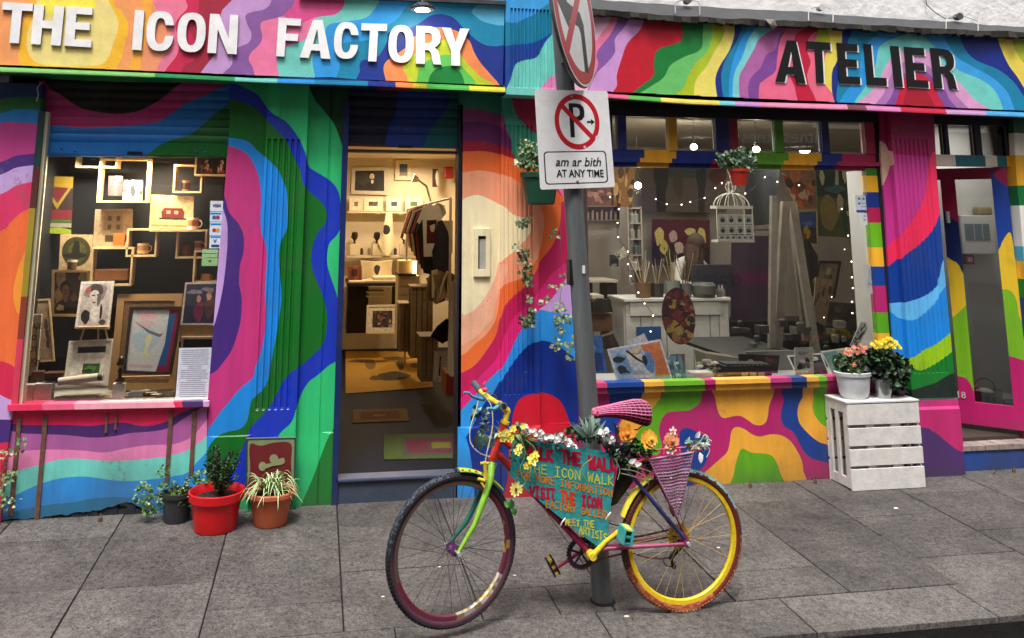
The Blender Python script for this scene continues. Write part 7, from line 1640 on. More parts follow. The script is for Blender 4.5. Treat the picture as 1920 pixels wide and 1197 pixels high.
s = sticker(378,484,408,499,'#8fba7c','lower green sticker on the right edge of the display window'); MB().slab(391,488,396,492,YG-.001,.0008,'#3c6a3c').build('line',PRINT,s)
nt_ = empty('printed_notice',P(362,748,YG),'white sheet of closely printed grey text at the lower right of the display window','notice')
q = [P(336,653,YG),P(398,652,YG),P(392,748,YG),P(329,748,YG)]; Wn = quadmap(q)
sheet(Wn,Vector((0,-1,0)),[(0,0),(1,0),(1,1),(0,1)],[],'#cfd3e0',.001,parent=nt_,name='sheet',mat=PRINT,back='#d0d0d0')
rn = random.Random(3)
for i in range(24):
    t_ = .955-i*.0395
    if i in (8,9,15): 
        s0,s1 = .3,.72
    else: s0,s1 = .08+rn.uniform(0,.03),.93-rn.uniform(0,.08)
    sheet(Wn,Vector((0,-1,0)),[(s0,t_-.009),(s1,t_-.009),(s1,t_+.007),(s0,t_+.007)],[],'#8d90a0',.0002,off=.0005,parent=nt_,name='text_line',mat=PRINT)
s = sticker(1604,367,1635,399,'#cdd6e2','white and blue leaflet taped high on the right of the big window','leaflet',Y=.055); MB().slab(1606,394,1634,399,.054,.0008,'#28468c').build('band',PRINT,s)
for k in range(3): MB().slab(1609+k*8,371,1613+k*8,375,.054,.0008,'#6c7684').build('mark',PRINT,s)
MB().slab(1609,380,1613,384,.054,.0008,'#2c5c9c').build('mark',PRINT,s)
for k in range(2): MB().slab(1615,381+k*6,1630,382.4+k*6,.054,.0008,'#8c96a4').build('mark',PRINT,s)
s = sticker(1616,400,1635,422,'#d3dae2','small white leaflet just below the blue banded one','leaflet',Y=.055)
for (u,v) in ((1620,404),(1628,404),(1620,411),(1629,411)): MB().slab(u,v,u+3,v+3,.054,.0008,'#7a8290').build('mark',PRINT,s)
s = sticker(1620,496,1641,551,'#a9a9a4','grey drawing of a tower shape stuck on the white strip right of the window','drawing',Y=.056)
MB().tube([P(1628,540,.054),P(1630,505,.054),P(1637,536,.054),P(1628,530,.054)],.002,'#77787a',4).build('sketch_line',PRINT,s)
mtext('18',(hp+dd*dl(1802,741)[0]+Vector((0,0,dl(1802,741)[1]))+nn*.006),.075,'#cfd0cc',leaf,rotz=math.atan2(-dd.y,-dd.x),ext=.0005,name='house_number')
# text on the lettered card
t = P(57,650,.14)
for i,s in enumerate(('PLEASE','DO','NOT','TOUCH')):
    p = P(61-i*1.5,612+i*22,.13+.0); mtext(s,p+Vector((0,0,0)),.052,'#2a2a20',sg,ext=.0004,xs=.72,off=.001)
# weeds, padlocks and bolts at the foot of the wall
for i,(u,v,lab) in enumerate([(188,975,'small rusty bolt standing up before the blue riser at the left'),(1407,910,'rusty padlock hasp at the foot of the yellow and green riser'),(1529,903,'small rusty stub at the foot of the riser left of the crate'),(1901,882,'rusty padlock lying under the blue step at the far right'),(1860,886,'pale bent scrap of metal before the blue step')]):
    p = G(u,v+4); c_ = '#5c4030' if i != 4 else '#c8c4bc'
    r = empty('floor_bolt',p,lab,'ground bolt')
    if i == 4: MB().tube([p,p+Vector((.02,0,.012)),p+Vector((.035,0,.03))],.006,c_,6).build('scrap',RUST,r)
    else:
        MB().box(-.012,.012,-.008,.008,0,.028,c_,at=p).build('body',RUST,r,bevel=.003); MB().tube([p+Vector((.009*math.cos(t),0,.026+.022*math.sin(t))) for t in [k*math.pi/6 for k in range(7)]],.003,'#a89a84',5).build('shackle',RUST,r)
# ------------------------------------------------------------------ the painted bicycle
YB_ = -1.79
def B(u,v,dy=0.0): return P(u,v,YB_+dy)
bike = empty('bicycle',G(1060,1150),'old bicycle hand painted in many colours and trimmed with flowers, leaning on the signpost','bicycle')
rbk = random.Random(17)
def wheel(name,c,r,theta,tyre_c,wall_c,rim_c,spoke_c,hub_c,tyre_r=.019,flat_z=None,rimr=.048,nsp=32,hubr=.020,hubw=.05):
    w_ = empty(name,c-wloc(bike)); w_.parent = bike
    eh = Vector((math.cos(theta),math.sin(theta),0)); ev = Vector((0,0,1)); en = eh.cross(ev)    # towards the viewer
    def W(a,rad,off=0.0):
        p = c+(eh*math.cos(a)+ev*math.sin(a))*rad+en*off
        return p
    def Wt(a,rad,off):          # tyre point; a soft tyre spreads where it meets the ground
        p = W(a,rad,off)
        if flat_z is not None and p.z < flat_z+.012:
            k = max(0.0,flat_z+.012-p.z); p = p+en*(.9*k*(1 if off > 0 else -1 if off < 0 else 0)); p.z = flat_z+.003+.25*max(0,p.z-flat_z+.0)
        return p
    N,Mn = 96,12; rt = r-tyre_r
    mb = MB(); vs = []
    for i in range(N):
        a = 2*math.pi*i/N
        for k in range(Mn):
            t = 2*math.pi*k/Mn; vs.append(Wt(a,rt+tyre_r*math.cos(t),tyre_r*math.sin(t)))
    b = len(mb.v); mb.v += [tuple(v) for v in vs]
    for i in range(N):
        a = math.degrees(2*math.pi*(i+.5)/N)
        for k in range(Mn):
            j,l_ = (i+1) % N,(k+1) % Mn; t = 2*math.pi*(k+.5)/Mn
            mb.f.append([b+i*Mn+k,b+j*Mn+k,b+j*Mn+l_,b+i*Mn+l_]); mb.c.append(lin(tyre_c(a) if math.cos(t) > .35 else wall_c(a))); mb.s.append(True)
    mb.build('tyre',RUBB,w_)
    mb = MB(); nk = 110
    for i in range(nk):
        a = 2*math.pi*i/nk
        for t,dl2 in ((R(0),.003),(R(38),.0026),(R(-38),.0026),(R(62),.0022)):
            aa = a+(0 if t == 0 else math.pi/nk); rad,off = rt+(tyre_r+.0008)*math.cos(t),(tyre_r+.0008)*math.sin(t)
            er = (eh*math.cos(aa)+ev*math.sin(aa)); nn_ = (er*math.cos(t)+en*math.sin(t)); ta = -eh*math.sin(aa)+ev*math.cos(aa); bb = nn_.cross(ta)
            q = Wt(aa,rad,off); f4 = [q+ta*.006+bb*.0035+nn_*dl2,q-ta*.006+bb*.0035+nn_*dl2,q-ta*.006-bb*.0035+nn_*dl2,q+ta*.006-bb*.0035+nn_*dl2]
            mb.hexa(f4,[p-nn_*.004 for p in f4],tyre_c(math.degrees(aa)))
    mb.build('tread',RUBB,w_,stuff=True)
    mb = MB(); ri,ro = r-rimr-.010,r-2*tyre_r+.004; vs = []
    prof = [(ro,.011),(ri+.004,.011),(ri,.006),(ri,-.006),(ri+.004,-.011),(ro,-.011)]
    b = 0
    for i in range(N):
        a = 2*math.pi*i/N; vs += [W(a,q[0],q[1]) for q in prof]
    mb.v += [tuple(v) for v in vs]
    for i in range(N):
        for k in range(5):
            j = (i+1) % N; mb.f.append([i*6+k,i*6+k+1,j*6+k+1,j*6+k]); mb.c.append(lin(rim_c(360*(i+.5)/N))); mb.s.append(False)
    mb.build('rim',PAINT,w_)
    for i in range(nsp):
        a = 2*math.pi*i/nsp; s = 1 if i % 2 else -1; ha = a+(1.25 if (i//2) % 2 else -1.25)
        MB().tube([W(ha,hubr,s*hubw*.5),W(a,ri+.002,0)],.0012,spoke_c(i),4,caps=False).build('spoke',PAINT,w_)
    mb = MB()
    mb.tube([W(0,0,-hubw*.62),W(0,0,hubw*.62)],.013,hub_c,12)
    for s in (-1,1): mb.tube([W(0,0,s*hubw*.5-.002),W(0,0,s*hubw*.5+.002)],.026,hub_c,18)
    mb.tube([W(0,0,-.075),W(0,0,.075)],.006,'#8d8f92',10)
    for s in (-1,1): mb.tube([W(0,0,s*.066),W(0,0,s*.078)],.011,'#b9babd',6)
    mb.build('hub',PAINT,w_)
    return w_,W
RUBB = M('tyre_rubber',attr=True,rough=.75,var=.3,scale=70,bump=.4,dirt=.2)
Yf = -.08
cf = P(849,1030,YB_+Yf); cr_ = P(1279,1011,YB_)
def tc(a): return rbk.choice(['#414c56','#2f363f','#4c5863']) if 95 < a < 175 and rbk.random() < .7 else '#202127'
def wc(a): return '#4a2638' if a > 180 else '#33202c'
def rc(a):
    if 272 < a < 330: return rbk.choice(['#c9c4bc','#8d7440','#d0a83c','#a8a29c'])
    if a < 20 or a > 350: return rbk.choice(['#6a3040','#6a3040','#b08a3c'])
    return '#5c4a44' if 60 < a < 200 else '#6a2c3c'
fw_,WF = wheel('front_wheel',cf,.353,R(17),tc,wc,rc,lambda i: rbk.choice(['#3a3436','#524a4c','#2a2628']),'#6a3a6c',flat_z=gz(YB_+Yf)+.006)
def tcr(a): return '#7fb0aa' if 22 < a < 88 and rbk.random() < .85 else rbk.choice(['#b87848','#a0603c','#7c5440']) if a > 200 else '#5a4030'
def wcr(a): return '#6c1a1c' if a < 200 or a > 300 else rbk.choice(['#a8603c','#8c3424'])
rw_,WR = wheel('rear_wheel',cr_,.347,R(4),tcr,wcr,lambda a: '#f0cf22' if a > 150 else '#e2c024',lambda i: rbk.choice(['#d9b83c','#b08a4c','#c9a860','#5c4a3c']),'#7a3450',flat_z=gz(YB_)+.002)
# frame tubes
FR = lambda pts,r,c,nm,n=12,m=None: MB().tube(pts,r,c,n).build(nm,m or PAINT,bike)
hb_,ht_ = B(924,860,-.03),B(946,795,-.03)
FR([hb_,ht_],.0205,'#d43a2c','head_tube',16); FR([hb_-Vector((0,0,.006)),hb_+Vector((.001,0,.012))],.025,'#c8402c','headset',16); FR([ht_,ht_+(ht_-hb_).normalized()*.016],.024,'#e6c22e','headset',16)
bb = B(1105,1036,0)
FR([B(931,848,-.03),B(955,876,-.02)],.0175,'#c4302a','down_tube',14); FR([B(955,876,-.02),B(1020,946,-.01),bb],[.017,.0172,.0172],'#9c1f4c','down_tube',14)
FR([B(938,822,-.03),B(960,840,-.02)],.015,'#c4302a','top_tube',12); FR([B(960,840,-.02),B(1152,890,0)],.014,'#9c1f4c','top_tube',12)
st0 = B(1159,838,0)
FR([st0,bb],.0155,'#20255c','seat_tube',12)
hubc = cr_+Vector((0,-.055,0))
FR([B(1158,866,-.0),B(1190,899,-.045),hubc+Vector((-.01,-.005,.02))],[.010,.0105,.009],'#27306c','seat_stay'); FR([B(1158,866,.02),B(1190,899,.055),cr_+Vector((0,.06,.01))],.0085,'#27306c','seat_stay')
FR([bb+Vector((.02,-.03,.005)),B(1135,1029,-.05),hubc+Vector((-.02,-.005,-.003))],[.0115,.011,.008],'#a8446c','chain_stay'); FR([bb+Vector((.02,.03,.005)),cr_+Vector((0,.06,0))],.009,'#7a2c4c','chain_stay')
MB().tube([hubc+Vector((0,-.012,0)),hubc+Vector((0,.01,0))],.020,'#8c3460',14).build('drop_out',PAINT,bike)
MB().tube([bb+Vector((0,-.045,0)),bb+Vector((0,.045,0))],.023,'#e6c02c',16).build('bottom_bracket',PAINT,bike)
# fork
crown = B(923,868,-.035)
FR([crown+Vector((0,0,.0)),crown+Vector((-.004,0,-.02))],.024,'#7fbf4c','fork_crown',14)
nf = WF(0,0,.058); ff = WF(0,0,-.058)
def via(a,b,dy,px): return [B(u,v,dy+Yf*k) for u,v,k in px]
FR([crown,B(919,900,-.09),B(905,943,-.115),B(890,984,-.125),nf],[.019,.0175,.0155,.0125,.009],'#8cc43c','fork_blade',14)
FR([crown+Vector((0,.04,-.01)),B(905,912,.01),B(889,950,.0),B(874,980,-.01),ff],[.015,.0150,.0135,.0115,.008],'#1f6a5c','fork_blade',14)
# handlebar, stem, grips, levers, bell
stem = B(952,771,-.03); clampp = B(936,758,-.05)
FR([ht_+(ht_-hb_).normalized()*.01,B(949,783,-.03),stem],[.014,.015,.017],'#e8c42c','stem',12); FR([stem,clampp],[.017,.019],'#e8c42c','stem',12)
near = [clampp,B(939,760,-.14),B(944,762,-.26)]; far = [clampp,B(919,748,.06),B(902,735,.16),B(892,724,.24)]
FR(near,[.0125,.0125,.0125],'#5c6a70','handlebar',12); FR([B(941,761,-.19),B(945,762,-.30)],.0175,'#57666c','grip',14); MB().tube([B(945,762,-.297),B(945,762,-.302)],.012,'#1a1618',12).build('grip_hole',PAINT,bike)
FR(far,.0135,'#e8c83a','handlebar',12); FR([B(900,733,.17),B(889,719,.27)],.017,'#4c5c68','grip',14)
FR([B(907,750,.10),B(898,748,.06),B(886,744,.02),B(878,737,0),B(870,736,-.02)],[.010,.009,.008,.007,.005],'#5c9ccc','brake_lever',8)
FR([B(934,763,-.18),B(925,768,-.22),B(914,766,-.26)],[.011,.009,.007],'#5cb0c4','brake_lever',8)
be = empty('bell',B(908,731,.06)-wloc(bike)); be.parent = bike
MB().ball(B(909,731,.06),.015,'#e0407c',12).build('dome',PAINT,be); MB().tube([B(908,728,.06),B(907,720,.05),B(911,716,.05)],.005,'#e86a9c',6).build('striker',PAINT,be)
c1 = [(897,752),(893,768),(884,795),(881,812),(883,832),(898,849),(918,857)]
FR([B(u,v,-.06) for u,v in smooth(c1)],.0032,'#e0d9c0','brake_cable',6)
c2 = [(908,742),(916,752),(922,766),(924,794),(920,820),(913,850),(909,875),(908,905)]
FR([B(u,v,-.13) for u,v in smooth(c2)],.0032,'#dcd3a8','brake_cable',6)
c3 = [(905,745),(915,736),(928,742),(936,762),(940,782),(946,800)]
FR([B(u,v,-.02) for u,v in smooth(c3)],.0028,'#5a5c34','gear_cable',6)
# front brake in yellow, ornamental blocks
for (a,b,r_) in (((909,866),(911,900),.009),((901,869),(916,869),.007),((896,898),(910,902),.008),((902,905),(908,914),.006)): FR([B(*a,-.13),B(*b,-.13)],r_,'#e2c030','brake_arm',8)
# mudguards
def guard(W,r,a0,a1,w_,col,dots=None,name='mudguard',th=.003):
    mb = MB(); n = 18; vs = []
    for i in range(n+1):
        a = R(a0+(a1-a0)*i/n)
        for off,dr in ((-w_,-.010),(-w_*.6,-.002),(0,0),(w_*.6,-.002),(w_,-.010)): vs.append(W(a,r+dr,off))
    m = [vs[i] for i in range(len(vs))]
    for i in range(n+1):
        a = R(a0+(a1-a0)*i/n)
        for off,dr in ((-w_,-.010),(-w_*.6,-.002),(0,0),(w_*.6,-.002),(w_,-.010)): m.append(W(a,r+dr-th,off*.96))
    K = 5; f = [(i*K+k,i*K+k+1,(i+1)*K+k+1,(i+1)*K+k) for i in range(n) for k in range(K-1)]; o_ = (n+1)*K
    f += [(o_+i*K+k,o_+(i+1)*K+k,o_+(i+1)*K+k+1,o_+i*K+k+1) for i in range(n) for k in range(K-1)]
    f += [(i*K,(i+1)*K,o_+(i+1)*K,o_+i*K) for i in range(n)]+[(i*K+4,o_+i*K+4,o_+(i+1)*K+4,(i+1)*K+4) for i in range(n)]
    mb.add(m,f,col,True)
    g_ = mb.build(name,PAINT,bike)
    if dots:
        for a in dots:
            for off in (w_*.85,):
                p = W(R(a),r-.004,off); MB().ball(p,.007,'#d8603c',8,(1,.4,1)).build('painted_dot',PAINT,g_)
guard(WF,.375,86,42,.030,'#b2d03c',(84,78,72,66)); guard(WR,.372,158,118,.026,'#ead83c')
mb = MB(); q = [B(1164,858,.03),B(1200,872,.03),B(1186,905,.03),B(1157,945,.03),B(1146,950,.03)]
mb.add(q+[p+Vector((0,.012,0)) for p in q],[(0,4,3,2,1),(5,6,7,8,9)]+[(i,(i+1) % 5,5+(i+1) % 5,5+i) for i in range(5)],'#15161a'); mb.build('skirt_guard',PAINT,bike)
# cranks, pedals, chainring, chain, cassette
def ring(c,r,n,col,name,dep=.003,teeth=True,parent=bike,hole=.72):
    mb = MB(); o = []; i_ = []
    for k in range(n*4):
        a = 2*math.pi*k/(n*4); rr_ = r+(.006 if (k % 4) in (1,2) and teeth else 0); o.append(c+Vector((math.cos(a)*rr_,0,math.sin(a)*rr_))); i_.append(c+Vector((math.cos(a)*r*hole,0,math.sin(a)*r*hole)))
    Nn = n*4; d_ = Vector((0,dep,0)); mb.add(o+i_+[p+d_ for p in o]+[p+d_ for p in i_],[(k,(k+1) % Nn,Nn+(k+1) % Nn,Nn+k) for k in range(Nn)]+[(2*Nn+k,3*Nn+k,3*Nn+(k+1) % Nn,2*Nn+(k+1) % Nn) for k in range(Nn)]+[(k,2*Nn+k,2*Nn+(k+1) % Nn,(k+1) % Nn) for k in range(Nn)]+[(Nn+k,Nn+(k+1) % Nn,3*Nn+(k+1) % Nn,3*Nn+k) for k in range(Nn)],col)
    for k in range(5):
        a = 2*math.pi*k/5+.3; p = c+Vector((math.cos(a)*r*.75,dep/2,math.sin(a)*r*.75)); mb.tube([c+Vector((0,dep/2,0)),p],.006,col,5)
    return mb.build(name,PAINT,parent)
cc_ = B(1090,1038,.055); ring(cc_,.076,30,'#3c2a38','chain_ring')
ce = B(1165,993,-.085)
FR([bb+Vector((0,-.05,0)),bb.lerp(ce,.5)+Vector((0,-.01,0)),ce],[.017,.0115,.012],'#e8ca30','crank',10)
MB().tube([bb+Vector((0,-.065,0)),bb+Vector((0,-.045,0))],.019,'#f0d43c',14).build('crank_cap',PAINT,bike)
pd = empty('pedal',B(1173,1003,-.13)-wloc(bike)); pd.parent = bike
pc_ = B(1173,1003,-.13)
MB().tube([ce,pc_],.008,'#9a9c9a',8).build('axle',PAINT,pd); rm_ = Matrix.Rotation(R(12),3,'Y')
for dx in (-.022,.022): MB().box(dx-.006,dx+.006,-.045,.045,-.038,.038,'#3fa8a4',rot=rm_,at=pc_).build('cage',PAINT,pd,bevel=.002)
for dz in (-.032,0,.034): MB().box(-.0155,.0155,-.040,.040,dz-.006,dz+.006,'#e6dc6c' if dz > 0 else '#2c8c88',rot=rm_,at=pc_).build('tread_block',PAINT,pd,bevel=.002)
cl2 = B(1046,1064,.10)
FR([bb+Vector((-.01,.06,-.005)),cl2],[.010,.009],'#a82c50','crank',8)
pd2 = empty('pedal',B(1036,1060,.12)-wloc(bike)); pd2.parent = bike
p2c = B(1036,1061,.13); rm2 = Matrix.Rotation(R(-28),3,'Y')
for dx in (-.014,.014): MB().box(dx-.005,dx+.005,-.03,.03,-.045,.045,'#26262a',rot=rm2,at=p2c).build('cage',PAINT,pd2,bevel=.002)
for dz in (-.036,0,.036): MB().box(-.009,.009,-.028,.028,dz-.006,dz+.006,'#c4a83c',rot=rm2,at=p2c).build('tread_block',PAINT,pd2,bevel=.001)
for i,r_ in enumerate((.058,.050,.043,.036)): ring(cr_+Vector((-.01,.022+i*.005,.008)),r_,18,'#c49a2c','sprocket',.002)
dr_ = empty('derailleur',B(1264,1045,.06)-wloc(bike)); dr_.parent = bike
MB().tube([B(1283,1018,.06),B(1268,1034,.06),B(1258,1046,.06),B(1262,1062,.06)],[.012,.014,.011,.008],'#1d1b1c',8).build('cage',PAINT,dr_)
for u,v in ((1260,1043),(1263,1062)): MB().tube([B(u,v,.055),B(u,v,.065)],.014,'#2c2624',12).build('jockey_wheel',PAINT,dr_)
MB().tube([B(u,v,.06) for u,v in smooth([(1268,1053),(1258,1062),(1248,1060),(1244,1050),(1252,1045)])],.003,'#1c1a1a',5).build('cable',PAINT,dr_)
def chain(pts,col,nm='chain'):
    mb = MB(); pts = [B(u,v,.058) for u,v in pts]; L_ = 0
    for a,b in zip(pts,pts[1:]):
        n = max(1,int((b-a).length/.0127)); d_ = (b-a)/n; t = math.atan2(d_.z,d_.x)
        for i in range(n): mb.box(-.0058,.0058,-.0035,.0035,-.0045,.0045,col if i % 2 else '#2c1c18',rot=Matrix.Rotation(-t,3,'Y'),at=a+d_*(i+.5))
    mb.build(nm,RUST,bike,stuff=True)
chain([(1092,1068),(1130,1047),(1180,1036),(1215,1046),(1240,1048),(1256,1046)],'#6a4034'); chain([(1092,1012),(1140,1010),(1200,1006),(1262,992)],'#6a4034')
FR([B(u,v,.05) for u,v in smooth([(1200,905),(1203,930),(1200,955),(1190,975),(1176,985),(1150,984),(1135,975)])],.003,'#17171a','cable',5)
# saddle: crocheted pink cover over a leather shape
cro = M('crochet_yarn',attr=True,rough=.95,var=.3,scale=90,bump=.8)
sd = empty('saddle',B(1163,790,0)-wloc(bike)); sd.parent = bike
s0,s1 = B(1110,773,0),B(1217,785,0); Ls = (s1.x-s0.x)
def sad(t,a):
    x = s0.x+Ls*t; wy = .032+.070*max(0,min(1,(t-.22)/.55))**1.4; wy *= math.sqrt(max(0,1-max(0,(t-.86)/.14)**2))*.999+.001
    if t < .08: wy *= math.sqrt(t/.08)*.95+.05
    hz = (.029+.024*t)*(wy/.098*.5+.5); zc_ = (s0.z-.006)+.018*math.sin(t*2.6)-.012*t
    drop = .030*max(0,t-.3)
    zz = math.sin(a); return Vector((x,YB_+wy*math.cos(a),zc_+(hz if zz > 0 else hz*1.0+drop)*zz))
mb = MB(); Nt,Na = 30,26; vs = []
for i in range(Nt+1):
    for k in range(Na): vs.append(sad(i/Nt,2*math.pi*k/Na))
mb.add(vs,[(i*Na+k,i*Na+(k+1) % Na,(i+1)*Na+(k+1) % Na,(i+1)*Na+k) for i in range(Nt) for k in range(Na)],'#4c0c20',True)
mb.add(vs[:Na],[tuple(range(Na-1,-1,-1))],'#a01c34'); mb.add(vs[-Na:],[tuple(range(Na))],'#7a1c34')
mb.build('seat_pad',cro,sd)
mb = MB()
for k in range(20):
    a = 2*math.pi*k/20; pts = []
    for i in range(57):
        t = i/56; p = sad(t,a+(.05 if i % 2 else -.03)); c_ = (sad(t,0)+sad(t,math.pi))/2; pts.append(p+(p-c_).normalized()*.0030)
    mb.tube(pts,[.0042 if i % 2 else .0026 for i in range(57)],'#dc7ca6' if math.sin(a) > -.25 else '#b83c66',5)
for i in range(2,56,4):
    t = i/56; mb.tube([sad(t,2*math.pi*k/36)+(sad(t,2*math.pi*k/36)-(sad(t,0)+sad(t,math.pi))/2).normalized()*.0015 for k in range(36)],.0016,'#d87aa4' if t > .16 else '#d83c50',4,closed=True)
mb.build('crochet_cover',cro,sd,stuff=True)
for i in range(9):
    a = i*.7; p = sad(.07,a); MB().ball(p,.009,rbk.choice(['#d83444','#e05a6c','#c02038']),6).build('yarn_knot',cro,sd)
for dy in (-.022,.022): FR([B(1150,794,dy),B(1160,808,dy),B(1196,806,dy),B(1206,797,dy)],.0035,'#2a2a2c','saddle_rail',6)
FR([B(1157,800,0),st0],.0130,'#5c3c48','seat_post',12); FR([st0-Vector((0,0,.012)),st0+Vector((0.001,0,.008))],.020,'#1d1d20','seat_clamp',12)
MB().box(-.045,.05,-.03,.03,-.022,.022,'#17181b',rot=Matrix.Rotation(R(12),3,'Y'),at=B(1160,840,-.02)).build('saddle_bag',PAINT,bike,bevel=.012)
# rear rack
rk = [B(1190,866,-.06),B(1240,858,-.065),B(1300,848,-.06),B(1324,841,-.03),B(1326,838,.02),B(1300,838,.06),B(1240,843,.065),B(1192,852,.06)]
FR(rk+[rk[0]],.0045,'#c8404c','rack_hoop',6)
for u in (1215,1245,1275,1300): FR([B(u,862-(u-1190)*.13,-.062),B(u,849-(u-1190)*.11,.062)],.003,'#a8343c','rack_bar',5)
FR([B(1198,874,-.05),B(1220,880,-.05),B(1262,958,-.03),hubc+Vector((0,-.01,.02))],.0045,'#7a1c3c','rack_strut',6)
for pts in ([(1165,888),(1185,893),(1205,899),(1222,899),(1224,888),(1205,880),(1175,872)],[(1166,880),(1190,884),(1212,896),(1216,908)]): FR([B(u,v,-.07) for u,v in smooth(pts)],.003,'#8c8458','strap',6)
# crocheted bunting triangle
bn = empty('crochet_pennant',B(1262,860,-.085),'mauve crocheted triangle hanging point down over the rear wheel from the rack','bunting')
A_,Bq,Cq = B(1217,862,-.085),B(1300,849,-.085),B(1270,972,-.085)
mb = MB(); rows = 19
def tri(s,t):      # s across, t down
    l = A_.lerp(Cq,t); r = Bq.lerp(Cq,t); return l.lerp(r,s)+Vector((0,.006*math.sin(s*9+t*4),0))
for j in range(rows+1):
    t = j/rows*.965; n = max(2,int(18*(1-t)*1.3)+2); mb.tube([tri(i/n,t)+Vector((0,0,.0016*math.sin(i*3.1))) for i in range(n+1)],.0046,rbk.choice(['#a07890','#946a84','#a8829a','#8a607c']),5)
    if j < rows:
        t2 = (j+1)/rows*.965; n = max(1,int(17*(1-t)))
        for i in range(n+1): mb.tube([tri(i/n,t),tri(min(1,(i+.5*(j % 2))/n),t2)],.0036,'#94708a',4)
for a,b in ((A_,Cq),(Bq,Cq),(A_,Bq)): mb.tube([a,b],.0042,'#c08ca8' if b is Bq else '#a87090',6)
mb.build('crochet_mesh',cro,bn,stuff=True)
MB().tube([Cq+Vector((-.035,.01,.09)),Cq+Vector((-.03,.0,.04)),Cq+Vector((-.018,0,.01))],[.008,.012,.006],'#5c1c34',6).build('yarn_tail',cro,bn)
MB().ball(B(1258,897,-.09),.006,'#d8c8cc',6).build('yarn_knot',cro,bn)
# hand painted placard
pl = empty('painted_placard',B(1060,1020,-.045),'teal wooden placard in the bicycle frame hand lettered WALK THE WALK THE ICON WALK','placard')
YPL = YB_-.042
out = T('Q',[(100,212),(250,218),(620,262),(985,330),(992,350),(960,640),(915,1050),(828,1128),(700,1030),(300,712),(75,522),(92,330)])
L = [TT('Q',x) for x in [blob('#2b8f94',[(120,300),(260,330),(230,420),(130,460)]),blob('#3aa2a0',[(600,330),(720,420),(680,560),(560,480)]),blob('#2f8f9a',[(760,900),(900,820),(900,960),(800,1060)])]]
panel('board',out,L,'#2f979a',YPL,M('placard_paint',attr=True,rough=.6,var=.28,scale=22,bump=.5,dirt=.15),pl,depth=.010)
STK = {'A': [[(0,0),(.5,1),(1,0)],[(.22,.38),(.8,.38)]],'W': [[(0,1),(.22,0),(.5,.75),(.78,0),(1,1)]],'L': [[(.1,1),(.1,0),(.9,0)]],'K': [[(.1,0),(.1,1)],[(.9,1),(.1,.45),(.95,0)]],
       'T': [[(0,1),(1,1)],[(.5,1),(.5,0)]],'H': [[(.08,0),(.08,1)],[(.92,0),(.92,1)],[(.08,.5),(.92,.5)]],'E': [[(.9,1),(.1,1),(.1,0),(.9,0)],[(.1,.5),(.75,.5)]],
       'I': [[(.5,0),(.5,1)],[(.15,1),(.85,1)],[(.15,0),(.85,0)]],'C': [[(.9,.85),(.55,1),(.15,.75),(.1,.3),(.45,0),(.9,.15)]],'O': [[(.5,1),(.1,.75),(.1,.25),(.5,0),(.9,.25),(.9,.75),(.5,1)]],
       'N': [[(.08,0),(.08,1),(.92,0),(.92,1)]],'F': [[(.12,0),(.12,1),(.9,1)],[(.12,.52),(.75,.52)]],'R': [[(.1,0),(.1,1),(.7,1),(.88,.75),(.7,.5),(.1,.5)],[(.45,.5),(.95,0)]],
       'M': [[(.05,0),(.1,1),(.5,.35),(.9,1),(.95,0)]],'V': [[(0,1),(.5,0),(1,1)]],'S': [[(.9,.85),(.5,1),(.12,.8),(.2,.55),(.8,.42),(.88,.15),(.5,0),(.1,.15)]],
       'G': [[(.9,.85),(.5,1),(.1,.7),(.1,.25),(.5,0),(.92,.15),(.92,.45),(.55,.45)]],'Y': [[(0,1),(.5,.5),(1,1)],[(.5,.5),(.5,0)]],' ': []}
def paint_text(s,a,b,h,col,wk,parent,Y,alt=None,slant=0.0,name='painted_letter',tile='Q',z0=0.0):
    """brush letters along the line a-b (sight points of the baseline), height h in sight units"""
    a,b = T(tile,[a])[0],T(tile,[b])[0]; h = h/TL[tile][2]; n = len(s); ux,uy = (b[0]-a[0])/n,(b[1]-a[1])/n
    for i,ch in enumerate(s):
        if ch == ' ': continue
        mb = MB(); c_ = (alt[i] if alt else col); jx,jy,sc_ = rbk.uniform(-.05,.05),rbk.uniform(-.06,.06)*h,rbk.uniform(.92,1.06)
        k = 0
        for st in STK[ch]:
            pts = []
            for (x,y) in st: X_,Y_ = x*.80+.08+jx,y*sc_; pts.append(P(a[0]+ux*(i+X_)-uy*0+slant*Y_*h,a[1]+uy*(i+X_)-Y_*h+jy,Y))
            for p,q in zip(pts,pts[1:]):
                d_ = (q-p); 
                if d_.length < 1e-5: continue
                d_.normalize(); nr = Vector((-d_.z,0,d_.x))*wk*rbk.uniform(.85,1.15); e = d_*wk*.7; k += 1; o = Vector((0,-.0004*k,0))
                f4 = [p-e-nr+o,q+e-nr*rbk.uniform(.8,1.1)+o,q+e+nr+o,p-e+nr+o]; mb.add(f4,[(0,1,2,3)],c_)
        mb.build(name,PAINT,parent)
YT = YPL-.0012
RD,YE,OR_ = '#b81840','#c9cc4c','#cf8424'
paint_text('WALK THE WALK',(205,345),(1000,488),100,RD,.0078,pl,YT)
paint_text('THE ICON WALK',(225,482),(975,602),80,YE,.0034,pl,YT,alt=['#b8bc58']*3+[YE]*10)
paint_text('FOR MORE INFORMATION',(130,535),(965,700),62,OR_,.0030,pl,YT)
paint_text('VISIT THE ICON',(245,690),(870,798),88,RD,.0060,pl,YT,alt=[RD]*6+['#d8481c']*3+[RD]*5)
paint_text('FACTORY GALLERY',(385,790),(945,895),62,OR_,.0033,pl,YT)
paint_text('MEET THE',(550,940),(805,965),52,YE,.0032,pl,YT,alt=[YE,'#d0b040','#d8a83c']+[YE]*5)
paint_text('ARTISTS',(672,1010),(912,1085),68,YE,.0032,pl,YT)
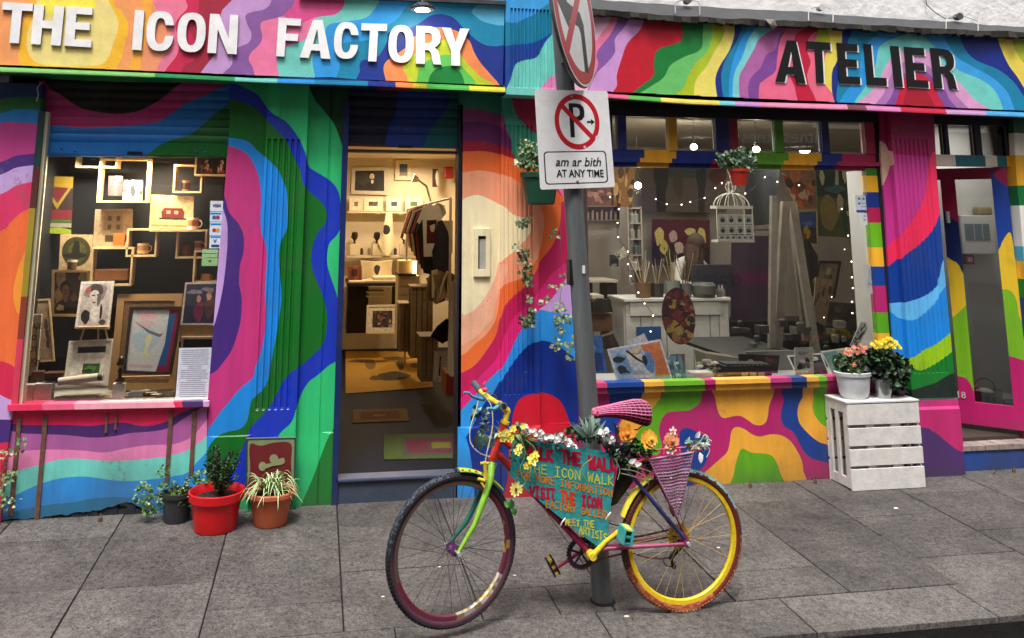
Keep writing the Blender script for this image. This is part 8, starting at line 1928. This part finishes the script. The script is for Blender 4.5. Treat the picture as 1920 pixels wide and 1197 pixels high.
for (u,v) in ((1055,978),(1140,967)): FR([B(u-4,v+8,-.06),B(u,v,-.075),B(u+5,v-6,-.06)],.0035,'#e4e2dc','cable_tie',6)
# ------------------------------------------------------------------ leaves and flowers
rp2 = random.Random(31)
def leaf(mb,p,d,n_,L_,w_,col,bend=.3,fold=.25):
    d = d.normalized(); s = d.cross(n_)
    if s.length < 1e-4: s = d.orthogonal()
    s.normalize(); up = s.cross(d).normalized()
    m1,m2,t = p+d*L_*.35+up*L_*.06,p+d*L_*.7-up*L_*bend*.25,p+d*L_-up*L_*bend
    vs = [p,m1+s*w_+up*w_*fold,m1,m1-s*w_+up*w_*fold,m2+s*w_*.75+up*w_*fold,m2,m2-s*w_*.75+up*w_*fold,t]
    mb.add(vs,[(0,2,1),(0,3,2),(1,2,5,4),(2,3,6,5),(4,5,7),(5,6,7)],col,True)
def rdir(r=rp2,up=.0):
    while True:
        v = Vector((r.uniform(-1,1),r.uniform(-1,1),r.uniform(-1,1)+up))
        if .1 < v.length < 1.6: return v.normalized()
def foliage(mb,c,rad,n,L_,w_,cols,up=.3,r=rp2,out=.7,hollow=.35):
    for i in range(n):
        v = rdir(r); k = hollow+(1-hollow)*r.random()**.5; p = c+Vector((v.x*rad[0]*k,v.y*rad[1]*k,v.z*rad[2]*k))
        d = (v*out+rdir(r)*.7+Vector((0,0,up))); leaf(mb,p,d,rdir(r,.6),L_*r.uniform(.6,1.15),w_*r.uniform(.7,1.15),r.choice(cols),bend=r.uniform(.1,.6))
def bloom(mb,c,f,r_,n,col,heart,layers=1,pw=.5,cup=.15,r=rp2):
    f = f.normalized(); a = f.orthogonal().normalized(); b = f.cross(a)
    for ly in range(layers):
        k = 1-ly*.3
        for i in range(n):
            t = 2*math.pi*(i+.5*ly)/n+r.uniform(-.1,.1); d = (a*math.cos(t)+b*math.sin(t)); q = c+f*(.004*ly); L_ = r_*k*r.uniform(.88,1.1)
            s = f.cross(d); w_ = r_*pw*k; tip = q+d*L_+f*L_*cup*(1+ly); m = q+d*L_*.6+f*L_*(.05+.25*ly)
            mb.add([q,m+s*w_*.55,tip+s*w_*.25,tip-s*w_*.25,m-s*w_*.55,m+f*(-.002)],[(0,5,1),(0,4,5),(1,5,3,2),(5,4,3)],col if isinstance(col,str) else r.choice(col),True)
    mb.ball(c+f*(.004+.006*layers),r_*.22,heart,8)
GD = ['#1c3018','#24401e','#2c4c24','#18281a','#345a2a']
GM = ['#3a6a2c','#4c7c38','#2c5424','#5c8c44','#6c9850']
GL_ = ['#7c9c5c','#94b074','#5c8048','#a8c088','#6a8c54']
GG = ['#5c7468','#7c9488','#4c6458','#90a498','#3c5248']
SOIL = M('potting_soil','#2a1c14',rough=.95,var=.5,scale=60,bump=1)
def soil(root,c,r,sx=1,sy=1): 
    mb = MB(); mb.lathe([(r,0),(r*.6,.006),(.001,.010)],c,'#2a1c14',18,sx,sy); mb.build('soil',SOIL,root)
def pot(root,c,prof,col,m=None,n=32,sx=1,sy=1,rib=0.0,name='pot'):
    return MB().lathe(prof,c,col,n,sx,sy,rib=rib).build(name,m or PAINT,root)
# black ribbed pot of succulents
c = G(330,978); c.y += .02; c.z = gz(c.y)
r1 = empty('potted_succulent',c,'black ribbed pot of sprawling pale green succulents against the striped riser, leftmost of three','potted plant')
pot(r1,c,[(.001,.004),(.080,0),(.096,.150),(.106,.152),(.108,.180),(.096,.180),(.092,.155),(.001,.155)],'#2b2d30',M('black_plastic',attr=True,rough=.5,var=.2,scale=30,bump=.2,dirt=.3),44,rib=.035)
soil(r1,c+Vector((0,0,.160)),.088)
mb = MB()
for (du,dv,rr_,n) in ((-62,-58,(.055,.05,.07),90),(-40,-40,(.06,.05,.05),60),(-15,-66,(.06,.06,.06),80),(12,-52,(.07,.06,.05),90),(30,-72,(.06,.05,.07),90),(48,-90,(.05,.04,.04),50),(40,-45,(.05,.05,.05),50),(-25,-98,(.04,.03,.04),30),(-52,-25,(.04,.04,.03),40)):
    p = P(330+du,985+dv,c.y-.02); foliage(mb,p,rr_,n,.026,.010,GL_+GM,.4)
mb.build('foliage',PLANT,r1,stuff=True)
mb = MB()
for (u,v) in ((268,950),(290,940),(320,920),(345,925),(372,905)): mb.tube([P(330,945,c.y),P((u+330)/2,min(v,940)-8,c.y-.02),P(u,v-15,c.y-.02)],.004,'#6c6448',5)
mb.build('stem',PLANT,r1)
# red pot with a small dark conifer
c = G(402,994); c.y += .03; c.z = gz(c.y)
RP = M('red_plastic',attr=True,rough=.35,var=.10,scale=20,bump=.05,dirt=.12)
r2 = empty('potted_shrub',c,'bright red plastic pot with a small dark upright conifer, between the black and terracotta pots','potted plant')
pot(r2,c,[(.001,.006),(.130,.0),(.134,.012),(.154,.178),(.172,.180),(.177,.228),(.169,.232),(.162,.224),(.154,.181),(.001,.178)],'#d4141c',RP,48)
soil(r2,c+Vector((0,0,.184)),.150)
mb = MB()
for i in range(60): a = rp2.uniform(0,6.28); q = rp2.uniform(.02,.14); mb.ball(c+Vector((q*math.cos(a),q*math.sin(a),.190)),rp2.uniform(.003,.008),rp2.choice(['#3a2418','#1c120c','#5c4430','#6c6a3c']),5)
mb.build('bark_chip',SOIL,r2,stuff=True)
mb = MB(); ft = MB()
for i in range(44):
    a = rp2.uniform(0,6.28); q = rp2.uniform(.02,.115); h = rp2.uniform(.13,.29); p0 = c+Vector((0.02,0,.187)); p1 = p0+Vector((q*math.cos(a)*.6,q*math.sin(a)*.6,h*.55)); p2 = p0+Vector((q*math.cos(a)*1.2,q*math.sin(a)*1.2,h))
    mb.tube([p0,p1,p2],[.004,.003,.0015],'#3a3020',4)
    for k in range(60):
        t = rp2.uniform(.25,1); p = p0.lerp(p1,t*2) if t < .5 else p1.lerp(p2,t*2-1); leaf(ft,p,rdir(up=.5),rdir(),.024,.0045,rp2.choice(GD+['#20401c','#2f5230']),.2)
mb.build('stem',PLANT,r2); ft.build('foliage',PLANT,r2,stuff=True)
# terracotta pot with spider plant
c = G(506,985); c.y += .03; c.z = gz(c.y)
TC = M('terracotta_plastic',attr=True,rough=.6,var=.12,scale=25,bump=.15,dirt=.2)
r3 = empty('potted_spider_plant',c,'terracotta ribbed pot with a striped spider plant in front of the meter box','potted plant')
pot(r3,c,[(0.001,.004),(0.101,0),(0.106,.012),(0.136,.172),(0.154,.174),(0.162,.180),(0.162,.202),(0.155,.209),(0.144,.205),(0.136,.172),(0.001,.168)],'#c0603c',TC,60,rib=.018)
soil(r3,c+Vector((0,0,.182)),.118)
for i in range(80):
    a = rp2.uniform(0,6.28); L_ = rp2.uniform(.13,.28); h = rp2.uniform(.03,.11); p0 = c+Vector((rp2.uniform(-.05,.05),rp2.uniform(-.05,.05),.19)); d = Vector((math.cos(a),math.sin(a),0)); s = Vector((-d.y,d.x,0)); mb = MB(); prev = None
    for k in range(9):
        t = k/8; q = p0+d*L_*t*.85+Vector((0,0,h*4*t*(1-t)*(.9)+h*.7*t-.05*t*t*(L_/.2))); w_ = .0075*(1-t)**.6*(.6+.4*min(1,t*5)); row = [q-s*w_,q-s*w_*.38+Vector((0,0,-.001)),q+s*w_*.38+Vector((0,0,-.001)),q+s*w_]
        if prev:
            for j,cc2 in enumerate(('#4c8030','#f0f2c4','#548a38')): mb.add([prev[j],prev[j+1],row[j+1],row[j]],[(0,1,2,3)],cc2,True)
        prev = row
    mb.build('leaf',PLANT,r3)
# scraggly climber at the far left edge
r4 = empty('wall_climber',G(4,985),'thin pale climbing plant at the extreme left edge of the frame','plant')
mb,ft = MB(),MB()
st = [P(u,v,-.06) for u,v in smooth([(-4,985),(4,940),(2,900),(14,860),(30,838),(42,828)])]; mb.tube(st,.003,'#6c6448',5); mb.build('stem',PLANT,r4)
for (u,v) in ((38,832),(30,845),(14,850),(3,868),(22,895),(8,900),(2,920),(12,938),(30,943),(4,955),(18,893),(-2,935)): foliage(ft,P(u,v,-.07),(.03,.02,.025),9,.03,.012,GL_+['#c8cca0','#d8b8a0'],.2)
ft.build('foliage',PLANT,r4,stuff=True)
# ---- green hanging basket with ivy
c = P(1013,384,-.19)
r5 = empty('hanging_planter',c,'dark green plastic planter with trailing ivy hung on the pier behind the parking sign','hanging planter')
GP = M('green_plastic',attr=True,rough=.4,var=.1,scale=20,bump=.05,dirt=.15)
pot(r5,c,[(.001,.002),(.090,0),(.100,.01),(.128,.195),(.138,.197),(.142,.232),(.132,.236),(.126,.225),(.120,.19),(.001,.185)],'#1d4a36',GP,40,sx=1.08,sy=.9)
ft = MB()
for (u,v,rr_,n) in ((990,300,(.10,.08,.07),170),(1005,285,(.09,.07,.06),130),(1025,300,(.10,.08,.05),120),(985,275,(.04,.04,.04),30),(1000,312,(.10,.05,.03),60)): foliage(ft,P(u,v,-.20),rr_,n,.034,.013,['#8aa070','#a4b088','#56743e','#c0c8a0','#6c8850','#43602f'],.3)
ft.build('foliage',PLANT,r5,stuff=True)
mb,ft = MB(),MB()
v1 = T('E',[(1050,-70),(1060,0),(1075,90),(1070,170),(1075,260)]); v1b = T('E',[(1000,0),(1010,60)])
v2 = T('E',[(1000,160),(990,220),(1020,250),(1040,330),(1050,400),(1060,470),(1070,540),(1040,600)]); v3 = T('E',[(1240,-60),(1235,60),(1235,180),(1240,300),(1240,400),(1230,500),(1235,620),(1240,700),(1210,780)])
v4 = T('E',[(1320,690),(1290,760),(1270,810)]); v5 = T('E',[(1180,420),(1150,480),(1110,500)])
for vv in (v1,v2,v3,v4,v5): MB().tube([P(u,v,-.14+.02*math.sin(v*.05)) for u,v in smooth(vv)],.0018,'#7c5c44',4).build('stem',PLANT,r5)
for (x,y,s,n) in ((1015,55,34,16),(1060,38,14,4),(1195,110,26,8),(985,200,22,6),(1030,240,45,24),(1040,300,30,14),(1040,350,45,26),(1055,395,22,8),(1060,490,24,8),(1070,540,24,8),(1020,610,36,16),(1060,590,34,14),(1050,630,24,8),(1190,425,24,5),(1150,485,24,5),(1115,500,16,3),
                   (1240,400,12,2),(1220,520,36,9),(1240,580,45,15),(1215,600,30,8),(1260,590,24,6),(1235,650,34,10),(1215,720,30,6),(1205,770,20,4),(1240,740,24,5),(1300,750,34,9),(1275,800,28,8),(1320,690,20,4),(1250,350,14,3),(1270,15,12,3)):
    u,v = T('E',[(x,y)])[0]; s_ = s/3*.0032
    for k in range(n):
        p = P(u,v,-.15)+Vector((rp2.uniform(-s_,s_),rp2.uniform(-.03,.03),rp2.uniform(-s_,s_)))
        col = rp2.choice(['#2c3f1e','#3d5428','#55683a','#1e2c16'] if y < 700 and x < 1130 and n > 9 else ['#6c7c54','#56683e','#8c9a78','#46582f','#9aa684'])
        d = Vector((rp2.uniform(-1,1),-.5,rp2.uniform(-1.2,.3))); leaf(ft,p,d,Vector((rp2.uniform(-.4,.4),-1,.3)),rp2.uniform(.024,.038),rp2.uniform(.011,.016),col,.3)
ft.build('leaf_spray',PLANT,r5,stuff=True)
# ---- red hanging pot before the top lights
c = P(1386,348,-.10)
r6 = empty('hanging_pot',c,'red plastic pot with bushy green leaves hanging in front of the transom','hanging plant')
pot(r6,c,[(.001,.002),(.055,0),(.078,.105),(.084,.107),(.086,.128),(.078,.128),(.070,.1),(.001,.1)],'#b83426',RP,32)
ft = MB()
for (u,v,rr_,n) in ((1372,300,(.08,.06,.06),90),(1392,292,(.08,.06,.06),100),(1405,306,(.05,.05,.05),50),(1356,306,(.05,.04,.04),35),(1384,312,(.08,.06,.03),60),(1352,294,(.03,.03,.03),12),(1408,318,(.04,.03,.03),20)): foliage(ft,P(u,v,-.11),rr_,n,.036,.016,['#5c7c5c','#8ca88a','#3c5a3c','#a8bca0','#2c4430'],.3)
ft.build('foliage',PLANT,r6,stuff=True)
mb = MB()
for du in (-14,0,14): mb.tube([P(1386,215,-.10),P(1386+du*.5,260,-.10),P(1386+du,300,-.10)],.0015,'#2a2a2a',4)
mb.build('cord',PAINT,r6)
# ---- white crate and its pots
WC = M('whitewashed_wood',attr=True,rough=.75,var=.16,scale=10,bump=.6,dirt=.28)
x0,x1,yf,yb = 3.925,4.525,-.290,.0
yb = -.005
zt_ = P(1600,757,yf).z; zg = gz(-.15)
ck = empty('white_crate',((x0+x1)/2,(yf+yb)/2,zg),'whitewashed slatted wooden crate on its end beside the right pier, carrying two flower pots','crate')
wcol = '#d9d5d0'
sl_z = [(P(1660,b,yf).z,P(1660,a,yf).z) for a,b in ((757,795.5),(801.5,835),(841,872.5),(878,920))]
sl_z[-1] = (gz(yf)+.002,sl_z[-1][1])
for (a,b) in sl_z:
    for yy,y2 in ((yf,yf+.014),): MB().box(x0+rr.uniform(-.003,.003),x1+rr.uniform(-.003,.006),yy,y2,a,b,wcol).build('slat',WC,ck,bevel=.0025)
    MB().box(x0,x1,yb-.014,yb,a,b,wcol).build('slat',WC,ck,bevel=.0025)
for xx in (x0+.001,x1-.019):      # end boards with tall openings
    yy = [(yf+.0145,yf+.06),(yf+.125,yf+.165),(yb-.06,yb-.0145)]
    for (ya,yb2) in yy: MB().box(xx,xx+.018,ya,yb2,gz(yb)+.004,zt_-.002,wcol).build('post',WC,ck,bevel=.003)
    for (za_,zb_2) in ((gz(yb)+.004,.075),(zt_-.075,zt_-.003)):
        for (ya,yb2) in ((yf+.0605,yf+.1245),(yf+.1655,yb-.0605)): MB().box(xx+.001,xx+.017,ya,yb2,za_,zb_2,wcol).build('rail',WC,ck,bevel=.003)
for (xa_,xb_) in ((x0+.16,x0+.22),(x1-.24,x1-.17)): MB().box(xa_,xb_,yf+.0145,yf+.03,.01,zt_-.01,wcol).build('batten',WC,ck)
MB().box(x0-.006,x1+.004,yf-.004,yb+.002,zt_-.001,zt_+.014,'#dedad6').build('top_board',WC,ck,bevel=.003)
ztop_ = zt_+.014
c = P(1602,742,-.17); c.z = ztop_
p1 = empty('flower_planter',c,'white plastic planter with salmon pink flowers on the left of the crate','potted plant')
pot(p1,c,[(.001,.002),(.085,0),(.108,.04),(.124,.165),(.134,.167),(.138,.192),(.130,.196),(.120,.185),(.114,.16),(.001,.155)],'#cfd2d6',M('white_plastic',attr=True,rough=.4,var=.06,scale=20,bump=.03,dirt=.1),40,sx=1.05,sy=.85)
soil(p1,c+Vector((0,0,.165)),.11)
ft = MB(); foliage(ft,c+Vector((0,0,.24)),(.12,.10,.08),190,.048,.020,GD+['#4c6a2c','#2c4020'],.4); foliage(ft,c+Vector((-.05,-.05,.19)),(.05,.04,.03),10,.04,.02,['#c8d088','#a8b868'],.4); ft.build('foliage',PLANT,p1,stuff=True)
for (u,v) in ((1589,657),(1601,652),(1611,654),(1618,659),(1586,663),(1607,662),(1597,659),(1622,653),(1608,680),(1613,648),(1593,665),(1602,684)):
    mb = MB(); bloom(mb,P(u,v,-.24),Vector((rp2.uniform(-.4,.4),-1,.5)),.020,6,['#e88a70','#f0a48c','#e0705c','#f2b8a0'],'#d8603c',2,.8); mb.build('flower',PLANT,p1)
c = P(1657,748,-.20); c.z = ztop_
p2 = empty('begonia_pot',c,'galvanised tin of dark leaved yellow begonia on the right of the crate','potted plant')
TIN = M('zinc_tin','#a8acae',rough=.28,metal=.9,var=.15,scale=12,bump=.1)
MB().lathe([(.001,.002),(.052,0),(.056,.03),(.060,.045),(.060,.06),(.064,.07),(.064,.09),(.070,.135),(.074,.138),(.073,.144),(.068,.14),(.001,.13)],c,'#a0a4a6',40).build('tin',TIN,p2)
soil(p2,c+Vector((0,0,.13)),.066)
ft = MB()
for (u,v,rr_,n) in ((1660,690,(.14,.10,.09),300),(1648,672,(.12,.09,.06),160),(1680,690,(.10,.09,.09),160),(1682,712,(.07,.06,.05),80),(1632,700,(.06,.05,.05),60),(1692,722,(.03,.03,.03),24),(1660,715,(.09,.08,.04),100)): foliage(ft,P(u,v,-.20),rr_,n,.046,.021,['#1c2e1c','#243a22','#2c4628','#162418','#34502e','#3c5a34'],.3)
ft.build('foliage',PLANT,p2,stuff=True)
for (u,v) in ((1636,647),(1643,643),(1650,650),(1657,640),(1664,636),(1668,646),(1660,650),(1674,651),(1682,647),(1686,652),(1678,643),(1641,651),(1671,637),(1651,644)):
    mb = MB(); bloom(mb,P(u,v,-.25),Vector((rp2.uniform(-.5,.5),-1,.6)),.023,7,['#f4dc2c','#f8e650','#e8cc1c'],'#e0b81c',2,.8); mb.build('flower',PLANT,p2)
p3 = P(1685,745,-.12); p3.z = ztop_
p3e = empty('nursery_pot',p3,'small dark plastic pot half hidden behind the galvanised tin','pot'); pot(p3e,p3,[(.001,.002),(.045,0),(.06,.10),(.064,.11),(.001,.10)],'#34383a',None,24)
# ---- flowers and leaves on the bicycle
fb_ = empty('flower_garland',B(1060,850,-.02),'garland of artificial flowers and leaves wound along the bicycle frame and rack','garland')
ft = MB()
def FB2(u,v,dy): return P(u,v,YB_+dy)
for (u,v,n,s,cs) in ((975,815,26,.03,GM),(985,828,20,.03,GM),(965,838,14,.025,GM),(978,852,16,.02,GM),(968,866,12,.02,GM),(1045,830,40,.035,GG),(1075,816,40,.035,GG+GD),(1100,815,70,.045,GD+GG),(1108,800,40,.04,GG),(1130,822,50,.035,GD+GG),(1150,850,50,.04,GD),(1165,845,40,.04,GD+GG),(1185,838,46,.035,GM[:3]+GD),(1195,850,40,.035,GD),(1215,850,20,.025,GD),(1175,868,36,.03,GD+GG),(1205,880,30,.03,GD),
                        (1020,828,20,.03,GG),(1300,838,30,.035,['#8ca898','#a8c0a8','#c0ccb8','#6c8870']),(1318,832,22,.03,['#8ca898','#b8c8b4','#c8d0c0']),(900,790,22,.035,GG+GD),(905,808,20,.03,GG),(912,828,12,.025,GL_),(935,812,16,.03,GL_),(898,776,12,.025,GL_[:2]+GG)):
    foliage(ft,FB2(u,v-3,-.02),(s,.025,s*.7),n,.034,.012,cs,.1)
for i in range(16): a = rp2.uniform(.6,2.6); leaf(ft,FB2(1103,822,-.06),Vector((math.cos(a),-.3,math.sin(a))),Vector((0,-1,0)),rp2.uniform(.08,.13),.010,rp2.choice(GG),.3)
for (u,v,du,dv) in ((903,815,-2,30),(896,812,-6,28),(909,812,4,26),(958,950,-12,-8),(962,952,4,14),(958,935,2,20),(928,828,-10,8)):
    a,b = FB2(u,v,-.09),FB2(u+du,v+dv,-.09); leaf(ft,a,b-a,Vector((0,-1,0)),(b-a).length*1.1,.016,rp2.choice(['#5c9c4c','#6aa858','#4c8440'] if v > 900 else GG),.1)
ft.build('leaves',PLANT,fb_,stuff=True)
for pts in ([(975,820),(985,850),(975,880),(985,905),(968,920)],[(985,825),(1005,845),(1000,870)],[(1110,860),(1090,880),(1105,910)],[(1295,845),(1310,832),(1330,842),(1325,858)],[(1312,832),(1322,815),(1330,828),(1318,838)],[(1152,860),(1162,880),(1158,900)]): MB().tube([FB2(u,v,-.085) for u,v in smooth(pts)],.0028,'#7a9c60' if pts[0][0] < 1200 else '#b8c4ac',5).build('stem',PLANT,fb_)
def fl(u,v,r_,n,col,heart,lay=1,pw=.5,dy=-.10,d=None): mb = MB(); bloom(mb,FB2(u,v,dy),d or Vector((rp2.uniform(-.3,.3),-1,rp2.uniform(.0,.5))),r_,n,col,heart,lay,pw); mb.build('flower',PLANT,fb_)
for (u,v) in ((978,800),(988,804),(1001,812),(1009,817),(1018,820),(1035,822),(1045,824),(1058,826),(984,810),(1052,818),(1014,812),(1066,830),(994,812),(1136,808),(1128,812),(1146,826),(1076,836)):
    mb = MB()
    for k in range(7): bloom(mb,FB2(u,v,-.08)+rdir()*.014,rdir()+Vector((0,-1,.3)),.011,5,['#f0f0f2','#e4e6ec','#fafafa'],'#e8e4c8',1,.9)
    mb.build('flower',PLANT,fb_)
for (u,v,r_) in ((950,812,.024),(943,822,.022),(957,822,.022),(971,846,.022),(998,862,.030),(988,874,.020),(962,804,.02),(1004,853,.02),(938,815,.016),(974,838,.018),(982,800,.016)): fl(u,v,r_,6,['#ecd83c','#f4e858','#f8f08c'],'#d8b828',1,.7)
fl(967,917,.036,11,['#f6ec94','#f0e070'],'#6a1c1c',1,.42,-.11,Vector((0,-1,.1)))
fl(1174,813,.045,9,['#f0a030','#f4b44c','#e88c28'],'#e08020',3,.6); fl(1217,824,.052,10,['#f4bc48','#f8cc64','#f0a838'],'#f0b030',3,.6); fl(1258,826,.046,10,['#f08c58','#f4a678','#f8c09c'],'#e87840',3,.6); fl(1257,842,.03,6,['#f8d8c0','#fbe8d8'],'#f0a880',1,.6); fl(1262,808,.022,5,['#f0c0b8','#f4d4cc'],'#e8a0a0',1,.6)
for (u,v,a) in ((1188,870,0),(1178,868,.4),(1312,848,-1.5),(1312,852,-1.5),(1303,822,.9)): 
    mb = MB(); leaf(mb,FB2(u,v,-.10),Vector((math.cos(a),-.2,math.sin(a))),Vector((0,-1,0)),.045,.014,'#eef0f0',.1); mb.build('petal',PLANT,fb_)
# grass tufts in the kerb foot of the wall
tf = MB()
for i in range(90):
    u = rp2.choice([rp2.uniform(1310,1540),rp2.uniform(1860,1890),rp2.uniform(10,280)]); v = 910 if u < 1600 and u > 1200 else (876 if u > 1800 else 968)
    p = P(u,v-2,-.012); p.z = -.002; leaf(tf,p,Vector((rp2.uniform(-.5,.5),-.3,1)),Vector((0,-1,0)),rp2.uniform(.008,.02),.002,rp2.choice(GD+GM),.3)
tag(tf.build('weeds',PLANT),'tiny weeds growing in the joint between wall and pavement','weeds',kind='stuff')
